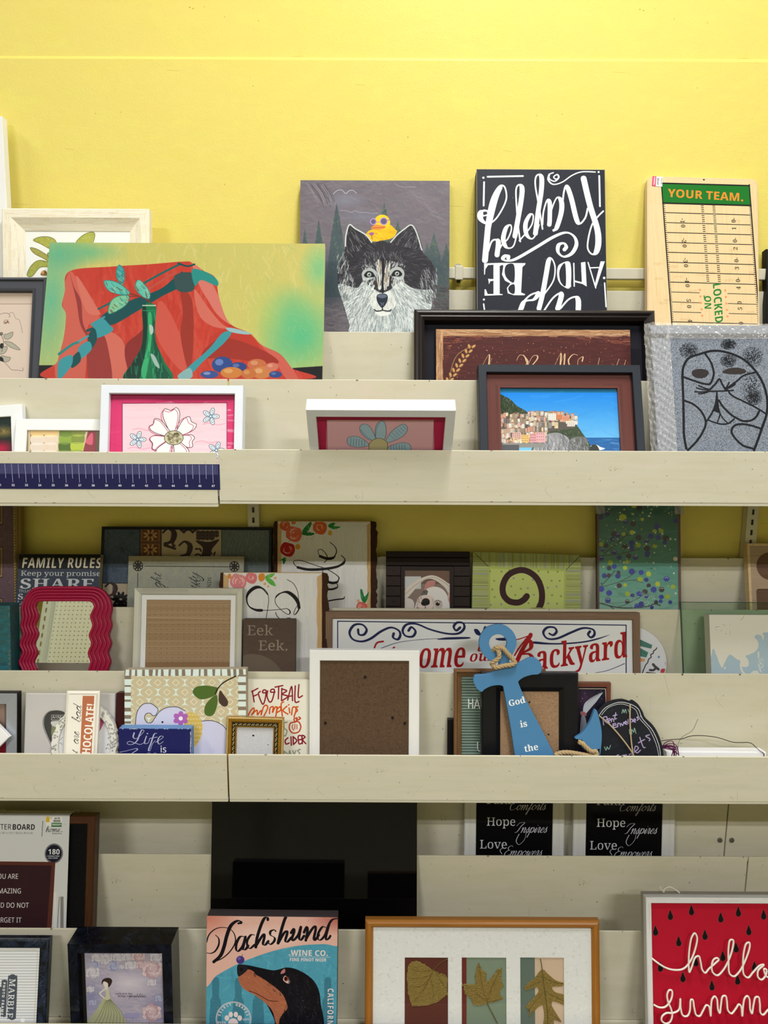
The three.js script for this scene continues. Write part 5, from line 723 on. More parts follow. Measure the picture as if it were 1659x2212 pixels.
{ // light and beauty canvas, on its side
  const it = lean('canvas_print', 'grey green quotation canvas with corner rosettes, standing on its side', 'print', { u: 1, k: 1, x: [278, 527], top: 1201.5, th: 0.016, a: 15, dz: 0.02 });
  body(it, std('#8f897a', 0.8)); const A = new Art(it, { bg: '#9c9f94', res: 2400 }).from(200, 1120, 3.95);
  A.brush(500, [300, 310, 1300, 310, 1300, 900, 300, 900], ['#a8a99c', '#8f958c', '#aaa38c', '#98a09a'], { len: 50, w: 18, jit: 2, alpha: 0.35 }); A.rect('#a09880', 300, 312, 1300, 372); A.brush(120, [300, 312, 1300, 312, 1300, 440, 300, 440], ['#8e866e', '#b0a890'], { len: 26, w: 8, jit: 2, alpha: 0.3 });
  const ros = (X, Y) => { for (let i = 0; i < 8; i++) { const t = i * 0.785; A.dot('#37302c', X + Math.cos(t) * 30, Y + Math.sin(t) * 32, 14, 7, t); A.dot('#37302c', X + Math.cos(t + 0.25) * 40, Y + Math.sin(t + 0.25) * 42, 5); A.dot('#37302c', X + Math.cos(t - 0.25) * 40, Y + Math.sin(t - 0.25) * 42, 5); } A.dot('#1c1818', X, Y, 22).ring('#6a645c', 3, X, Y, 12); };
  ros(388, 405); ros(1210, 410); A.line('#4a403a', 7, [445, 406, 1160, 412], false).line('#4a403a', 6, [386, 465, 380, 900], false).line('#4a403a', 6, [1212, 470, 1216, 900], false);
  const K = '#25211f'; A.script('light', 572, 640, 42, K, { w0: 2.5, w1: 9, rot: -84, sx: 1.1 }).script('Beauty', 868, 730, 50, K, { w0: 2.5, w1: 10, rot: -82, sx: 1 }).text('THAT', 912, 660, 52, K, { font: 'serif', rot: -89 }).text('SURROUNDS', 998, 770, 44, K, { font: 'serif', rot: -88 }).script('f', 720, 640, 44, K, { w0: 2, w1: 7, rot: -85 }).script('s', 480, 640, 44, K, { w0: 2, w1: 7, rot: -85 }); A.put('print', 0.6);
}
function liveEdge(label, spec, K, face, woodL, woodR, barkL, barkR, topY, draw, res) {
  const it = lean('wooden_sign', label, 'sign', spec); const B = 2200 + topY;
  const wob = (x, y0, y1, n, a) => { const p = []; for (let i = 0; i <= n; i++) p.push(x + rr(-a, a), y0 + (y1 - y0) * i / n); return p; };
  const bottomPx = (() => { const v = toPx(it.g.localToWorld(new THREE.Vector3(0, 0, 0))); return (v[1] - K[1]) * K[2]; })();
  const l = wob(woodL, topY, bottomPx, 22, 3), r = wob(woodR, topY, bottomPx, 22, 3); const rev = (p) => { const o = []; for (let i = p.length - 2; i >= 0; i -= 2) o.push(p[i], p[i + 1]); return o; };
  mesh('slab', slab(shapePx(it, K, [...l, ...rev(r)]), -it.th, -0.0004, 0.001), mapped(grain(0xc9a878, 0x8f6a40, 0xdfc49a, { w: 256, h: 256, n: 300, along: 'y' }), 4, 4, 0.7), it.g);
  const bl = wob(barkL, topY + 4, bottomPx, 34, 9), br = wob(barkR, topY + 10, bottomPx, 34, 11); const bm = mapped(woodDark, 6, 6, 0.95);
  mesh('bark', slab(shapePx(it, K, [...bl, ...rev(wob(woodL + 4, topY, bottomPx, 22, 2))]), -it.th + 0.0005, 0.0006, 0.0015), bm, it.g); mesh('bark', slab(shapePx(it, K, [...wob(woodR - 4, topY, bottomPx, 22, 2), ...rev(br)]), -it.th + 0.0005, 0.0008, 0.0015), bm, it.g);
  const a = it.local(K[0] + woodL / K[2], K[1] + topY / K[2]), b = it.local(K[0] + woodR / K[2], K[1] + topY / K[2]);
  const A = new Art(it, { u0: a.x + 0.001, u1: b.x - 0.001, v0: 0.001, v1: it.H - 0.0005, bg: '#c9a878', res }).from(...K);
  for (let i = 0; i < 500; i++) { const X = rr(woodL, woodR), Y = rr(topY, bottomPx); A.line(rnd() < 0.5 ? 'rgba(150,110,60,0.25)' : 'rgba(225,195,150,0.3)', rr(2, 5), [X, Y, X + rr(-4, 4), Y + rr(60, 300)], false); }
  const fl = wob(face[0], topY - 20, bottomPx, 18, 5), fr = wob(face[1], topY - 20, bottomPx, 18, 5); A.fill('#dcdcdc', [...fl, ...rev(fr)]); A.brush(260, [face[0], topY, face[1], topY, face[1], bottomPx, face[0], bottomPx], ['#e4e3e1', '#d2d2d3', '#e9e9e9'], { len: 160, w: 14, ang: 90, jit: 0.08, alpha: 0.35 });
  draw(A); A.put('painted_face', 0.6); return it;
}
const rose = (A, X, Y, r, c1, c2) => { A.fill(c1, [X - r, Y - r * 0.4, X - r * 0.5, Y - r, X + r * 0.2, Y - r * 0.9, X + r * 0.9, Y - r * 0.6, X + r, Y + r * 0.3, X + r * 0.5, Y + r, X - r * 0.3, Y + r * 0.95, X - r, Y + r * 0.4]); for (let i = 0; i < 7; i++) { const t = rr(0, 6.28), k = rr(0.2, 0.7) * r; A.line(i % 2 ? 'rgba(245,228,218,0.8)' : c2, r * 0.1, [X + Math.cos(t) * k, Y + Math.sin(t) * k, X + Math.cos(t + 0.6) * k * 1.1, Y + Math.sin(t + 0.6) * k * 1.1, X + Math.cos(t + 1.2) * k, Y + Math.sin(t + 1.2) * k]); } };
const leafG = (A, p, c) => { A.fill(c, p); A.brush(14, p, ['#7cc46a', '#1d6a2c', '#a8d88c'], { len: 26, w: 5, ang: 60, alpha: 0.5 }); };
liveEdge('tall live edge wooden sign with orange roses and black script, in the shade', { u: 1, k: 1, x: [592, 815], top: 1127, th: 0.02, a: 15, dz: 0.003 }, [460, 1110, 4.366], [645, 1455], 607, 1490, 574, 1545, 66, (A) => {
  rose(A, 680, 112, 46, '#cf5a34', '#e08a5c'); rose(A, 765, 190, 72, '#d8664a', '#ec9a80'); rose(A, 1010, 130, 62, '#d2622e', '#e89058'); rose(A, 705, 335, 66, '#b01e1c', '#d84838'); A.dot('#d8842c', 760, 82, 22, 18).dot('#d9942e', 800, 310, 24, 26).dot('#d9a23a', 1105, 180, 20, 24);
  leafG(A, [840, 190, 855, 140, 920, 75, 925, 110, 880, 185], '#1f7a34'); leafG(A, [840, 195, 900, 175, 960, 185, 920, 205], '#176a2c'); leafG(A, [1085, 115, 1120, 85, 1155, 90, 1140, 115, 1205, 122, 1140, 145], '#2a8a3c'); leafG(A, [632, 440, 680, 410, 688, 440, 665, 478, 655, 440], '#1f7a34'); leafG(A, [1390, 715, 1410, 720, 1430, 780, 1470, 735, 1450, 820, 1420, 840, 1395, 790], '#1f7a3c'); rose(A, 1405, 880, 50, '#d8685c', '#ec9a90'); A.dot('#d8b070', 1370, 820, 14).dot('#d8b070', 1460, 835, 12);
  A.spatter(40, 650, 75, 1000, 270, ['#a8604a', '#8a7a5a'], 2, 5); const K = '#1a1818';
  A.pen(K, [1105, 268, 1150, 310, 1165, 360, 1130, 415, 1070, 420, 1010, 395, 990, 350, 1020, 335, 1060, 370, 1080, 420, 1050, 460], 5, 8).pen(K, [1165, 360, 1140, 410, 1080, 422, 1010, 400], 6, 26, { ang: 90 }).pen(K, [1210, 392, 1245, 430, 1225, 480, 1120, 510, 950, 525, 830, 515, 770, 480, 765, 445, 830, 440, 950, 480, 1080, 525, 1180, 590, 1180, 630, 1140, 650, 1085, 640], 6, 9).pen(K, [1240, 450, 1180, 495, 1050, 520, 900, 525, 800, 505], 8, 24, { ang: 90 }).pen(K, [1190, 600, 1175, 640, 1130, 652, 1080, 640], 8, 24, { ang: 90 }).pen(K, [1170, 660, 1175, 690, 1130, 710, 1080, 712], 6, 18, { ang: 90 }).pen(K, [1240, 780, 1230, 800, 1150, 810, 1075, 825], 6, 12, { ang: 90 }).line(K, 6, [1035, 535, 1040, 600, 1085, 640]);
}, 2600);
{ // bulldog photo
  const it = lean('picture_frame', 'bulldog puppy photo in a dark brown planked wooden frame', 'picture', { u: 1, k: 1, x: [834, 1015], top: 1191, th: 0.02, a: 14 });
  const K = [820, 1180, 3.687], a = it.local(820 + 200 / 3.687, 1180 + 190 / 3.687), b = it.local(820 + 560 / 3.687, 1180 + 190 / 3.687), y0 = it.H - a.y; const dm = mapped(woodDark, 4, 4, 0.5); dm.color = new THREE.Color('#8a5a56');
  mesh('backing', box(-it.W / 2, it.W / 2, 0, it.H, -it.th, -0.008), std('#160e0e', 0.8), it.g);
  mesh('plank', rbox(-it.W / 2, it.W / 2, it.H - y0 * 0.32, it.H, -0.008, 0.0, 0.0012), dm, it.g); mesh('plank', rbox(-it.W / 2, it.W / 2, it.H - y0 * 0.76, it.H - y0 * 0.34, -0.008, -0.001, 0.0012), dm, it.g);
  const top = it.H - y0 * 0.78, ph = 0.0245; for (let i = 0; i < 9; i++) { const v1 = top - i * ph; if (v1 < 0.01) break; for (const [u0, u1] of [[-it.W / 2, a.x - 0.0095], [b.x + 0.0095, it.W / 2]]) { mesh('plank', rbox(u0, u1, Math.max(0, v1 - ph + 0.0008), v1, -0.008, -0.0012 - rr(0, 0.0008), 0.001), dm, it.g); const s = new THREE.SphereGeometry(0.0011, 8, 6); s.translate((u0 + u1) / 2, v1 - ph / 2, -0.0014); mesh('nail', s, M.dark, it.g); } }
  const fg = frameGeo(b.x - a.x + 0.018, a.y + 0.009 - 0.01, [[0, -0.008], [0, 0], [0.009, 0], [0.009, -0.008]]); fg.translate((a.x + b.x) / 2, 0.01, 0.0005); mesh('inner_frame', fg, dm, it.g);
  const A = new Art(it, { u0: a.x, u1: b.x, v0: 0.02, v1: a.y, z: -0.0035, bg: '#8a7a74', res: 3600 }).from(...K);
  A.rect('#6e5c54', 190, 190, 580, 300).soft('rgba(120,90,80,0.9)', 480, 230, 160, 80).rect('#c9ccd2', 190, 240, 330, 340);
  A.fill('#ded6d2', [200, 350, 300, 270, 400, 232, 470, 245, 540, 290, 575, 320, 575, 420, 520, 330, 440, 270, 380, 262, 320, 300, 210, 420]).line('#b8a8a2', 5, [205, 380, 300, 300, 400, 250, 470, 262, 560, 320]).fill('#c48a88', [355, 345, 375, 285, 430, 272, 445, 290, 420, 330, 370, 350]);
  A.fill('#e8e6e8', [345, 400, 370, 345, 430, 322, 490, 335, 530, 375, 548, 430, 545, 520, 300, 520, 300, 470]).fill('#dcd6d4', [195, 430, 240, 415, 275, 450, 262, 520, 195, 520]).fill('#e0b8b4', [545, 380, 575, 370, 575, 460, 552, 450]).soft('rgba(200,110,120,0.7)', 560, 425, 22, 26);
  A.fill('#6e6866', [335, 412, 335, 372, 365, 347, 385, 360, 372, 395, 350, 418]).brush(30, [335, 412, 335, 372, 365, 347, 385, 360, 372, 395, 350, 418], ['#2c2a2c', '#77706e'], { len: 14, w: 4, ang: 60, alpha: 0.6 });
  A.fill('#c9beba', [432, 440, 460, 425, 495, 440, 500, 480, 470, 500, 440, 480]).dot('#1a1617', 463, 460, 14, 12).ring('#6a5850', 5, 463, 460, 15, 13).dot('#f0f0f2', 469, 450, 4).line('#57504f', 4, [436, 446, 462, 432, 490, 444]);
  A.fill('#e6d6d2', [285, 470, 315, 405, 365, 388, 425, 402, 438, 450, 430, 520, 290, 520]).line('#b8a29e', 5, [315, 430, 300, 470, 305, 510]).line('#b8a29e', 5, [420, 420, 432, 470, 420, 510]).fill('#2a2526', [330, 452, 348, 420, 378, 415, 398, 432, 395, 462, 362, 474, 340, 470]).dot('#0c0a0b', 352, 452, 8, 6).dot('#0c0a0b', 382, 450, 8, 6).line('#4a3c3c', 5, [364, 474, 362, 492, 330, 505, 300, 500]).line('#4a3c3c', 5, [362, 492, 400, 502, 425, 492]).spatter(40, 295, 400, 340, 450, ['#c4a8a4', '#8a7472'], 1.5, 3.5).fill('#7a3c40', [296, 488, 325, 496, 350, 510, 300, 515]);
  A.put('photo', 0.25);
}
{ // green spiral print
  const it = lean('canvas_print', 'lime green canvas with striped border and big brown curl', 'print', { u: 1, k: 1, x: [1022, 1255], top: 1195.5, th: 0.018, a: 15, rot: 1.5, dz: 0.004 });
  body(it, std('#9aa36a', 0.8)); const A = new Art(it, { bg: '#b4bf74', res: 2600 }).from(820, 1180, 3.687);
  A.clip([735, 20, 860, 170, 1490, 190, 1620, 40], false, () => { for (let X = 740; X < 1620; X += 11) { const c = ['#5a5646', '#7a765c', '#8790a0', '#3c3832'][(rnd() * 4) | 0]; A.line(c, rr(1.5, c === '#8790a0' ? 9 : 4), [X, 20, X, 220], false); } });
  for (const P of [[735, 20, 868, 165, 868, 700, 735, 700], [1620, 40, 1484, 190, 1474, 700, 1620, 700]]) A.clip(P, false, () => { for (let Y = 60; Y < 700; Y += 10.5) { const c = ['#5a5646', '#7a765c', '#8790a0', '#3c3832'][(rnd() * 4) | 0]; A.line(c, rr(1.5, c === '#8790a0' ? 9 : 4), [700, Y, 1700, Y + 10], false); } });
  A.line('#4c4c38', 4, [745, 45, 868, 160], false).line('#4c4c38', 4, [1605, 70, 1484, 188], false).fill('#a9b85e', [868, 162, 1484, 185, 1474, 700, 868, 700], false).fill('#bcc877', [882, 178, 1470, 200, 1462, 700, 880, 700], false);
  for (let j = 0; j < 6; j++) for (let i = 0; i < 8; i++) A.dot(rnd() < 0.35 ? '#8792a6' : '#8b9550', 890 + i * 75 + (j % 2) * 30 + rr(-12, 12), 205 + j * 62 + rr(-16, 16), 8);
  A.line('#3a2024', 48, [1262, 505, 1290, 440, 1290, 350, 1255, 260, 1190, 205, 1115, 190, 1030, 225, 985, 300, 985, 380, 1030, 435, 1100, 448, 1150, 425, 1172, 398]).fill('#8d9154', [1185, 510, 1220, 490, 1290, 488, 1340, 510]); A.put('print', 0.6);
}
{ // berry branch painting in plastic
  const it = lean('canvas_painting', 'tall teal painting of berry branches and dots sealed in clear plastic', 'painting', { u: 1, k: 1, x: [1291, 1470], top: 1080, th: 0.022, a: 12 });
  body(it, std('#5c4038', 0.7)); const k = [1270, 1080, 7.541], a = it.local(1270 + 180 / k[2], 1100), b = it.local(1270 + 1458 / k[2], 1100);
  const A = new Art(it, { u0: a.x, u1: b.x, v0: 0.002, v1: it.H - 0.002, bg: '#3c8a78', res: 3600 }).from(...k);
  for (let y = -80; y < 2600; y += 8) { const t = Math.max(0, Math.min(1, y / 1800)); A.rect(css(30 + 110 * t * t, 84 + 100 * t, 78 + 92 * t), 100, y, 1560, y + 9); } A.brush(400, [100, -60, 1560, -60, 1560, 2400, 100, 2400], ['#2c7a66', '#5aaa94', '#1f6656', '#7ec0ac'], { len: 200, w: 40, ang: 0, jit: 0.3, alpha: 0.14 });
  const br = (p, w) => A.line('#33352f', w, p); br([170, 1675, 300, 1710, 450, 1745, 620, 1760, 780, 1755, 950, 1740, 1090, 1695, 1180, 1720], 17); br([330, 1715, 400, 1760, 460, 1810], 15); br([500, 1740, 620, 1700, 760, 1630, 900, 1550], 9); br([190, 1425, 360, 1380, 520, 1330, 690, 1240, 800, 1150], 9); br([540, 1330, 680, 1310, 800, 1295], 9); br([740, 1310, 900, 1345], 7); br([210, 1405, 320, 1290, 440, 1155], 13); br([190, 910, 400, 895, 620, 855, 840, 800], 13); br([260, 870, 420, 750, 620, 570], 17); br([570, 870, 590, 780, 600, 700], 7); br([190, 1680, 700, 1660, 720, 1590], 5);
  const cs = ['#122492', '#1c33ac', '#231a30', '#33223a', '#a3b820', '#b8c82c', '#12207c', '#e6e2dc', '#cfcf70', '#2436a0'];
  const berries = [[270, 1235, 42, 0], [345, 1110, 38, 2], [340, 1230, 36, 3], [430, 1085, 40, 1], [488, 1240, 44, 0], [498, 1180, 32, 3], [365, 1020, 42, 4], [637, 1010, 32, 5], [605, 1105, 36, 5], [510, 935, 42, 9], [665, 913, 44, 3], [773, 935, 42, 0], [715, 1165, 50, 0], [867, 1180, 42, 1], [990, 1205, 42, 5], [950, 1300, 38, 0], [850, 1290, 44, 4], [1280, 1285, 48, 1], [510, 1395, 42, 3], [605, 1385, 32, 5], [1135, 1370, 40, 5], [990, 1395, 36, 2], [1070, 1460, 48, 1], [1200, 1460, 44, 2], [1385, 1415, 40, 4], [930, 1495, 44, 3], [835, 1530, 46, 1], [645, 1530, 40, 4], [725, 1555, 34, 0], [345, 1515, 48, 1], [325, 1635, 46, 0], [640, 1655, 36, 2], [950, 1570, 34, 0], [1195, 1580, 40, 1], [1185, 1650, 32, 1], [1295, 1575, 42, 4], [1110, 1665, 34, 2], [1340, 1665, 32, 0], [870, 1700, 48, 0], [795, 1725, 40, 1], [1040, 1750, 32, 0], [215, 1450, 50, 1], [215, 950, 44, 0], [425, 850, 46, 0], [238, 810, 34, 0], [295, 740, 42, 2], [220, 720, 38, 4], [600, 760, 46, 2], [710, 780, 46, 9], [820, 735, 40, 4], [715, 700, 44, 0], [1090, 750, 38, 4], [965, 790, 50, 3], [970, 870, 42, 9], [400, 640, 40, 6], [490, 570, 44, 0], [425, 555, 50, 2], [583, 555, 32, 4], [718, 530, 40, 5], [825, 610, 50, 3], [1025, 590, 46, 9], [1145, 610, 46, 9], [1270, 620, 50, 3], [1085, 510, 34, 4], [1195, 505, 38, 4], [1130, 430, 50, 9], [735, 385, 46, 3], [885, 315, 28, 5], [750, 90, 46, 5], [570, 285, 60, 5], [310, 215, 50, 6], [205, 280, 46, 6], [610, 355, 42, 0], [840, 120, 46, 3], [960, 665, 40, 0], [1250, 690, 36, 9], [960, 900, 36, 9], [1425, 960, 36, 7], [1430, 340, 40, 9]];
  for (const [X, Y, r, c] of berries) A.dot(cs[c], X, Y, r, r * rr(0.9, 1)); for (const [X, Y, r, c] of berries) if ((c < 2 || c === 6 || c === 2) && rnd() < 0.5) A.pen('#e2ddd8', [X - r * 0.6, Y - r * 0.2, X - r * 0.1, Y - r * 0.6, X + r * 0.5, Y - r * 0.3], 6, 16);
  for (let i = 0; i < 150; i++) A.dot(['#dfe4da', '#b9c268', '#dfe4da', '#2a4a48'][(rnd() * 4) | 0], rr(190, 1450), rr(-60, 1760) * rr(0.3, 1), rr(4, 17)); A.spatter(120, 700, 1500, 1100, 1760, ['#d0e4dc'], 2, 6); A.put('painting', 0.35);
  mesh('plastic_wrap', crumpled(-it.W / 2 - 0.003, it.W / 2 + 0.003, 0.004, it.H - 0.002, 0.0025, 18, 40, 0.0004), clearFilm, it.g);
  for (const s of [-1, 1]) mesh('folded_corner', crumpled(s > 0 ? it.W / 2 - 0.016 : -it.W / 2 - 0.006, s > 0 ? it.W / 2 + 0.006 : -it.W / 2 + 0.016, it.H - 0.034, it.H - 0.004, 0.003, 10, 10, 0.002), new THREE.MeshPhysicalMaterial({ color: '#c9ced0', roughness: 0.3, transmission: 0.5, side: THREE.DoubleSide }), it.g);
}
{ // wooden peg board at the edge
  const it = lean('game_board', 'pale plywood board with recessed round and square cut outs', 'board', { u: 1, k: 1, x: [1616, 1880], top: 1177, th: 0.02, a: 16, dz: 0.0 });
  const K = [1560, 1070, 8.85], sq = (p, s) => shapePx(it, K, p, 0, s); const out = [[-it.W / 2, 0], [it.W / 2, 0], [it.W / 2, it.H], [-it.W / 2, it.H]];
  const cir = [], c0 = it.local(1560 + 920 / 8.85, 1070 + 1355 / 8.85); for (let i = 0; i < 40; i++) cir.push([c0.x + 0.0335 * Math.cos(i * Math.PI / 20), c0.y + 0.0335 * Math.sin(i * Math.PI / 20)]);
  const e = it.local(1560 + 650 / 8.85, 1070 + 1790 / 8.85), rct = [[e.x, e.y - 0.06], [e.x + 0.075, e.y - 0.06], [e.x + 0.075, e.y], [e.x + 0.004, e.y], [e.x, e.y - 0.004]];
  const s = toShape(out); for (const h of [cir, rct]) s.holes.push(new THREE.Path(h.map((a) => new THREE.Vector2(a[0], a[1])))); const g = new THREE.ExtrudeGeometry(s, { depth: 0.006, bevelEnabled: false }); g.translate(0, 0, -0.006); mesh('face_panel', uvMetres(g, 1), mapped(grain(0xb09a84, 0x8c745c, 0xc6b29c, { w: 256, h: 256, n: 200 }), 3, 3, 0.6), it.g);
  mesh('base_panel', uvMetres(box(-it.W / 2, it.W / 2, 0, it.H, -it.th, -0.0065), 1), mapped(grain(0x6e5344, 0x4c3628, 0x84685a, { w: 256, h: 256, n: 200 }), 3, 3, 0.7), it.g);
  mesh('edging', frameGeo(it.W + 0.006, it.H + 0.003, [[0, -it.th], [0, 0.001], [0.006, 0.001], [0.006, -it.th]]), mapped(woodPale, 5, 5, 0.5), it.g);
}

// ---------------------------------------------------------------- middle shelf, middle step
{ // teal box frame at the edge
  const it = lean('wooden_box', 'worn teal painted wooden box sign beside the pink mirror', 'box', { u: 1, k: 2, x: [-150, 21], top: 1308, th: 0.045, a: 7, dz: 0.012 });
  const c = canvas(512, 512), x = c.getContext('2d'); x.fillStyle = '#1f6470'; x.fillRect(0, 0, 512, 512); for (let i = 0; i < 500; i++) { x.fillStyle = ['rgba(20,70,80,0.3)', 'rgba(50,130,140,0.25)', 'rgba(90,80,50,0.25)'][(rnd() * 3) | 0]; x.beginPath(); x.ellipse(rr(0, 512), rr(0, 512), rr(4, 40), rr(2, 9), rr(-0.4, 0.4), 0, 7); x.fill(); } for (let i = 0; i < 60; i++) { x.fillStyle = css(150, 130, 95, rr(0.3, 0.7)); x.fillRect(rr(490, 512), rr(0, 512), rr(2, 12), rr(2, 10)); }
  mesh('box', rbox(-it.W / 2, it.W / 2, 0, it.H, -it.th, 0, 0.002), new THREE.MeshStandardMaterial({ map: texOf(c), roughness: 0.55 }), it.g);
}
{ // pink wavy mirror
  const it = lean('wavy_mirror', 'small mirror in a ribbed wavy crimson pink frame', 'mirror', { u: 1, k: 2, x: [40, 241], top: 1267, th: 0.014, a: 15, dz: 0.004 });
  const K = [0, 1250, 6.38]; const side = (x0, dx, ys) => ys.map((y, i) => [x0 + (i % 2 ? dx : -dx), y]);
  const Lo = [[275, 400], [282, 530], [265, 650], [298, 770], [250, 900], [292, 1020], [242, 1150], [285, 1270], [245, 1390], [285, 1510], [260, 1640]], Li = [[485, 400], [525, 510], [480, 640], [520, 765], [470, 900], [506, 1025], [460, 1150], [498, 1270], [462, 1390], [495, 1510], [490, 1600]];
  const Ro = [[1540, 420], [1520, 540], [1538, 650], [1500, 780], [1532, 900], [1490, 1020], [1522, 1150], [1488, 1270], [1520, 1390], [1490, 1510], [1510, 1640]], Ri = [[1272, 400], [1222, 520], [1252, 650], [1205, 780], [1236, 900], [1190, 1030], [1226, 1150], [1196, 1270], [1226, 1390], [1196, 1510], [1200, 1600]];
  const ring = (t) => { const mix = (a, b) => a.map((p, i) => [p[0] + (b[i][0] - p[0]) * t, p[1] + (b[i][1] - p[1]) * t]); const top = mix([[330, 260], [420, 150], [560, 108], [900, 104], [1260, 108], [1420, 160], [1510, 280]], [[492, 345], [510, 325], [560, 314], [900, 312], [1200, 314], [1250, 330], [1268, 360]]); const bot = mix([[1440, 1790], [1260, 1850], [900, 1860], [540, 1850], [340, 1790]], [[1190, 1650], [1150, 1668], [900, 1670], [550, 1668], [495, 1650]]); const q = [...top, ...mix(Ro, Ri), ...bot, ...mix(Lo, Li).reverse()]; return shapePx(it, K, q.flat(), 0, true); };
  const pm = std('#a51a44', 0.32); const low = -it.g.worldToLocal(it.g.localToWorld(new THREE.Vector3(0, 0, 0))).y; const clampY = (q) => q.map((p) => [p[0], Math.max(p[1], 0.004)]);
  mesh('back_plate', slab(clampY(ring(0.03)), -it.th, -0.005, 0.0005, clampY(ring(0.97))), pm, it.g);
  for (let i = 0; i < 5; i++) { const pts = clampY(ring(0.1 + i * 0.2)).map((p) => new THREE.Vector3(p[0], p[1], -0.0052)); mesh('rib', new THREE.TubeGeometry(new THREE.CatmullRomCurve3(pts, true), 420, 0.0037, 8, true), pm, it.g); }
  const gl = slab(clampY(ring(0.97)), -0.0085, -0.0075, 0); mesh('mirror_glass', gl, std('#eef2f0', 0.015, 1), it.g); mesh('backing', slab(clampY(ring(0.9)), -it.th, -0.009, 0), M.dark, it.g);
}
{ // silver frame with cardboard
  const it = lean('picture_frame', 'empty brushed silver frame with white mat and bare cardboard', 'picture frame', { u: 1, k: 2, x: [290, 524], top: 1270, th: 0.02, a: 14, dz: 0.026 });
  const br = noiseTex(256, 256, (x, w, h) => { x.fillStyle = '#c3c3ba'; x.fillRect(0, 0, w, h); for (let i = 0; i < 500; i++) { x.fillStyle = rnd() < 0.5 ? 'rgba(230,230,222,0.3)' : 'rgba(150,150,140,0.25)'; x.fillRect(rr(0, w), rr(0, h), rr(30, 160), 1); } }, true);
  const q = framed(it, [[0, -0.02], [0, -0.001], [0.001, 0], [0.0125, -0.002], [0.0155, -0.003], [0.0155, -0.02]], new THREE.MeshStandardMaterial({ map: br, roughness: 0.35, metalness: 0.3 }));
  const m = frameGeo(q.u1 - q.u0 + 0.002, q.v1 - q.v0 + 0.002, [[0, -0.008], [0, -0.006], [0.0125, -0.006], [0.0125, -0.008]]); m.translate(0, q.v0 - 0.001, 0); mesh('mat_board', m, M.whiteMat, it.g);
  const A = innerArt(it, q, -0.0078, { bg: '#a48a6c', res: 2200 }).from(0, 1070, 2.676); for (let y = 600; y < 1200; y += 6) A.line(rnd() < 0.5 ? 'rgba(120,96,70,0.18)' : 'rgba(190,165,135,0.2)', 4, [830, y, 1340, y + rr(-3, 3)], false); for (let j = 0; j < 16; j++) for (let i = 0; i < 15; i++) A.dot('rgba(120,98,76,0.6)', 865 + i * 33 + rr(-2, 2), 640 + j * 27 + rr(-2, 2), 3.2); A.rect('#8d6f50', 830, 965, 1340, 1060).line('#c2a684', 3, [850, 706, 1320, 716], false); A.put('cardboard', 0.85); mesh('backing', box(q.u0, q.u1, q.v0, q.v1, -0.02, -0.009), M.kraft, it.g);
}
liveEdge('live edge wooden sign with pink roses behind the brown Eek canvas', { u: 1, k: 2, x: [480, 703], top: 1237.5, th: 0.018, a: 14, dz: 0.003 }, [460, 1110, 4.366], [150, 982], 95, 1032, 62, 1082, 552, (A) => {
  rose(A, 240, 640, 74, '#d9848a', '#eeb0b0'); rose(A, 362, 605, 52, '#d8777e', '#eeaaac'); A.dot('#d8893a', 155, 588, 18, 24).fill('#d88a34', [430, 580, 455, 562, 485, 570, 488, 615, 455, 640, 432, 620]); leafG(A, [492, 610, 505, 580, 560, 562, 583, 566, 550, 600], '#6cb84c'); leafG(A, [495, 615, 540, 610, 575, 640, 592, 682, 540, 665], '#5cb048'); A.dot('#d8b070', 588, 606, 14, 12).dot('#d8b070', 490, 660, 14).dot('#d8b070', 520, 685, 12); A.spatter(18, 190, 565, 290, 600, ['#c9a890'], 2, 5);
  const K = '#141213'; A.pen(K, [500, 985, 515, 900, 525, 820, 515, 750, 470, 700, 410, 690, 350, 730, 318, 800, 340, 870, 400, 905, 520, 910, 640, 900, 700, 895, 728, 925, 710, 948, 660, 920, 600, 860, 585, 810, 610, 760, 680, 738, 750, 765, 800, 830, 812, 890, 780, 945, 762, 945, 775, 900, 805, 840, 800, 740, 760, 660, 700, 620], 5, 12).pen(K, [515, 760, 460, 700, 400, 695, 340, 740, 318, 800, 340, 870, 400, 905, 460, 910], 8, 32, { ang: 60 }).pen(K, [590, 790, 640, 748, 700, 738, 760, 775, 800, 830, 812, 885], 8, 34, { ang: 140 }).line(K, 6, [590, 930, 605, 965, 625, 985]).dot(K, 715, 984, 20, 5);
}, 2600);
{ // eek canvas
  const it = lean('canvas_print', 'small brown canvas printed Eek Eek', 'print', { u: 1, k: 2, x: [526, 638.5], top: 1337, th: 0.022, a: 13, dz: 0.034 });
  body(it, std('#4e463f', 0.7)); const A = new Art(it, { bg: '#54443a', res: 3000 }).from(460, 1110, 4.366); A.brush(160, [270, 990, 810, 990, 810, 1500, 270, 1500], ['#5a4a40', '#4c3d34'], { len: 60, w: 16, jit: 1, alpha: 0.3 }); A.dot('#665a4e', 370, 1700, 330, 370).text('Eek', 318, 1145, 128, '#8f8377', { font: 'serif', sx: 1.1 }).text('Eek.', 425, 1288, 128, '#8f8377', { font: 'serif', sx: 1.1 }); A.put('print', 0.6);
}
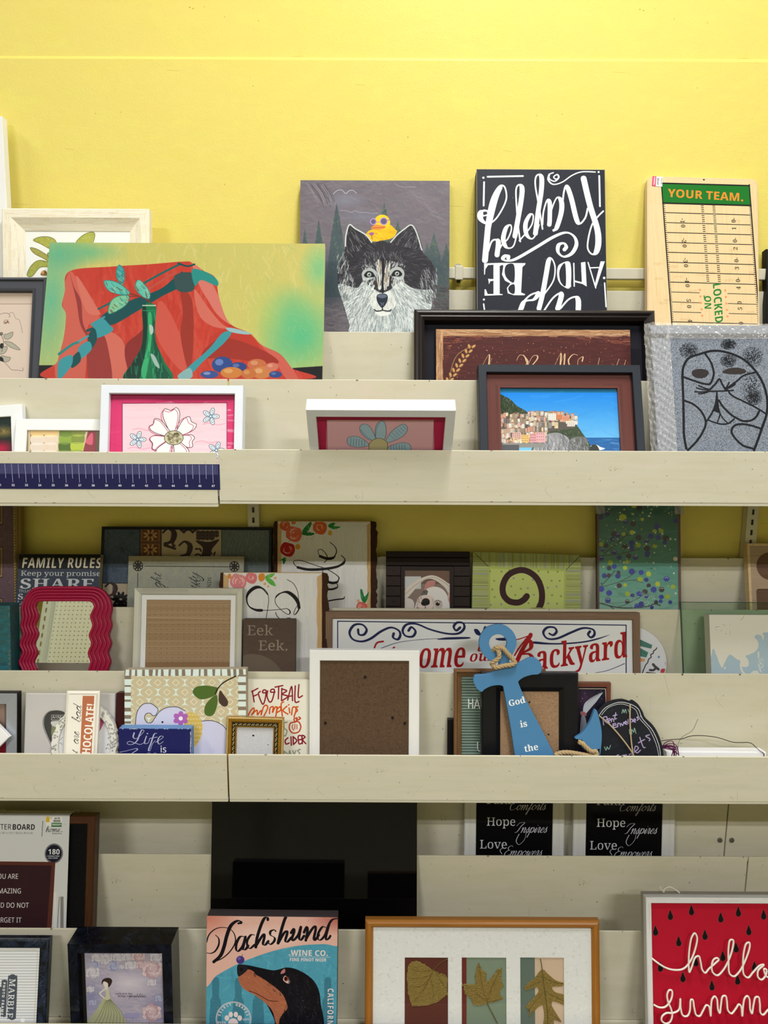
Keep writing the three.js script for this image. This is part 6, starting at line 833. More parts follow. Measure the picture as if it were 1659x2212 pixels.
{ // backyard sign
  const it = lean('wall_sign', 'long white enamel sign reading Backyard in red inside a rustic wood frame', 'sign', { u: 1, k: 2, x: [702.5, 1382.5], top: 1322, th: 0.024, a: 13, dz: 0.0 });
  const q = framed(it, flatFrame(0.0165, 0.024, 0.0015), M.woodBrown); const A = innerArt(it, q, -0.006, { bg: '#e2e5ea', res: 2000 }).from(690, 1300, 2.3366), N = '#1c2250', Rd = '#a3151c';
  A.line('#1e2454', 5, [92, 330, 92, 98, 1548, 118, 1548, 380], false);
  const sw = (p, w0 = 8, w1 = 13) => A.pen(N, p, w0, w1, { ang: 30 }); sw([195, 140, 200, 165, 225, 165, 238, 140, 215, 115, 175, 118, 152, 155, 170, 190, 215, 200, 260, 185, 310, 150, 360, 130, 400, 145, 408, 170, 395, 190, 372, 180, 375, 160]); sw([450, 145, 465, 128, 485, 150, 470, 175, 435, 172, 420, 145, 440, 115, 490, 112, 560, 140, 640, 160, 700, 160, 730, 135, 725, 108, 695, 105, 678, 125, 690, 145, 710, 130]); A.pen(N, [310, 235, 400, 205, 520, 190, 640, 185, 748, 182], 2, 9, { ang: 0 }); A.fill(N, [640, 180, 750, 178, 745, 187, 600, 191]);
  sw([1160, 160, 1180, 168, 1197, 150, 1185, 130, 1150, 130, 1130, 155, 1150, 185, 1200, 185, 1270, 155, 1330, 133, 1380, 140, 1388, 165, 1370, 180, 1356, 165, 1365, 150]); A.fill(N, [1083, 200, 1170, 208, 1260, 206, 1340, 198, 1410, 182, 1466, 166, 1400, 192, 1320, 208, 1200, 216, 1087, 212]); A.fill(N, [780, 140, 800, 140, 818, 170, 792, 165]).fill(N, [835, 122, 842, 130, 838, 150, 826, 140]).fill(N, [890, 185, 950, 182, 950, 195, 905, 195]).pen(N, [1390, 360, 1460, 345, 1540, 312], 2, 8, { ang: 0 });
  A.text('ome', 492, 334, 178, Rd, { font: 'bold serif', skew: 0.28, rot: -1.5, sx: 0.62 }).pen(Rd, [275, 240, 290, 208, 322, 200], 8, 26).pen(Rd, [365, 240, 378, 230], 8, 16).text('to', 790, 250, 64, Rd, { font: 'bold serif', skew: 0.3 }).text('our', 752, 302, 72, Rd, { font: 'bold serif', skew: 0.3, rot: -3 });
  A.pen(Rd, [985, 270, 1010, 230, 1050, 180, 1065, 170, 1020, 250, 985, 330, 975, 380], 8, 24).pen(Rd, [960, 190, 1000, 190, 1060, 170], 5, 14).pen(Rd, [1040, 190, 1065, 200, 1065, 235, 1020, 262, 1060, 265, 1078, 300, 1050, 350, 1000, 360], 8, 22); A.text('ackyard', 1088, 347, 166, Rd, { font: 'bold serif', skew: 0.26, rot: -8.5, sx: 0.69 });
  A.put('enamel_panel', 0.3); mesh('backing', box(q.u0, q.u1, q.v0, q.v1, -0.024, -0.009), M.kraft, it.g);
}
{ // round plate in a bag
  const it = lean('round_plate', 'round white printed plate sealed in a crinkled plastic bag', 'plate', { u: 1, k: 2, x: [1264, 1460], top: 1354, th: 0.012, a: 10, dz: 0.0 });
  const K = [1370, 1160, 5.74], r = Math.min(it.W, it.H - 0.001) / 2; const c = [0, it.H - r]; const disc = new THREE.LatheGeometry([[0, -0.008], [r * 0.97, -0.008], [r, -0.003], [r, -0.001], [r * 0.985, 0.0008], [r * 0.965, -0.0006], [0, -0.0006]].map((p) => new THREE.Vector2(p[0], p[1])), 64); disc.rotateX(Math.PI / 2); disc.translate(c[0], c[1], 0); mesh('plate', disc, std('#dfe2ec', 0.35), it.g);
  const A = new Art(it, { u0: -r, u1: r, v0: c[1] - r, v1: c[1] + r, z: 0, bg: '#dde0ea', res: 2600 }).from(...K);
  A.fill('#1f6f68', [-20, 1240, 60, 1265, 225, 1340, 210, 1385, 60, 1350, -30, 1330], false).fill('#1f7a72', [0, 1370, 70, 1375, 175, 1430, 150, 1495, 60, 1475, -40, 1440], false).line('#0e4a44', 6, [60, 1390, 150, 1460], false).fill('#d8a060', [-20, 1495, 135, 1510, 130, 1545, -20, 1540], false).line('#101014', 13, [280, 1375, 262, 1400, 240, 1412, 236, 1440, 205, 1460, 210, 1490, 180, 1515, 165, 1560, 140, 1590, 100, 1690]); const star = (X, Y, s, col) => { const p = []; for (let i = 0; i < 10; i++) { const q = i % 2 ? s * 0.42 : s; p.push(X + q * Math.sin(i * 0.628 + 0.2), Y - q * Math.cos(i * 0.628 + 0.2)); } A.fill(col, p, false); }; star(400, 1570, 28, '#c01c28'); star(305, 1488, 20, '#2c6ab0'); A.line('#2c2c30', 32, [235, 1580, 262, 1610, 300, 1640]).line('#2c2c30', 28, [195, 1650, 240, 1650, 270, 1620]).line('#141416', 34, [160, 1690, 260, 1700]).fill('#c02028', [330, 1690, 335, 1640, 390, 1635, 408, 1670, 380, 1700]).dot('#c9a070', 350, 1695, 26, 16);
  const g = new THREE.CircleGeometry(r * 0.965, 64); const uv = g.attributes.uv; for (let i = 0; i < uv.count; i++) { const p = g.attributes.position; uv.setXY(i, 0.5 + p.getX(i) / (2 * r), 0.5 + p.getY(i) / (2 * r)); } g.translate(c[0], c[1], 0.0002); mesh('print', g, A.mat(0.4), it.g);
  mesh('plastic_bag', crumpled(-r - 0.008, r + 0.018, 0.002, it.H + 0.022, 0.004, 50, 50, 0.002), clearFilm, it.g);
}
{ // sheet of glass
  const it = lean('glass_sheet', 'loose greenish glass pane with rounded corner behind the map canvas', 'glass', { u: 1, k: 2, x: [1470, 1860], top: 1301, th: 0.006, a: 17, dz: 0.0 });
  const w = it.W / 2, h = it.H, rc = 0.005; const s = new THREE.Shape(); s.moveTo(-w, 0); s.lineTo(w, 0); s.lineTo(w, h - rc); s.quadraticCurveTo(w, h, w - rc, h); s.lineTo(-w + rc, h); s.quadraticCurveTo(-w, h, -w, h - rc); s.closePath();
  const g = new THREE.ShapeGeometry(s, 6); g.translate(0, 0, -0.003); mesh('pane', g, new THREE.MeshPhysicalMaterial({ color: '#cfe3d6', roughness: 0.04, transmission: 1, thickness: 0, ior: 1.5 }), it.g); mesh('polished_edge', frameGeo(it.W, it.H, [[0, -0.006], [0, 0], [0.0014, 0], [0.0014, -0.006]]), std('#2a4a42', 0.15), it.g);
}
{ // map canvas
  const it = lean('canvas_print', 'pale map canvas showing southern and eastern Asia', 'print', { u: 1, k: 2, x: [1532, 1790], top: 1328.5, th: 0.03, a: 16, dz: 0.012 });
  body(it, std('#d3d2c8', 0.85)); const A = new Art(it, { bg: '#dddad0', res: 2400, max: 1200 }).from(1370, 1160, 5.74), S = '#a9bfce';
  A.fill(S, [960, 1450, 1020, 1470, 1050, 1550, 1090, 1620, 1120, 1560, 1180, 1460, 1240, 1490, 1280, 1520, 1310, 1530, 1330, 1600, 1390, 1610, 1420, 1580, 1410, 1520, 1380, 1475, 1430, 1455, 1500, 1420, 1540, 1360, 1530, 1290, 1490, 1240, 1530, 1210, 1580, 1230, 1600, 1290, 1610, 1230, 1660, 1180, 2400, 1180, 2400, 2400, 900, 2400], true); const L = '#dedbd2'; A.fill(L, [1310, 1560, 1330, 1600, 1350, 1660, 1385, 1695, 1360, 1700, 1320, 1650]).fill(L, [1420, 1720, 1480, 1660, 1540, 1670, 1540, 1740, 1450, 1760]).fill(L, [1530, 1430, 1545, 1420, 1550, 1480, 1540, 1500]).fill(L, [1120, 1605, 1135, 1620, 1130, 1640, 1118, 1635]); for (let i = 0; i < 40; i++) A.dot(L, 1560 + rr(-20, 50), 1500 + i * 5, rr(2, 9)); A.spatter(10, 980, 1040, 1300, 1300, ['#8a8780', '#b09a90'], 2, 5).line('#8a8478', 4, [1320, 1030, 1345, 1005, 1360, 980]).line('#8a8478', 4, [1005, 1130, 1015, 1115, 1055, 1112]).line('#8a8478', 3, [1095, 1080, 1120, 1095]); A.brush(500, [930, 960, 2300, 960, 2300, 1800, 960, 1800], ['#e6e3da', '#d3d0c6'], { len: 20, w: 4, jit: 2, alpha: 0.2 }); A.put('print', 0.8, { bumpMap: bumpWeave, bumpScale: 0.0003 });
}

// ---------------------------------------------------------------- middle shelf, front step
{ // grey metal frame at the edge
  const it = lean('picture_frame', 'blue grey metal frame with black edge and reddish picture', 'picture', { u: 1, k: 3, x: [-150, 36], top: 1498, th: 0.02, a: 10, dz: 0.012 });
  mesh('frame', frameGeo(it.W, it.H, [[0, -0.02], [0, -0.0015], [0.0012, 0], [0.0225, -0.001], [0.0245, -0.004], [0.0245, -0.02]]), std('#a9afbb', 0.35, 0.4), it.g); mesh('edge', frameGeo(it.W + 0.002, it.H + 0.002, [[0, -0.02], [0, -0.002], [0.001, -0.0016], [0.002, -0.02]]), M.black, it.g);
  const d = 0.0245, A = new Art(it, { u0: -it.W / 2 + d, u1: it.W / 2 - d, v0: d, v1: it.H - d, z: -0.008, bg: '#6b5a54', res: 2000 }).from(0, 1480, 6.144); A.rect('#8a7468', -900, 200, 60, 560).rect('#8c1c2c', -900, 600, 80, 1200).soft('rgba(60,40,40,0.8)', 0, 620, 160, 160); A.put('picture', 0.4);
}
{ // white corner of a turned plaque
  const it = lean('white_plaque', 'white square plaque turned on its corner, only its point showing', 'plaque', { u: 1, k: 3, x: [-84, 20], top: 1538, th: 0.012, a: 12, dz: 0.04 });
  const h = it.W / 2, c = it.local(20, 1592); const q = [[c.x, c.y], [c.x - h, c.y + h], [c.x - 2 * h, c.y], [c.x - h, c.y - h]]; mesh('plaque', slab(q, -0.012, 0, 0.001), std('#f1f2f6', 0.4), it.g);
}
{ // heart frame in its wrap
  const it = lean('picture_frame', 'pale grey frame with a heart shaped opening, still in its wrap', 'picture frame', { u: 1, k: 3, x: [55, 249], top: 1498, th: 0.018, a: 13, dz: 0.0 });
  const K = [0, 1480, 6.144]; const heart = shapePx(it, K, [730, 340, 820, 350, 880, 390, 940, 440, 1010, 380, 1100, 345, 1210, 360, 1270, 440, 1280, 560, 1220, 720, 1120, 860, 960, 1080, 900, 1130, 830, 1050, 700, 860, 610, 680, 565, 540, 580, 430, 640, 360], 0, true); const out = [[-it.W / 2, 0], [it.W / 2, 0], [it.W / 2, it.H], [-it.W / 2, it.H]];
  mesh('front_board', slab(out, -0.010, 0, 0.002, heart), std('#c9c6c6', 0.6), it.g); mesh('back_board', box(-it.W / 2 + 0.002, it.W / 2 - 0.002, 0.002, it.H - 0.002, -0.018, -0.0135), M.black, it.g);
  const a = it.local(K[0] + 560 / K[2], K[1] + 330 / K[2]), A = new Art(it, { u0: a.x, u1: a.x + 0.115, v0: 0.004, v1: a.y, z: -0.012, bg: '#121113', res: 3200 }).from(...K); A.rect('#f0f0f0', 680, 395, 1100, 465).rect('#141315', 685, 400, 1095, 460).text('ArtMinds', 693, 444, 52, '#e8e8ea', { font: 'sans' }).rect('#8f9a94', 685, 475, 1100, 900).fill('#7d8a58', [690, 560, 760, 540, 800, 620, 690, 680]).fill('#b98a90', [690, 700, 780, 650, 800, 800, 690, 850]).fill('#d8d8d4', [690, 480, 900, 480, 820, 560, 700, 540]); A.put('insert', 0.4);
  mesh('plastic_wrap', crumpled(-it.W / 2, it.W / 2, 0.002, it.H + 0.001, 0.0015, 26, 26, 0.0006), clearFilm, it.g); mesh('wrap_tail', crumpled(it.local(122, 1490).x, it.local(146, 1490).x, it.H - 0.002, it.H + 0.016, -0.004, 14, 10, 0.004), clearFilm, it.g);
}
{ // dark red frame sliver
  const it = lean('picture_frame', 'dark red wooden frame mostly hidden behind the elephant canvas', 'picture frame', { u: 1, k: 3, x: [252, 400], top: 1497, th: 0.02, a: 12, dz: 0.0 }); framed(it, flatFrame(0.02, 0.02), std('#3c0a10', 0.4)); mesh('backing', box(-it.W / 2 + 0.019, it.W / 2 - 0.019, 0.019, it.H - 0.019, -0.018, -0.008), M.kraft, it.g);
}
{ // oval white plaque
  const it = lean('oval_plaque', 'oval white plaque with rough lacy rim behind the CHOCOLATE sign', 'plaque', { u: 1, k: 3, x: [115, 256], top: 1521, th: 0.014, a: 15, dz: 0.026 });
  const rx = it.W / 2, cy = it.H - rx * 1.25, ry = rx * 1.25; const rim = [], inn = []; for (let i = 0; i < 90; i++) { const t = i * Math.PI * 2 / 90; const k = 1 + rr(-0.025, 0.025); rim.push([Math.cos(t) * rx * k, Math.max(0.002, cy + Math.sin(t) * ry * k)]); inn.push([Math.cos(t) * rx * 0.8, Math.max(0.006, cy + Math.sin(t) * ry * 0.82)]); }
  const pm = std('#e6e5de', 0.75, 0, { bumpMap: bumpPeel, bumpScale: 0.002 }); mesh('plate', slab(rim, -0.014, -0.004, 0.001), pm, it.g); mesh('lacy_rim', slab(rim, -0.004, 0.001, 0.0015, inn), pm, it.g);
  const bumps = []; for (let i = 0; i < 260; i++) { const t = rr(0, 6.283), k = rr(0.82, 0.98), s = new THREE.SphereGeometry(rr(0.001, 0.0026), 6, 5); s.translate(Math.cos(t) * rx * k, Math.max(0.004, cy + Math.sin(t) * ry * k), 0.0008); bumps.push(s); } const b = mesh('rim_texture', mergeGeometries(bumps), pm, it.g); b.userData.kind = 'stuff';
  const A = new Art(it, { u0: -rx * 0.8, u1: rx * 0.8, v0: 0.006, v1: cy + ry * 0.82, z: -0.0036, bg: '#e4e5e8', res: 3000 }).from(0, 1480, 6.144); A.fill('#b8587c', [1310, 460, 1350, 440, 1382, 470, 1360, 540, 1310, 615]).line('#7a2c50', 6, [1320, 480, 1350, 470, 1345, 510, 1320, 520]).pen('#5a554c', [1460, 890, 1470, 830, 1440, 780, 1425, 800], 4, 9).pen('#5a554c', [1470, 870, 1500, 850, 1515, 870], 3, 8).pen('#5a554c', [1455, 850, 1420, 830, 1408, 850], 3, 8).dot('#5a554c', 1435, 652, 5).dot('#5a554c', 1438, 702, 7).dot('#5a554c', 1466, 694, 6).pen('#6a655c', [720, 880, 750, 780, 835, 690], 4, 8).pen('#6a655c', [745, 790, 795, 765, 825, 790], 4, 8).line('#3c3a38', 8, [1290, 870, 1300, 850, 1295, 890]).dot('#3c3a38', 810, 597, 7); const g = new THREE.ShapeGeometry(toShape(inn)); const p = g.attributes.position, uv = g.attributes.uv; for (let i = 0; i < p.count; i++) uv.setXY(i, (p.getX(i) + rx * 0.8) / (rx * 1.6), (p.getY(i) - 0.006) / (cy + ry * 0.82 - 0.006)); g.translate(0, 0, -0.0036); mesh('painted_face', g, A.mat(0.7), it.g);
}
{ // chocolate sign
  const it = lean('wooden_sign', 'narrow white plaque reading CHOCOLATE on a terracotta band, set on end', 'sign', { u: 1, k: 3, x: [143, 214.5], top: 1493, th: 0.012, a: 17, zf: PZ[3] - 0.007 });
  mesh('board', frameGeo(it.W, it.H, [[0, -0.012], [0, -0.004], [0.0035, -0.0025], [0.005, 0], [0.007, -0.001], [0.007, -0.012]]), std('#ece8de', 0.5), it.g); mesh('core', box(-it.W / 2 + 0.006, it.W / 2 - 0.006, 0.006, it.H - 0.006, -0.012, -0.0016), std('#ece8de', 0.5), it.g);
  const A = new Art(it, { u0: -it.W / 2 + 0.007, u1: it.W / 2 - 0.007, v0: 0.007, v1: it.H - 0.007, z: -0.0012, bg: '#efebe1', res: 4200 }).from(0, 1480, 6.144); A.fill('#b9704e', [1098, 142, 1252, 142, 1215, 905, 1190, 1500, 1040, 1500, 1062, 905], false); A.text('CHOCOLATE!', 1186, 1002, 150, '#f4f1ea', { rot: -86.8, font: 'bold sans', sx: 0.8 }).script('t', 1030, 910, 46, '#181616', { w0: 4, w1: 11, rot: -86, slant: 0.4 }).script('are', 1040, 790, 58, '#181616', { w0: 4, w1: 13, rot: -86, slant: 0.35, sx: 1.15 }).script('bad', 1066, 498, 58, '#181616', { w0: 4, w1: 13, rot: -86, slant: 0.35, sx: 1.3 }); A.put('print', 0.5);
}
{ // elephant canvas
  const it = lean('canvas_print', 'cream nursery canvas with a lilac elephant and striped edges', 'print', { u: 1, k: 3, x: [269, 531], top: 1446, th: 0.028, a: 11, dz: 0.02, rot: -0.6 });
  body(it, std('#b9ac96', 0.8)); const A = new Art(it, { bg: '#dcebe6', res: 2800 }).from(240, 1430, 3.77);
  for (let j = 0; j < 12; j++) for (let i = 0; i < 9; i++) { const X = 160 + i * 147 + (j % 2) * 73, Y = 90 + j * 78; A.fill('#cbbf9e', [X - 70, Y, X - 24, Y - 46, X + 24, Y - 46, X + 70, Y, X + 24, Y + 46, X - 24, Y + 46], true).line('#e9e3cc', 5, [X - 28, Y, X, Y - 26, X + 28, Y, X, Y + 26], false, true); } A.brush(200, [160, 90, 1040, 90, 1040, 760, 160, 760], ['#d2eae6', '#c9bda0'], { len: 30, w: 4, jit: 2, alpha: 0.2 });
  const st = (a, b, c, d, horiz) => { A.rect('#dcebe8', a, b, c, d); let t = horiz ? a : b; while (t < (horiz ? c : d)) { const w = rr(12, 34); if (horiz) A.fill('#857868', [t + rr(-6, 6), b - 4, t + w + rr(-8, 8), b - 4, t + w + rr(-6, 6), d + 2, t, d + 2], false); else A.rect('#857868', a - 4, t, c + 2, t + w); t += w + rr(18, 50); } }; st(100, 30, 1110, 112, true); st(100, 112, 160, 1300, false); st(1038, 104, 1110, 1300, false);
  A.fill('#4f6a2c', [665, 250, 690, 205, 760, 192, 830, 200, 870, 215, 850, 265, 790, 295, 720, 302]).fill('#4f6a2c', [858, 268, 866, 340, 840, 420, 800, 442, 762, 420, 765, 360, 800, 310]).fill('#4a3a30', [888, 232, 920, 270, 952, 320, 945, 355, 915, 362, 880, 330, 876, 280]).line('#2c241e', 10, [850, 262, 870, 215, 920, 165, 1015, 116]);
  const E = '#cfd0ec'; A.fill(E, [200, 700, 200, 480, 215, 400, 260, 345, 320, 340, 365, 370, 382, 390, 365, 430, 340, 435, 320, 420, 285, 425, 275, 460, 295, 490, 330, 490, 360, 450, 400, 400, 460, 372, 540, 370, 600, 400, 640, 440, 720, 480, 820, 478, 900, 510, 960, 570, 1000, 800, 200, 1200]).line('#2c2a30', 5, [200, 560, 200, 480, 215, 400, 260, 345, 320, 338, 365, 365, 382, 390, 365, 430, 340, 437, 318, 418, 283, 424, 273, 460, 293, 492, 330, 492, 360, 450, 400, 400, 460, 370, 540, 368, 600, 398]).line('#2c2a30', 5, [730, 482, 820, 478, 900, 510, 960, 575]).dot('#1c1a1e', 418, 490, 8);
  A.fill('#d2b45a', [600, 440, 640, 412, 700, 425, 740, 490, 740, 580, 700, 670, 640, 700, 600, 640]); for (let i = 0; i < 46; i++) A.ring('#f2ecd2', 3, 615 + (i % 6) * 24 + (Math.floor(i / 6) % 2) * 12, 430 + Math.floor(i / 6) * 34, 6).dot('#9a7e30', 615 + (i % 6) * 24 + (Math.floor(i / 6) % 2) * 12, 430 + Math.floor(i / 6) * 34, 3); for (let i = 0; i < 6; i++) { const t = i * 1.047 - 0.5; A.dot('#b064b8', 567 + Math.cos(t) * 40, 460 + Math.sin(t) * 36, 24, 21, t); } A.dot('#b064b8', 567, 460, 34).dot('#f2eef4', 567, 460, 17);
  A.put('print', 0.6);
}
{ // life is block
  const it = lean('block_sign', 'navy block sign with script word Life and pale blue sides', 'sign', { u: 1, k: 3, x: [256, 412.5], top: 1574, th: 0.024, a: 6, zf: PZ[3] - 0.006 });
  mesh('block', rbox(-it.W / 2, it.W / 2, 0, it.H, -it.th, -0.0004, 0.0012), std('#5f86b8', 0.5), it.g); const A = new Art(it, { bg: '#1f2260', res: 4000 }).from(240, 1430, 3.77); A.brush(200, [55, 540, 660, 540, 660, 900, 55, 900], ['#24286a', '#1a1c52'], { len: 60, w: 5, ang: 90, alpha: 0.4 }); for (let i = 0; i < 40; i++) { A.dot('#d8dce8', rr(60, 650), 543 + rr(-3, 4), rr(2, 8), rr(1, 3)); A.dot('#d8dce8', 648 + rr(-3, 3), rr(545, 760), rr(1, 3), rr(3, 10)); }
  const C = '#b4b8d8'; A.pen(C, [188, 578, 180, 612, 205, 624, 245, 592, 268, 562, 252, 553, 232, 590, 215, 635, 185, 665, 150, 673, 130, 661, 150, 646, 195, 660, 240, 671, 278, 648], 4, 12).pen(C, [288, 605, 272, 660, 300, 660, 315, 625], 4, 10).dot(C, 296, 583, 6).pen(C, [372, 580, 350, 590, 325, 660, 305, 715, 318, 720, 335, 670, 360, 640], 4, 12).line(C, 5, [315, 622, 375, 612]).pen(C, [362, 655, 410, 625, 425, 608, 400, 605, 380, 640, 392, 668, 425, 648], 4, 11).text('is', 398, 736, 78, '#e6e8f2', { font: 'sans' }).pen(C, [70, 735, 130, 722, 200, 705, 212, 715, 170, 745, 150, 770], 4, 12).pen(C, [290, 760, 300, 740, 320, 745], 3, 9).pen(C, [345, 745, 362, 742, 372, 760], 3, 9); A.put('painted_face', 0.5);
}
{ // football pumpkins
  const it = lean('tile_sign', 'cream tile lettered FOOTBALL pumpkins CIDER in red and orange', 'sign', { u: 1, k: 3, x: [532, 668], top: 1468, th: 0.014, a: 12, dz: 0.002 });
  body(it, std('#ece9dc', 0.5), 0, 0.002); const A = new Art(it, { bg: '#eceadc', res: 3600 }).from(240, 1430, 3.77), Rd = '#8c1c34', O = '#d4581c', w = 11;
  const l = (c, ...ps) => ps.forEach((p) => A.line(c, w, p)); l(Rd, [1150, 235, 1165, 325], [1145, 242, 1195, 215], [1158, 280, 1190, 265], [1215, 240, 1200, 260, 1225, 330, 1240, 342, 1255, 300, 1262, 235, 1240, 230, 1235, 250, 1265, 250], [1275, 235, 1270, 280, 1290, 325, 1312, 310, 1330, 230, 1305, 225, 1300, 245, 1335, 245], [1335, 205, 1398, 192], [1365, 200, 1362, 300], [1390, 215, 1388, 315], [1390, 220, 1430, 235, 1395, 262, 1440, 280, 1392, 315], [1438, 310, 1470, 200, 1478, 315], [1450, 280, 1478, 275], [1500, 195, 1498, 320, 1530, 322], [1530, 185, 1525, 285, 1558, 275]);
  l(O, [1115, 440, 1135, 400, 1160, 375, 1165, 395, 1145, 430, 1175, 400, 1190, 395, 1192, 430, 1215, 400, 1225, 400, 1222, 430, 1240, 370, 1262, 352, 1275, 375, 1240, 450], [1290, 420, 1295, 375, 1320, 365, 1315, 410, 1335, 370, 1350, 370, 1345, 415], [1355, 370, 1340, 450], [1352, 385, 1375, 365, 1382, 390, 1355, 410], [1405, 325, 1385, 345, 1395, 440], [1432, 360, 1400, 395, 1440, 425], [1450, 375, 1455, 415], [1470, 430, 1480, 370, 1505, 375, 1500, 420], [1522, 365, 1505, 370, 1518, 395, 1500, 415, 1490, 450], [1445, 348, 1448, 350]);
  A.line('#c04a2c', w, [1500, 490, 1460, 500, 1452, 545, 1480, 578, 1525, 570, 1545, 530, 1530, 490, 1500, 485]).line('#c04a2c', w, [1495, 485, 1490, 465, 1515, 455, 1510, 475, 1542, 460, 1530, 448]).line('#c04a2c', 7, [1480, 510, 1476, 535, 1488, 555]).line('#c04a2c', 7, [1498, 508, 1496, 545]).line('#c04a2c', 7, [1514, 510, 1514, 545]); l(Rd, [1440, 618, 1418, 640, 1425, 668, 1450, 660], [1465, 610, 1468, 678], [1482, 608, 1485, 672], [1482, 608, 1512, 640, 1485, 672], [1552, 600, 1525, 605, 1530, 665, 1556, 660], [1528, 635, 1550, 630], [1558, 665, 1556, 600, 1580, 612, 1560, 632, 1585, 665]); const G = '#9aa392'; l(G, [1432, 490, 1408, 500, 1412, 540, 1432, 560, 1420, 600, 1408, 598], [1410, 725, 1412, 770], [1410, 728, 1435, 750, 1412, 770], [1445, 770, 1455, 722, 1465, 770], [1480, 722, 1490, 750, 1505, 722], [1490, 750, 1490, 780], [1540, 712, 1520, 722, 1535, 745, 1518, 770]); A.put('print', 0.35);
}
{ // little gold frame
  const it = lean('picture_frame', 'small ornate gold frame with a twisted rope edge, empty', 'picture frame', { u: 1, k: 3, x: [489.5, 612.5], top: 1551, th: 0.016, a: 12, zf: PZ[3] - 0.008, rot: 1.2 });
  const gold = std('#b98c34', 0.3, 0.75); mesh('moulding', frameGeo(it.W, it.H, [[0, -0.016], [0, -0.005], [0.002, -0.003], [0.004, -0.003], [0.006, 0], [0.010, -0.002], [0.0115, -0.005], [0.018, -0.006], [0.019, -0.003], [0.021, -0.005], [0.021, -0.016]]), gold, it.g); mesh('dark_channel', frameGeo(it.W - 0.023, it.H - 0.023, [[0, -0.0058], [0, -0.0048], [0.0062, -0.0048], [0.0062, -0.0058]]).translate(0, 0.0115, 0), std('#17130c', 0.5), it.g);
  const w = it.W / 2 - 0.002, h = it.H; const rp = []; for (const [a, b, c, d] of [[-w, 0.002, w, 0.002], [w, 0.002, w, h - 0.002], [w, h - 0.002, -w, h - 0.002], [-w, h - 0.002, -w, 0.002]]) rp.push(ropeGeo([new THREE.Vector3(a, b, -0.003), new THREE.Vector3((a + c) / 2, (b + d) / 2, -0.003), new THREE.Vector3(c, d, -0.003)], 0.0022, 420, 90)); mesh('rope_edge', mergeGeometries(rp), std('#c9b274', 0.35, 0.5), it.g);
  const fl = []; const per = (n, x0, y0, x1, y1) => { for (let i = 0; i < n; i++) { const t = (i + 0.5) / n, s = new THREE.TorusGeometry(0.0016, 0.0006, 5, 10, 4.2); s.rotateZ(i % 2 ? 0.6 : 3.4); s.translate(x0 + (x1 - x0) * t, y0 + (y1 - y0) * t, -0.0044); fl.push(s); } }; const m = 0.0148; per(20, -it.W / 2 + m, h - m, it.W / 2 - m, h - m); per(20, -it.W / 2 + m, m, it.W / 2 - m, m); per(26, -it.W / 2 + m, m, -it.W / 2 + m, h - m); per(26, it.W / 2 - m, m, it.W / 2 - m, h - m); mesh('filigree', mergeGeometries(fl), std('#d8c68a', 0.3, 0.7), it.g);
  const A = new Art(it, { u0: -it.W / 2 + 0.02, u1: it.W / 2 - 0.02, v0: 0.02, v1: it.H - 0.02, z: -0.008, bg: '#c2c4cb', res: 3000 }).from(240, 1430, 3.77); A.brush(260, [1000, 540, 1320, 540, 1320, 760, 1000, 760], ['#b4b6be', '#d0d2d8', '#c9cbd0'], { len: 20, w: 6, jit: 2, alpha: 0.4 }); A.dot('#1c1c22', 1158, 599, 9, 7).dot('#3c3c42', 1278, 674, 4); A.put('felt_back', 0.9);
}
const burlap = (A, x0, y0, x1, y1, cols, n = 5000) => { for (let i = 0; i < n; i++) { const X = rr(x0, x1), Y = rr(y0, y1), h = rnd() < 0.5; A.line(cols[(rnd() * cols.length) | 0], 2.2, h ? [X, Y, X + rr(5, 22), Y] : [X, Y, X, Y + rr(5, 22)], false); } };
{ // white frame, brown board
  const it = lean('picture_frame', 'chunky white frame with bare brown fibreboard and screws', 'picture frame', { u: 1, k: 3, x: [668.5, 906.5], top: 1405, th: 0.026, a: 10, dz: 0.012 });
  const wc = grain(0xe9eaea, 0xc9c7c2, 0xf6f6f6, { w: 256, h: 256, n: 120 }); const q = framed(it, flatFrame(0.0225, 0.026, 0.0012), mapped(wc, 2, 2, 0.45)); const A = innerArt(it, q, -0.005, { bg: '#5c4836', res: 2400 }).from(460, 1300, 3.072); burlap(A, 715, 400, 1305, 1300, ['rgba(80,62,46,0.5)', 'rgba(118,96,76,0.4)', 'rgba(52,40,30,0.4)'], 7000); A.put('fibreboard', 0.9, { bumpMap: bumpWeave, bumpScale: 0.0003 });
  for (const [X, Y] of [[1010, 500], [1192, 770], [746, 805], [1274, 806]]) { const l = it.local(460 + X / 3.072, 1300 + Y / 3.072, -0.004), s = new THREE.CylinderGeometry(0.003, 0.0032, 0.002, 12); s.rotateX(Math.PI / 2); s.translate(l.x, l.y, -0.0042); mesh('screw', s, std('#2c2622', 0.4, 0.6), it.g); }
}
{ // black sliver
  const it = lean('picture_frame', 'thin black frame peeking from behind the green letter board', 'picture frame', { u: 1, k: 3, x: [967, 1090], top: 1554, th: 0.012, a: 8, dz: 0.0 }); framed(it, flatFrame(0.014, 0.012), M.black); mesh('backing', box(-it.W / 2 + 0.013, it.W / 2 - 0.013, 0.013, it.H - 0.013, -0.011, -0.006), M.dark, it.g);
}
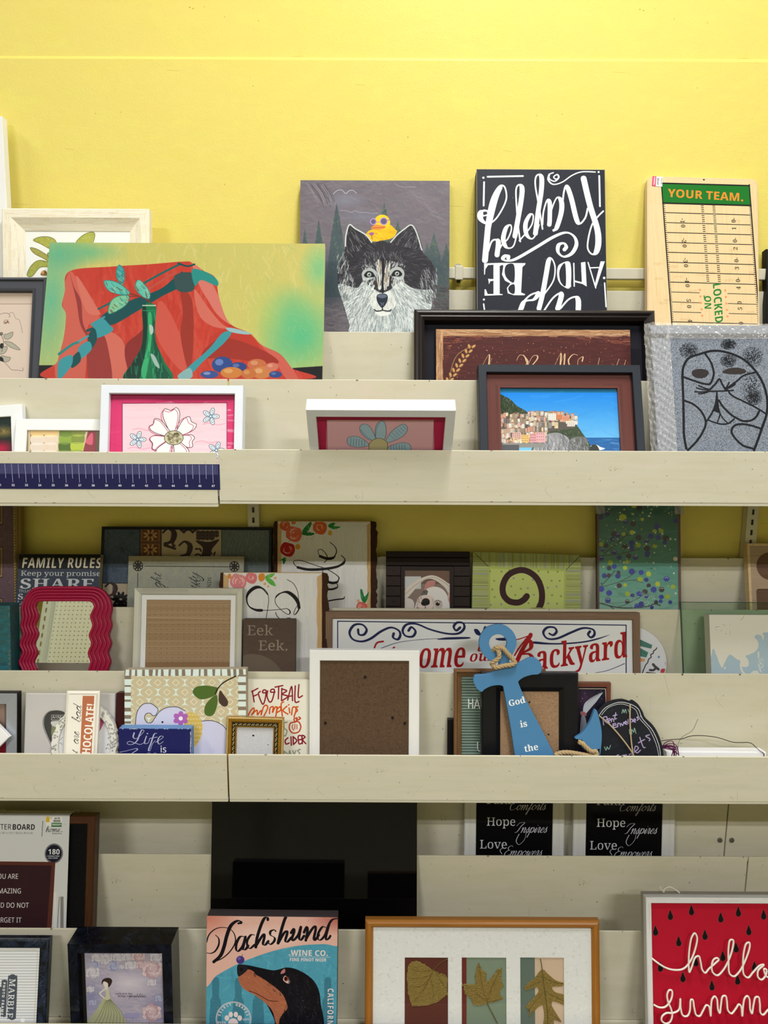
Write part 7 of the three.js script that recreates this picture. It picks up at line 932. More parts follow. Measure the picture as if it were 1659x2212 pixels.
{ // green letter board
  const it = lean('letter_board', 'sage green slatted letter board in an oak frame', 'letter board', { u: 1, k: 3, x: [981.5, 1180], top: 1447, th: 0.018, a: 12, dz: 0.0 });
  const oak = mapped(grain(0x7d5a3a, 0x4e331c, 0x9c7850, { n: 1500, len: 120 }), 4, 4, 0.55); const q = framed(it, scoopFrame(0.0165, 0.018), oak); mesh('backing', box(q.u0, q.u1, q.v0, q.v1, -0.018, -0.0135), std('#4c6158', 0.9), it.g); const gm = std('#76897e', 0.9); const pitch = 0.0060; const sg = new THREE.CapsuleGeometry(0.0021, q.u1 - q.u0 - 0.004, 3, 8); sg.rotateZ(Math.PI / 2); sg.scale(1, 1.15, 0.8); for (let y = q.v0 + 0.003; y < q.v1 - 0.002; y += pitch) { const s = mesh('slat', sg, gm, it.g); s.position.set((q.u0 + q.u1) / 2, y, -0.0128); }
  const K = [950, 1330, 4.254], wm = std('#eef2f0', 0.4); const stroke = (a, b, c, d) => { const p = it.local(K[0] + a / K[2], K[1] + b / K[2], -0.0105), e = it.local(K[0] + c / K[2], K[1] + d / K[2], -0.0105); const dx = e.x - p.x, dy = e.y - p.y, len = Math.hypot(dx, dy); const g = new THREE.BoxGeometry(len + 0.0018, 0.0019, 0.002); g.rotateZ(Math.atan2(dy, dx)); g.translate((p.x + e.x) / 2, (p.y + e.y) / 2, -0.0105); return g; };
  for (const ss of [[[265, 768, 265, 848], [302, 768, 302, 848], [265, 808, 302, 808]], [[318, 850, 342, 768], [342, 768, 366, 850], [326, 826, 358, 826]], [[347, 1165, 347, 1225], [347, 1225, 362, 1245], [362, 1245, 400, 1245], [400, 1245, 405, 1165]]]) mesh('letter', mergeGeometries(ss.map((a) => stroke(...a))), wm, it.g);
}
{ // angel wing picture
  const it = lean('picture_frame', 'white angel wing picture in a reddish wood frame', 'picture', { u: 1, k: 3, x: [1180, 1320], top: 1475, th: 0.012, a: 8, dz: 0.0 });
  const q = framed(it, flatFrame(0.0095, 0.012), mapped(grain(0x6e3f2e, 0x40201a, 0x8c5a44, {}), 3, 3, 0.45)); const A = innerArt(it, q, -0.003, { bg: '#1e1a2c', res: 2600 }).from(950, 1330, 4.254); A.soft('rgba(70,44,70,0.9)', 1330, 760, 130, 120); A.line('#d9c9b4', 6, [1280, 670, 1523, 672, 1528, 800], false); A.spatter(30, 1280, 680, 1500, 800, ['#cfd0dc'], 1, 2.5); for (let i = 0; i < 22; i++) A.pen('#b9bec8', [1500 - i * 3, 705 + i * 4, 1420 - i * 4, 740 + i * 8, 1340 - i * 2, 800 + i * 9, 1320, 860 + i * 5], 2, 8); A.fill('#a5646a', [1295, 880, 1340, 890, 1345, 920, 1300, 915]).fill('#8d929e', [1300, 930, 1340, 940, 1350, 1100, 1290, 1150]); A.put('print', 0.5);
}
{ // black frame with burlap
  const it = lean('picture_frame', 'wide black wooden frame around a bare sheet of burlap', 'picture frame', { u: 1, k: 3, x: [1041, 1250], top: 1454, th: 0.024, a: 11, dz: 0.026 });
  const q = framed(it, [[0, -0.024], [0, -0.003], [0.003, 0], [0.030, -0.001], [0.040, -0.007], [0.041, -0.024]], std('#0e0e13', 0.35)); const A = innerArt(it, q, -0.0085, { bg: '#9a7c60', res: 2200 }).from(950, 1330, 4.254); burlap(A, 580, 700, 1090, 1700, ['rgba(130,100,74,0.5)', 'rgba(185,160,130,0.45)', 'rgba(90,66,46,0.35)'], 8000); A.dot('#2c2420', 824, 795, 9).dot('#2c2420', 1000, 1092, 9).dot('#4a3a30', 1082, 1240, 6); A.put('burlap_panel', 0.95, { bumpMap: bumpWeave, bumpScale: 0.0003 });
}
{ // blue anchor with rope
  const it = lean('wooden_anchor', 'blue wooden anchor lettered God is the, with jute rope', 'anchor', { u: 1, k: 3, x: [1034, 1113], top: 1349, th: 0.012, a: 11, zf: PZ[3] - 0.014 });
  const K = [950, 1330, 4.254]; const cut = (q) => q.map((p) => [p[0], Math.max(0.001, p[1])]);
  const out = shapePx(it, K, [535, 80, 610, 95, 668, 140, 702, 205, 702, 275, 680, 335, 655, 385, 640, 425, 690, 445, 760, 420, 820, 390, 862, 386, 905, 405, 935, 455, 935, 510, 905, 540, 850, 545, 780, 565, 728, 600, 728, 630, 780, 750, 860, 900, 960, 1090, 1060, 1290, 1120, 1400, 1220, 1430, 1330, 1400, 1420, 1350, 1462, 1290, 1470, 1225, 1400, 1260, 1330, 1230, 1300, 1190, 1310, 1146, 1245, 1130, 1310, 1080, 1380, 980, 1432, 860, 1472, 970, 1490, 1080, 1485, 1200, 1465, 1320, 1400, 1440, 1280, 1530, 1100, 1590, 900, 1600, 700, 1570, 500, 1510, 340, 1420, 260, 1330, 300, 1325, 420, 1400, 560, 1450, 690, 1450, 700, 1350, 690, 1285, 660, 1080, 620, 850, 590, 690, 580, 650, 540, 640, 470, 650, 410, 680, 385, 702, 340, 670, 310, 610, 312, 570, 335, 545, 420, 540, 500, 515, 530, 495, 540, 430, 470, 420, 410, 370, 370, 300, 362, 235, 385, 165, 440, 105], 0, false);
  const hole = []; const hc = it.local(K[0] + 535 / K[2], K[1] + 253 / K[2]), hr = it.local(K[0] + 617 / K[2], K[1] + 253 / K[2]).x - hc.x; for (let i = 0; i < 40; i++) hole.push([hc.x + hr * Math.cos(i * Math.PI / 20), hc.y + hr * Math.sin(i * Math.PI / 20)]);
  mesh('anchor_body', slab(cut(spline(out, true, 4)), -0.012, 0, 0.001, hole), std('#4a80ae', 0.5, 0, { bumpMap: bumpPeel, bumpScale: 0.0002 }), it.g);
  const word = (str, X, Y, s, rot) => { const c = canvas(256, 128), x = c.getContext('2d'); x.fillStyle = '#000000'; x.fillRect(0, 0, 256, 128); x.fillStyle = '#ffffff'; x.font = 'bold 84px serif'; x.textAlign = 'center'; x.fillText(str, 128, 92); const l = it.local(K[0] + X / K[2], K[1] + Y / K[2]); const g = new THREE.PlaneGeometry(s * 2, s); g.rotateZ(R(rot)); g.translate(l.x, l.y, 0.0003); mesh('lettering', g, new THREE.MeshStandardMaterial({ color: '#f1f6f6', alphaMap: texOf(c, false), transparent: true, roughness: 0.5 }), it.g); }; word('God', 708, 790, 0.027, 14); word('is', 770, 995, 0.028, 10); word('the', 840, 1215, 0.028, 10);
  const jute = mapped(grain(0xb29a74, 0x7d6544, 0xd0bc98, { w: 128, h: 128, n: 200, len: 60 }), 6, 6, 0.95); const V = (X, Y, z) => { const l = it.local(K[0] + X / K[2], K[1] + Y / K[2], z); return new THREE.Vector3(l.x, l.y, z); };
  mesh('rope', ropeGeo([V(490, 320, -0.004), V(520, 295, 0.006), V(570, 295, 0.008), V(625, 350, 0.0075), V(670, 400, 0.007), V(690, 435, 0.006), V(660, 450, 0.009), V(580, 462, 0.0095), V(530, 475, 0.009), V(510, 475, 0.006), V(478, 442, 0.004), V(500, 420, 0.006), V(540, 390, 0.0085), V(545, 345, 0.0085), V(530, 310, 0.005), V(505, 300, -0.002)], 0.0052, 150), jute, it.g);
  mesh('rope', ropeGeo([V(1060, 1280, 0.0065), V(1110, 1262, 0.007), V(1180, 1258, 0.007), V(1280, 1272, 0.007), V(1360, 1285, 0.007), V(1430, 1290, 0.006), V(1440, 1250, 0.003), V(1395, 1250, 0.0075), V(1350, 1215, 0.008), V(1310, 1175, 0.008), V(1275, 1160, 0.006)], 0.0052, 150), jute, it.g);
}
{ // chalkboard tag
  const it = lean('chalkboard', 'black shaped chalkboard with chalk handwriting and jute string', 'chalkboard', { u: 1, k: 3, x: [1291, 1433], top: 1511, th: 0.007, a: 13, dz: 0.042 });
  const K = [1180, 1440, 3.4635]; const out = shapePx(it, K, [375, 375, 430, 290, 490, 255, 560, 243, 600, 250, 625, 258, 645, 250, 665, 262, 690, 285, 720, 335, 740, 380, 800, 440, 840, 510, 866, 590, 878, 690, 860, 800, 790, 880, 660, 930, 540, 900, 440, 820, 400, 690, 385, 520], 0, true).map((p) => [p[0], Math.max(0.001, p[1])]);
  mesh('board', slab(out, -0.007, 0, 0.001), std('#23252c', 0.6), it.g); const x0 = Math.min(...out.map((p) => p[0])), x1 = Math.max(...out.map((p) => p[0])), y1 = Math.max(...out.map((p) => p[1])); const A = new Art(it, { u0: x0, u1: x1, v0: 0.001, v1: y1, z: 0.0002, bg: '#1d1f27', res: 3200 }).from(...K);
  A.brush(160, [370, 240, 880, 240, 880, 900, 370, 900], ['#282a34', '#14161c'], { len: 60, w: 12, jit: 1, alpha: 0.3 }); const ch = '#d9dbe0'; A.x.setLineDash([9, 4]); A.line(ch, 5, [395, 365, 440, 310, 510, 275, 570, 267, 640, 285, 690, 320, 720, 390, 790, 470, 830, 550, 850, 620, 855, 700]); A.line(ch, 4, [415, 360, 460, 310, 520, 285, 570, 280, 620, 295, 670, 325, 700, 390, 770, 470, 815, 560, 838, 640, 842, 700]); A.x.setLineDash([]);
  const Lv = '#b9a8d8', G = '#8fb8a8'; const h = (c, w, ...p) => p.forEach((q) => A.line(c, w, q)); h(Lv, 7, [430, 435, 425, 385, 450, 375, 455, 395, 435, 405, 460, 425], [462, 410, 480, 398, 470, 388, 460, 405, 475, 420], [488, 412, 490, 390, 503, 395, 505, 410], [520, 345, 512, 390, 525, 388], [500, 368, 530, 360], [520, 425, 500, 430, 505, 455, 530, 450], [505, 440, 525, 436], [535, 450, 537, 425, 552, 428, 555, 445], [560, 425, 572, 440, 580, 415], [588, 425, 602, 418, 594, 408, 586, 425, 604, 432], [612, 395, 612, 428], [628, 445, 632, 395, 648, 400, 640, 415], [655, 408, 668, 400, 660, 390, 652, 408, 668, 415], [690, 375, 678, 380, 690, 392, 680, 402], [705, 372, 715, 378]); h(G, 5, [565, 350, 575, 320, 582, 345, 592, 320, 600, 348], [612, 320, 620, 340, 632, 318, 620, 352], [620, 470, 624, 505], [640, 505, 640, 470, 655, 490, 660, 460, 672, 500], [435, 600, 448, 625, 455, 600, 468, 618, 482, 588]); h('#a898c0', 8, [660, 640, 690, 610, 670, 595, 660, 625, 680, 645, 705, 625], [700, 530, 725, 600, 740, 605], [690, 570, 735, 545], [772, 510, 745, 520, 775, 540, 770, 555], [620, 660, 640, 650, 640, 680], [520, 670, 540, 660], [570, 665, 600, 660]);
  const g = new THREE.ShapeGeometry(toShape(out)); const p = g.attributes.position, uv = g.attributes.uv; for (let i = 0; i < p.count; i++) uv.setXY(i, (p.getX(i) - x0) / (x1 - x0), (p.getY(i) - 0.001) / (y1 - 0.001)); g.translate(0, 0, 0.0002); mesh('chalk_face', g, A.mat(0.7), it.g);
  const V = (X, Y, z) => { const l = it.local(K[0] + X / K[2], K[1] + Y / K[2], z); return new THREE.Vector3(l.x, l.y, z); }; const tw = std('#bda888', 0.9); mesh('string', ropeGeo([V(395, 368, 0.003), V(470, 430, 0.006), V(560, 530, 0.008), V(640, 640, 0.008), V(668, 700, 0.006)], 0.0016, 500, 160), tw, it.g); mesh('string', ropeGeo([V(627, 282, 0.003), V(626, 400, 0.007), V(634, 540, 0.008), V(652, 680, 0.006)], 0.0016, 500, 160), tw, it.g);
  const rf = []; for (let i = 0; i < 9; i++) { const t = rr(-30, 30); rf.push(new THREE.TubeGeometry(new THREE.CatmullRomCurve3([V(868, 590 + i * 3, -0.002), V(910 + rr(-10, 10), 585 + t, 0.006), V(950 + rr(-10, 20), 590 + t * 1.4, 0.008), V(970 + rr(-40, 30), 640 + rr(-30, 60), 0.004)]), 14, 0.0011, 4)); } mesh('raffia', mergeGeometries(rf), std('#5a1c48', 0.7), it.g);
}
{ // white canvas lying low, with wire
  const it = lean('stretched_canvas', 'white stretched canvas lying low with a loose hanging wire', 'canvas', { u: 1, k: 3, x: [1440, 1656], top: 1624, th: 0.03, a: 9, dz: 0.02 }); mesh('stretcher', rbox(-it.W / 2, it.W / 2, 0, it.H, -it.th, 0, 0.002), std('#eeeff4', 0.5), it.g);
  const K = [1180, 1440, 3.4635], V = (X, Y, z) => { const l = it.local(K[0] + X / K[2], K[1] + Y / K[2], z); return new THREE.Vector3(l.x, l.y, z); }; const wm = std('#2a2522', 0.4, 0.7); mesh('hanging_wire', new THREE.TubeGeometry(new THREE.CatmullRomCurve3([V(860, 556, -0.01), V(930, 546, -0.006), V(1015, 540, -0.004), V(1070, 522, -0.003), V(1130, 516, -0.002), V(1270, 528, -0.002), V(1400, 566, -0.002), V(1460, 568, -0.002), V(1530, 572, -0.002), V(1575, 610, -0.001), V(1600, 632, 0.001), V(1628, 650, 0.002), V(1627, 690, 0.003)]), 90, 0.0008, 6), wm, it.g); mesh('wire_end', new THREE.TubeGeometry(new THREE.CatmullRomCurve3([V(985, 620, -0.004), V(990, 570, -0.004), V(1020, 525, -0.004), V(1090, 480, -0.004), V(1135, 392, -0.004)]), 40, 0.0004, 5), wm, it.g);
}

// ---------------------------------------------------------------- bottom shelf
function hopeSign(x, px, n) {
  const it = lean('wall_sign', n ? 'black Hope and Love word sign in whitewashed frame beside the shelf joint' : 'black Hope and Love word sign in whitewashed frame beside the black glass', 'sign', { u: 2, k: 1, x, top: 1690, th: 0.02, a: 7, dz: 0.0, group: 'twin Hope and Love signs' });
  const l0 = it.local(px[0], 1800), l1 = it.local(px[1], 1800), fw = l0.x + it.W / 2; framed(it, flatFrame(fw, 0.02, 0.0015), M.woodWhite);
  const A = new Art(it, { u0: l0.x, u1: l1.x, v0: fw, v1: it.H - fw, z: -0.002, bg: '#0c0c0f', res: 3200 }).from(980, 1720, 2.4433), ox = (px[0] - 1028.4) * 2.4433, oy = n ? 6 : 0, T = '#d3d7df', S = '#c3c6d4';
  A.text('Hope', 172 + ox, 155 + oy, 62, T, { font: 'serif' }).text('Love', 136 + ox, 275 + oy, 64, T, { font: 'serif' }).script('Comforts', 290 + ox, 72 + oy, 26, S, { w0: 1.6, w1: 4, slant: 0.45, sx: 1.02 }).script('Inspires', 325 + ox, 192 + oy, 27, S, { w0: 1.8, w1: 4.4, slant: 0.45, sx: 0.98 }).script('Empowers', 262 + ox, 314 + oy, 26, S, { w0: 1.8, w1: 4.4, slant: 0.45, sx: 0.98 }).pen(S, [345 + ox, 200 + oy, 330 + ox, 235 + oy, 345 + ox, 255 + oy, 375 + ox, 225 + oy, 385 + ox, 175 + oy], 2, 4).pen(S, [262 + ox, 270 + oy, 245 + ox, 285 + oy, 255 + ox, 305 + oy], 2, 4).ring(S, 2, 501 + ox, 320 + oy, 8).text('c', 497 + ox, 325 + oy, 14, S, { font: 'sans' }).text('Faith', 172 + ox, 40 + oy, 62, T, { font: 'serif' });
  A.put('glass_face', 0.12);
}
hopeSign([1004, 1221], [1028.4, 1198], 0); hopeSign([1240, 1461], [1266, 1437], 1);
{ // tall black glossy picture
  const it = lean('glass_picture', 'large plain black glossy glass picture leaning behind the dachshund poster', 'picture', { u: 2, k: 2, x: [458, 901], top: 1732, th: 0.012, a: 13 });
  const m = new THREE.MeshPhysicalMaterial({ color: '#050507', roughness: 0.06, specularIntensity: 0.55 }); const h2 = it.H + 0.04; mesh('panel', rbox(-it.W / 2, it.W / 2, 0, h2, -it.th, 0, 0.0015), m, it.g);
}
{ // boxed letter board
  const it = lean('letter_board', 'boxed black letter board in walnut frame with white printed sleeve', 'letter board', { u: 2, k: 2, x: [-190, 206], top: 1762, th: 0.03, a: 14 });
  const q = framed(it, [[0, -0.03], [0, -0.0025], [0.0025, 0], [0.018, -0.001], [0.0215, -0.006], [0.0215, -0.03]], mapped(grain(0x4a2c1a, 0x24130a, 0x704828, { along: 'x' }), 3, 3, 0.4)); const fm = std('#0b0b0d', 0.95); mesh('felt_back', box(q.u0, q.u1, q.v0, q.v1, -0.03, -0.012), fm, it.g); const sg = new THREE.CapsuleGeometry(0.0019, q.u1 - q.u0 - 0.003, 2, 6); sg.rotateZ(Math.PI / 2); for (let y = q.v0 + 0.003; y < q.v1 - 0.002; y += 0.0058) { const s = mesh('slat', sg, fm, it.g); s.position.set((q.u0 + q.u1) / 2, y, -0.0115); }
  const K = [0, 1740, 7.213], rTop = it.local(1085 / K[2], 1740 + 150 / K[2], 0.002); const x1 = rTop.x, y1 = rTop.y;
  mesh('sleeve', mergeGeometries([box(-it.W / 2 - 0.001, x1, 0, y1, 0.0008, 0.0014), box(-it.W / 2 - 0.001, x1, y1 - 0.0006, y1, -0.031, 0.0014)]), std('#d9dade', 0.55), it.g);
  const A = new Art(it, { u0: -it.W / 2 - 0.001, u1: x1, v0: 0, v1: y1 - 0.0008, z: 0.0017, bg: '#dadce0', res: 3000, max: 1300 }).from(...K), B = '#141318'; A.text('LETTER', 176, 374, 112, B, { font: 'sans', sx: 0.94, align: 'right' }).text('BOARD', 186, 378, 116, B, { sx: 0.92 }).text('Dimensions: 14" x 14" x 1.5" / 35.5 x 35.5 cm', -330, 442, 42, '#4a4a50', { font: 'sans' }).line(B, 7, [668, 242, 652, 482], false).script('home', 712, 412, 48, B, { w0: 4, w1: 7, slant: 0.25, sx: 1.1 }).dot(B, 962, 408, 6).text('By New View', 812, 444, 24, B, { font: 'bold sans' });
  A.fill('#e2b81c', [725, 175, 770, 172, 765, 200, 805, 230, 800, 255, 718, 260], false).rect('#f0f0ee', 770, 175, 965, 330).rect('#f0f0ee', 715, 260, 800, 320).rect('#1d6a34', 800, 270, 960, 332).text('GOODWILL', 952, 284, 40, '#eef2ea', { rot: 180, sx: 0.78 }).text('$8.99', 940, 188, 34, B, { rot: 180, sx: 1.1 }); for (let i = 0; i < 14; i++) A.rect('#2c2c30', 832 + i * 8, 224, 835 + i * 8 + rr(0, 3), 258); A.ring('#8c8a7a', 5, 793, 195, 13);
  A.dot('#17172c', 838, 748, 140, 148).ring('#d9dade', 5, 838, 748, 128, 135).text('180', 838, 762, 112, '#e6e8ee', { align: 'center' }).text('CHARACTERS', 830, 800, 31, '#c9ccd6', { align: 'center' }).text('INCLUDED', 826, 830, 30, '#c9ccd6', { align: 'center' }); A.line('#9a9aa0', 3, [1000, 300, 1015, 285, 1030, 300]);
  A.fill('#5c3028', [-900, 862, 862, 880, 800, 1990, -900, 1990], false).fill('#2e161e', [-900, 915, 802, 938, 722, 1990, -900, 1990], false); for (let y = 960; y < 1990; y += 20) A.line('rgba(90,56,64,0.55)', 5, [-900, y - 6, 795 - (y - 940) * 0.075, y], false); const W = '#e6e6ea'; A.text('YOU ARE', -95, 1142, 104, W, { font: 'sans', sx: 0.92 }).text('AMAZING', -92, 1368, 104, W, { font: 'sans', sx: 0.92 }).text('AND DO NOT', -128, 1592, 104, W, { font: 'sans', sx: 0.92 }).text('FORGET IT', -120, 1822, 104, W, { font: 'sans', sx: 0.92 }).rect('#e8e8e6', 836, 1350, 880, 1980).rect('#8c8a88', 940, 1420, 990, 1980); for (let i = 0; i < 40; i++) A.rect('#18181c', 918 - i * 0.9, 1425 + i * 14, 930 - i * 0.9, 1433 + i * 14); A.put('sleeve_print', 0.5);
  for (const X of [40, 1190]) { const l = it.local(X / K[2], 1740 + 75 / K[2], -0.02); const t = new THREE.TorusGeometry(0.006, 0.0011, 6, 16); t.translate(l.x, it.H + 0.003, -0.022); mesh('hanger_ring', t, std('#a9a496', 0.4, 0.6), it.g); }
}
{ // marble frame
  const it = lean('picture_frame', 'blue black marbled frame holding its MARBLE PHOTO FRAME insert sideways', 'picture frame', { u: 2, k: 3, x: [-200, 106.5], top: 2027, th: 0.018, a: 16, zf: PZ[3] - 0.012 });
  const mb = noiseTex(512, 512, (x, w, h) => { x.fillStyle = '#141a26'; x.fillRect(0, 0, w, h); for (let i = 0; i < 240; i++) { x.fillStyle = ['rgba(40,52,74,0.4)', 'rgba(10,12,20,0.4)'][i % 2]; x.beginPath(); x.ellipse(rr(0, w), rr(0, h), rr(10, 60), rr(5, 30), rr(0, 3), 0, 7); x.fill(); } for (let i = 0; i < 60; i++) { x.strokeStyle = css(130, 150, 175, rr(0.2, 0.6)); x.lineWidth = rr(0.8, 2.2); let a = rr(0, w), b = rr(0, h); x.beginPath(); x.moveTo(a, b); for (let k = 0; k < 5; k++) { a += rr(-40, 40); b += rr(-40, 40); x.lineTo(a, b); } x.stroke(); } }, true);
  M.marble = new THREE.MeshStandardMaterial({ map: mb, roughness: 0.25 }); mb.repeat.set(5, 5); const q = framed(it, [[0, -0.018], [0, -0.003], [0.002, -0.001], [0.006, 0], [0.018, -0.001], [0.0205, -0.004], [0.0215, -0.003], [0.0225, -0.005], [0.0225, -0.018]], M.marble);
  const A = innerArt(it, q, -0.007, { bg: '#e4e6ea', res: 2400 }).from(0, 1990, 4.1475); for (let y = 265; y < 1400; y += 25) A.rect('rgba(150,156,168,0.55)', -900, y, 420, y + 9); A.line('#c9c6b4', 6, [-900, 262, 336, 262, 290, 1200], false); const pill = (X, Y, w, h, t, s) => { A.fill('#4e5560', [X - w, Y - h + w, X - w * 0.7, Y - h + w * 0.3, X, Y - h, X + w * 0.7, Y - h + w * 0.3, X + w, Y - h + w, X + w - 12, Y + h - w, X + w * 0.6, Y + h - w * 0.3, X - 8, Y + h, X - w * 0.8, Y + h - w * 0.3, X - w - 8, Y + h - w], true); A.text(t, X - s * 0.36, Y - h + w * 0.9, s, '#eceef2', { rot: 91.5, font: t === 'MARBLE' ? 'serif' : 'bold sans', track: t === 'MARBLE' ? 4 : 6 }); }; pill(113, 680, 42, 205, 'MARBLE', 74); pill(40, 690, 26, 168, 'PHOTO FRAME', 31); A.fill('#4e5560', [-60, 600, 15, 585, 12, 770, -60, 770], false); A.rect('#f2f3f5', 185, 870, 220, 1000); A.put('insert', 0.35);
}
{ // deep shadow box
  const it = lean('shadow_box', 'deep black shadow box with a paper girl in a green gown and roses', 'shadow box', { u: 2, k: 3, x: [145.5, 370], top: 2040, th: 0.06, a: 4, zf: PZ[3] - 0.016 });
  const dark = new THREE.MeshStandardMaterial({ map: M.marble.map, roughness: 0.2, color: '#9a9aa4' }); mesh('case', frameGeo(it.W, it.H, [[0, -0.06], [0, 0], [0.021, 0], [0.021, -0.06]]), dark, it.g); mesh('back_panel', box(-it.W / 2 + 0.02, it.W / 2 - 0.02, 0.02, it.H - 0.02, -0.06, -0.02), std('#2a2520', 0.7), it.g);
  const c0 = it.local(182.5, 2056, -0.012); const A = new Art(it, { u0: c0.x, u1: it.local(352, 2056, -0.012).x, v0: 0.021, v1: it.H - 0.021, z: -0.012, bg: '#a9a3b8', res: 3400 }).from(0, 1990, 4.1475);
  A.brush(500, [760, 270, 1470, 270, 1470, 1200, 760, 1200], ['#b8b0c4', '#9a96b0', '#c4bccc', '#8f90b0'], { len: 60, w: 22, ang: 10, alpha: 0.3 }); A.soft('rgba(214,204,218,0.9)', 1150, 560, 260, 150); A.soft('rgba(120,124,170,0.7)', 820, 700, 130, 200); A.soft('rgba(110,112,160,0.6)', 1400, 780, 140, 160); A.soft('rgba(190,170,186,0.8)', 1330, 400, 160, 110);
  const ros = (X, Y, r, c) => { for (let k = 5; k > 0; k--) { for (let i = 0; i < 6; i++) { const t = i * 1.05 + k * 0.5; const kk = r * k / 6; A.dot(c[(k + i) % c.length], X + Math.cos(t) * kk, Y + Math.sin(t) * kk * 0.9, r * 0.34, r * 0.26, t + 0.9); A.line('rgba(96,90,112,0.28)', 2, [X + Math.cos(t - 0.5) * kk * 1.25, Y + Math.sin(t - 0.5) * kk * 1.12, X + Math.cos(t) * kk * 1.4, Y + Math.sin(t) * kk * 1.25, X + Math.cos(t + 0.5) * kk * 1.25, Y + Math.sin(t + 0.5) * kk * 1.12]); } } }; const pale = ['#c9c4cf', '#b4b0c0', '#d6d2da'], pk = ['#c9b0b8', '#b898a4', '#d8c4c8'], bl = ['#a4a6c8', '#9094bc', '#b8b8d0'];
  for (const [X, Y, r, c] of [[870, 330, 50, pale], [960, 330, 48, pale], [1060, 325, 50, pale], [1150, 320, 46, pale], [1240, 310, 60, pk], [1170, 395, 50, pale], [1015, 400, 48, bl], [850, 400, 46, bl], [830, 460, 60, pale], [1265, 390, 44, pk], [1365, 430, 92, pk], [1400, 320, 56, pale], [940, 360, 36, pale], [810, 610, 34, pale], [830, 730, 34, bl], [1360, 820, 84, pk], [1430, 690, 40, bl], [1360, 550, 40, pale], [1090, 410, 24, pale]]) ros(X, Y, r, c);
  A.fill('#a9ac8c', [955, 670, 985, 690, 1040, 760, 1090, 830, 1135, 890, 1080, 930, 800, 930, 800, 870, 860, 800, 920, 700]); for (let i = 0; i < 9; i++) A.line('#6d7058', 4, [955 + i * 4, 700, 900 + i * 24, 820, 850 + i * 32, 915]); A.fill('#c4c2a0', [945, 600, 970, 590, 978, 650, 985, 695, 945, 705, 950, 650]).fill('#e2d8d0', [925, 545, 955, 540, 970, 570, 955, 600, 935, 585]).fill('#3a2a26', [912, 570, 915, 530, 945, 510, 985, 510, 1005, 535, 990, 575, 970, 590, 965, 555, 930, 540]).line('#ddd2cc', 12, [950, 600, 905, 635, 895, 650, 935, 690]).fill('#ddd2cc', [940, 590, 965, 590, 960, 610, 945, 612]);
  A.text('each new day', 1033, 656, 23, '#33303a', { font: 'bold serif' }).text('brings new', 1057, 677, 23, '#33303a', { font: 'bold serif' }).script('possibilities', 1158, 682, 17, '#33303a', { w0: 1.4, w1: 3, slant: 0.3, sx: 1 }); A.rect('rgba(150,148,190,0.7)', 1110, 820, 1250, 870).line('#8a88b0', 6, [1130, 900, 1130, 865, 1190, 865, 1190, 900], false); A.put('print', 0.4);
}
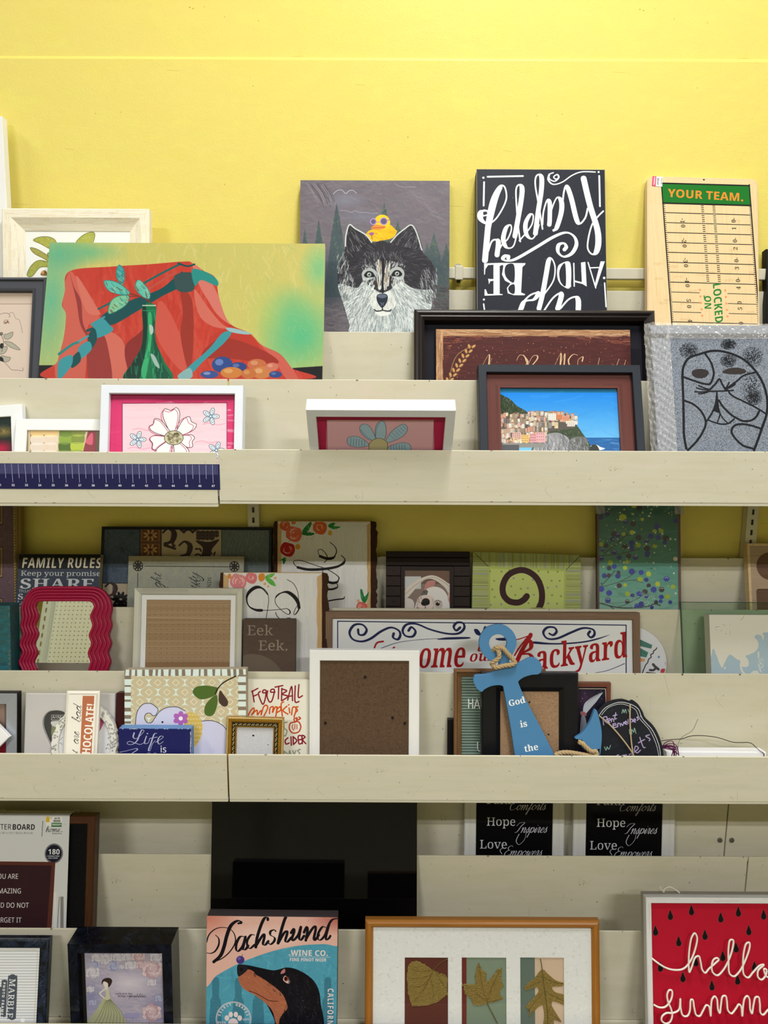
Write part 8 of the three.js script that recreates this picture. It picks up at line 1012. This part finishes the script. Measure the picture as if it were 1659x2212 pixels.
{ // dachshund poster box
  const it = lean('box_sign', 'dachshund wine poster printed on a wooden box sign', 'sign', { u: 2, k: 3, x: [447, 729.5], top: 1980, th: 0.03, a: 9, zf: PZ[3] - 0.014, rot: 0.4 });
  body(it, std('#3c3438', 0.7)); const A = new Art(it, { bg: '#4f9ab4', res: 3600 }).from(430, 1960, 5.184), K = '#17141a';
  A.brush(400, [60, 80, 1560, 80, 1560, 1400, 60, 1400], ['#5aa8c2', '#478ea8', '#63b2ca', '#3f86a0'], { len: 120, w: 26, jit: 1.5, alpha: 0.25 }); for (const X of [185, 440, 660, 1440]) A.fill('rgba(50,100,122,0.6)', [X - 35, 810, X + 35, 800, X + 38, 1000, X + 60, 1080, X + 60, 1500, X - 60, 1500, X - 60, 1080, X - 38, 1000], true);
  A.fill('#dcb0a4', [60, 60, 1580, 80, 1580, 410, 1400, 412, 1150, 425, 900, 470, 640, 550, 400, 650, 200, 760, 60, 850]); A.soft('rgba(196,110,92,0.85)', 60, 100, 420, 260); A.soft('rgba(170,86,78,0.9)', 1560, 120, 380, 200); A.soft('rgba(236,212,206,0.8)', 760, 330, 500, 160); A.spatter(200, 80, 90, 1550, 400, ['rgba(140,80,70,0.4)', 'rgba(240,220,214,0.5)'], 1, 4);
  const p = (pts, a = 8, b = 36) => A.pen(K, pts, a, b, { ang: 20 }); p([440, 180, 470, 170, 445, 150, 400, 165, 350, 215, 310, 320, 280, 440, 240, 540, 165, 610], 14, 40); p([165, 612, 260, 570, 350, 490, 405, 390, 395, 300, 340, 240, 250, 225, 170, 250, 110, 310, 85, 390], 7, 14); p([185, 312, 220, 350, 220, 420, 180, 490, 130, 515, 85, 510], 7, 20);
  p([510, 330, 460, 330, 420, 400, 415, 470, 440, 490, 490, 430, 520, 330, 495, 440, 490, 470, 520, 470, 550, 430], 8, 30); p([620, 310, 580, 310, 540, 370, 540, 430, 570, 460, 620, 420], 8, 28); p([770, 140, 765, 115, 730, 125, 690, 210, 650, 340, 635, 445], 10, 34); p([645, 420, 700, 330, 730, 300, 730, 340, 715, 410, 740, 420, 775, 380], 8, 30); p([860, 270, 840, 252, 800, 270, 800, 310, 845, 340, 840, 380, 800, 415, 775, 395], 8, 28); p([970, 110, 950, 160, 920, 260, 885, 400], 10, 34); p([890, 395, 950, 290, 985, 265, 985, 300, 965, 375, 990, 385, 1030, 340], 8, 30); p([1030, 285, 1060, 240, 1065, 270, 1040, 350, 1055, 370, 1110, 310, 1140, 220, 1120, 340, 1140, 365, 1175, 320], 8, 30); p([1175, 280, 1205, 220, 1215, 250, 1195, 370], 8, 30); p([1200, 350, 1260, 250, 1300, 210, 1305, 250, 1285, 350, 1300, 365, 1340, 310], 8, 30); p([1420, 225, 1380, 220, 1335, 290, 1330, 350, 1360, 365, 1410, 310, 1450, 200, 1490, 140, 1545, 125], 8, 28); p([1460, 180, 1430, 290, 1420, 360, 1450, 350, 1470, 320], 8, 26);
  const wt = '#e2d2d4'; A.text('.WINE CO.', 1000, 540, 88, wt, { font: 'bold sans', sx: 1.04 }).line(wt, 4, [1015, 548, 1470, 560], false).text('FINE PINOT NOIR', 1012, 602, 50, wt, { font: 'bold sans', sx: 0.98 });
  A.dot('#45357c', 462, 588, 46).dot('#6a58a4', 448, 572, 20).line('#2c2438', 5, [480, 545, 486, 524]);
  A.fill('#16141a', [430, 655, 455, 638, 560, 650, 700, 680, 830, 705, 910, 690, 980, 673, 1080, 690, 1200, 750, 1290, 830, 1340, 930, 1360, 1060, 1365, 1400, 880, 1400, 840, 1250, 700, 1000, 520, 850, 440, 770, 425, 700]); const tan = [540, 695, 600, 712, 650, 760, 720, 800, 790, 850, 870, 910, 940, 980, 980, 1070, 990, 1130, 940, 1190, 900, 1260, 890, 1400, 860, 1300, 820, 1160, 740, 1070, 620, 980, 510, 920, 455, 850, 440, 775, 490, 740]; A.fill('#a8644a', tan); A.brush(300, tan, ['#b4704e', '#96543e', '#b8805c', '#8f4a38'], { len: 50, w: 9, ang: 40, jit: 0.4, alpha: 0.4 }); A.brush(90, [600, 700, 990, 1010, 990, 1060, 560, 720], ['#16141a'], { len: 44, w: 6, ang: 60, jit: 0.4, alpha: 0.8 });
  A.fill('#211f26', [432, 690, 450, 645, 520, 648, 545, 690, 500, 740, 440, 772]).dot('#0c0b10', 475, 695, 12, 20).line('#3a1c1a', 7, [560, 935, 640, 965, 720, 1010, 790, 1045, 880, 1052]).fill('#b8787a', [912, 745, 930, 705, 960, 690, 960, 730]).fill('#e0c4c0', [940, 800, 965, 765, 1000, 790, 1018, 830, 1000, 855, 955, 830]).dot('#8a4438', 975, 800, 26, 30).dot('#140c0c', 970, 800, 14, 18); A.brush(300, [980, 700, 1340, 900, 1360, 1400, 900, 1400, 1000, 1000], ['#242129', '#0e0d12', '#2e2a32'], { len: 80, w: 10, ang: 75, jit: 0.4, alpha: 0.4 });
  A.ring(wt, 6, 385, 1250, 195, 195).ring(wt, 4, 385, 1250, 185, 185); const arc = 'SELECT GRAPES'; for (let i = 0; i < arc.length; i++) { const t = R(-168 + i * 12.3); A.text(arc[i], 385 + Math.cos(t) * 150, 1250 + Math.sin(t) * 150, 40, wt, { rot: t * 180 / Math.PI + 90 }); } for (const [X, Y, rx, ry] of [[312, 1240, 26, 32], [355, 1200, 24, 32], [412, 1200, 24, 32], [455, 1240, 26, 32], [382, 1300, 56, 60]]) A.dot(wt, X, Y, rx, ry); A.text('ESTD', 205, 1308, 42, wt, { font: 'bold sans' }).text('1972', 488, 1270, 34, wt, { font: 'bold sans', rot: -6 }); A.text('CALIFORNIA', 1440, 905, 92, wt, { rot: 90, font: 'bold sans', sx: 0.8, track: 10 }); A.spatter(300, 100, 600, 1540, 1300, ['rgba(225,240,244,0.5)', 'rgba(200,225,235,0.4)'], 1, 3.4); A.put('print', 0.3);
}
{ // gold leaves
  const it = lean('picture_frame', 'three gilded pressed leaves in a white mat and honey oak frame', 'picture', { u: 2, k: 3, x: [789, 1296], top: 1990, th: 0.022, a: 13, zf: PZ[3] - 0.014 });
  const q = framed(it, [[0, -0.022], [0, -0.006], [0.003, -0.002], [0.007, 0], [0.013, -0.001], [0.0165, -0.005], [0.018, -0.007], [0.018, -0.022]], M.woodOrange); const K = [780, 1970, 3.072]; mesh('backing', box(q.u0, q.u1, q.v0, q.v1, -0.022, -0.0155), M.kraft, it.g);
  const zm = -0.009, W3 = [[290, 577], [668, 963], [1056, 1345]]; const holes = W3.map(([a, b]) => { const l = it.local(K[0] + a / K[2], K[1] + 302 / K[2], zm), r = it.local(K[0] + b / K[2], K[1] + 302 / K[2], zm); return [[l.x, 0.06], [r.x, 0.06], [r.x, l.y], [l.x, l.y]]; });
  const s = toShape([[q.u0 - 0.001, q.v0 - 0.001], [q.u1 + 0.001, q.v0 - 0.001], [q.u1 + 0.001, q.v1 + 0.001], [q.u0 - 0.001, q.v1 + 0.001]]); for (const h of holes) s.holes.push(new THREE.Path(h.map((p) => new THREE.Vector2(p[0], p[1])))); const mg = new THREE.ExtrudeGeometry(s, { depth: 0.002, bevelEnabled: false }); mg.translate(0, 0, zm - 0.002);
  const mt = noiseTex(512, 512, (x, w, h) => { x.fillStyle = '#dfe2e2'; x.fillRect(0, 0, w, h); for (let i = 0; i < 900; i++) { x.fillStyle = ['rgba(205,208,205,0.25)', 'rgba(240,242,242,0.3)', 'rgba(175,172,160,0.18)'][i % 3]; x.beginPath(); x.ellipse(rr(0, w), rr(0, h), rr(1, 8), rr(1, 6), 0, 0, 7); x.fill(); } }, true); mt.repeat.set(4, 4); mesh('mat_board', uvMetres(mg, 1), new THREE.MeshStandardMaterial({ map: mt, roughness: 0.85 }), it.g);
  const zp = -0.0125; const bgc = [[['#5a2c22', 0, 1]], [['#6a2a22', 0, 0.11], ['#7a8a78', 0.11, 1]], [['#5f6f66', 0, 0.34], ['#cbb49c', 0.34, 1]]]; holes.forEach((h, i) => { for (const [c, a, b] of bgc[i]) { const w = h[1][0] - h[0][0]; mesh('backing_paper', box(h[0][0] + w * a - (a ? 0 : 0.003), h[0][0] + w * b + (b < 1 ? 0 : 0.003), 0.05, h[2][1] + 0.003, zp - 0.001, zp + (a ? 0 : 0.0004)), std(c, 0.9), it.g); } });
  const gm = std('#a08a4c', 0.36, 0.6, { bumpMap: bumpPeel, bumpScale: 0.004 });
  const leaf = (pts, stem, veins, sm) => { const o = shapePx(it, K, pts, zp, sm); const sh = toShape(o); const g = new THREE.ExtrudeGeometry(sh, { depth: 0.0006, bevelEnabled: true, bevelSize: 0.0005, bevelThickness: 0.0005, bevelSegments: 1, bevelOffset: -0.0005 }); g.translate(0, 0, zp + 0.0014); const lf = mesh('leaf', uvMetres(g, 12), gm, it.g); const tb = []; for (const v of [stem, ...veins]) { const c = []; for (let i = 0; i < v.length; i += 2) { const l = it.local(K[0] + v[i] / K[2], K[1] + v[i + 1] / K[2], zp + 0.0026); c.push(new THREE.Vector3(l.x, l.y, zp + 0.0026)); } tb.push(new THREE.TubeGeometry(new THREE.CatmullRomCurve3(c), 14, v === stem ? 0.0009 : 0.0005, 5)); } mesh('vein', mergeGeometries(tb), gm, lf); };
  const ser = (p, amp) => { const o = []; for (let i = 0; i < p.length; i += 2) { const a = [p[i], p[i + 1]], b = [p[(i + 2) % p.length], p[(i + 3) % p.length]]; for (let k = 0; k < 5; k++) { const t = k / 5; o.push(a[0] + (b[0] - a[0]) * t + rr(-amp, amp), a[1] + (b[1] - a[1]) * t + rr(-amp, amp)); } } return o; };
  leaf(ser([370, 320, 420, 345, 480, 385, 520, 400, 574, 425, 576, 545, 520, 585, 450, 620, 340, 625, 310, 540, 302, 440, 310, 360, 340, 328], 5), [575, 310, 530, 335, 485, 382, 455, 440, 430, 490], [[485, 382, 400, 395, 330, 380], [470, 410, 400, 440, 320, 440], [455, 440, 400, 490, 330, 500], [440, 470, 390, 550, 350, 600], [485, 382, 530, 460, 560, 500], [460, 440, 480, 540, 470, 600], [490, 390, 540, 420, 570, 430]], false);
  leaf(ser([638, 450, 680, 475, 720, 478, 765, 475, 752, 420, 780, 330, 800, 380, 830, 405, 832, 460, 870, 430, 900, 385, 935, 362, 925, 430, 942, 490, 915, 540, 940, 570, 900, 590, 840, 602, 790, 622, 740, 610, 735, 580, 690, 540, 675, 490], 4), [905, 740, 880, 690, 840, 612, 835, 590], [[835, 595, 800, 470, 782, 345], [835, 595, 880, 470, 932, 370], [835, 595, 740, 520, 650, 456], [835, 595, 890, 590, 930, 572]], false);
  leaf([1200, 378, 1240, 410, 1290, 450, 1350, 470, 1335, 488, 1280, 492, 1265, 500, 1290, 530, 1352, 552, 1355, 615, 1310, 600, 1270, 590, 1265, 620, 1300, 680, 1328, 728, 1280, 715, 1275, 760, 1240, 830, 1210, 750, 1215, 690, 1205, 620, 1180, 625, 1140, 660, 1110, 695, 1118, 650, 1092, 628, 1130, 580, 1175, 530, 1170, 500, 1130, 505, 1082, 518, 1095, 480, 1150, 435], [1190, 310, 1197, 345, 1202, 385, 1215, 500, 1235, 640, 1240, 800], [[1208, 430, 1280, 465, 1340, 478], [1210, 450, 1150, 480, 1090, 508], [1218, 520, 1280, 560, 1345, 590], [1220, 530, 1160, 590, 1105, 660], [1235, 640, 1280, 690, 1320, 722]], true);
  const gp = new THREE.PlaneGeometry(q.u1 - q.u0, q.v1 - q.v0); gp.translate(0, (q.v0 + q.v1) / 2, -0.0068); mesh('glass', gp, M.glassFront, it.g);
}
{ // hello summer sign
  const it = lean('wire_sign', 'red watermelon seed sign with raised white wire words hello summer', 'sign', { u: 2, k: 3, x: [1395, 1800], top: 1940, th: 0.035, a: 14, zf: PZ[3] - 0.014 });
  const K = [1360, 1900, 5.548]; const q = framed(it, flatFrame(0.0125, 0.018, 0.0012), M.woodWhite); mesh('case', frameGeo(it.W, it.H, [[0, -0.035], [0, -0.018], [0.012, -0.018], [0.012, -0.035]]), M.woodGrey, it.g); const A = innerArt(it, q, -0.012, { bg: '#b5152f', res: 1800, max: 1300 }).from(...K); A.brush(300, [240, 280, 2400, 280, 2400, 2400, 240, 2400], ['#bd1a34', '#a81029', '#c2203a'], { len: 40, w: 14, jit: 2, alpha: 0.25 });
  const seedp = (X, Y) => A.fill('#121014', [X - 4, Y - 62, X + 18, Y - 15, X + 32, Y + 22, X + 20, Y + 52, X - 2, Y + 60, X - 24, Y + 50, X - 32, Y + 18, X - 22, Y - 15]).line('rgba(150,160,120,0.5)', 3, [X - 4, Y - 62, X + 18, Y - 15, X + 32, Y + 22, X + 20, Y + 52, X - 2, Y + 60, X - 24, Y + 50, X - 32, Y + 18, X - 22, Y - 15], true, true); for (const [X, Y] of [[490, 425], [743, 368], [1094, 455], [1305, 385], [1608, 420], [312, 612], [590, 740], [905, 662], [1430, 608], [795, 980], [370, 1045], [1118, 918], [1278, 815], [1498, 1040], [640, 1170], [988, 1270], [1296, 1200], [1800, 600], [1900, 900], [2050, 450], [1850, 1250]]) seedp(X, Y); A.put('print', 0.4); mesh('backing', box(q.u0, q.u1, q.v0, q.v1, -0.035, -0.0135), M.kraft, it.g);
  const wire = (p) => { const c = []; for (let i = 0; i < p.length; i += 2) { const z = i === 0 || i === p.length - 2 ? -0.002 : 0.0045; const l = it.local(K[0] + p[i] / K[2], K[1] + p[i + 1] / K[2], z); c.push(new THREE.Vector3(l.x, l.y, z)); } mesh('wire_word', new THREE.TubeGeometry(new THREE.CatmullRomCurve3(c), p.length * 6, 0.0021, 8), std('#ece6e0', 0.4), it.g); };
  wire([262, 940, 340, 1000, 430, 1055, 530, 1082, 640, 1070, 720, 990, 790, 820, 808, 690, 780, 642, 745, 690, 715, 850, 708, 1000, 715, 1110, 740, 1060, 790, 930, 830, 918, 850, 980, 870, 1080, 905, 1118, 950, 1070, 1040, 990, 1068, 960, 1050, 940, 1010, 955, 985, 1020, 995, 1110, 1050, 1148, 1110, 1100, 1190, 960, 1240, 790, 1240, 725, 1205, 725, 1185, 820, 1185, 980, 1200, 1130, 1250, 1160, 1310, 1110, 1390, 960, 1440, 800, 1435, 755, 1400, 765, 1370, 860, 1358, 1010, 1370, 1140, 1420, 1175, 1480, 1110, 1560, 1030, 1610, 1020, 1540, 1090, 1540, 1170, 1580, 1200, 1630, 1150, 1640, 1080, 1610, 1070, 1640, 1160, 1720, 1180, 1800, 1120]);
  wire([290, 1500, 350, 1530, 420, 1528, 480, 1470, 510, 1390, 505, 1330, 475, 1325, 450, 1380, 460, 1460, 500, 1560, 510, 1640, 480, 1710, 430, 1725, 385, 1690, 390, 1640, 440, 1600, 520, 1598, 590, 1560, 608, 1430, 612, 1540, 640, 1630, 690, 1635, 720, 1580, 735, 1440, 755, 1440, 775, 1540, 800, 1625, 840, 1635, 880, 1570, 920, 1505, 950, 1520, 972, 1635, 975, 1540, 990, 1430, 1020, 1400, 1045, 1430, 1060, 1560, 1080, 1600, 1095, 1500, 1115, 1400, 1150, 1395, 1165, 1450, 1180, 1570, 1220, 1605, 1270, 1550, 1310, 1495, 1335, 1520, 1350, 1635, 1360, 1520, 1380, 1420, 1410, 1395, 1435, 1430, 1445, 1560, 1465, 1605, 1485, 1500, 1510, 1410, 1545, 1410, 1560, 1480, 1570, 1600, 1600, 1620, 1660, 1560, 1760, 1500]);
  const V = (X, Y, z) => { const l = it.local(K[0] + X / K[2], K[1] + Y / K[2], z); return new THREE.Vector3(l.x, l.y, z); }; mesh('hanging_cord', mergeGeometries([ropeGeo([V(600, 160, -0.022), V(540, 115, -0.02), V(480, 88, -0.018), V(420, 110, -0.018), V(400, 150, -0.02)], 0.0017, 400, 80), ropeGeo([V(420, 150, -0.018), V(390, 125, -0.016), V(365, 95, -0.016), V(380, 85, -0.018)], 0.001, 400, 50)]), std('#d8d3c6', 0.9), it.g);
}
renderer.render(scene, camera);
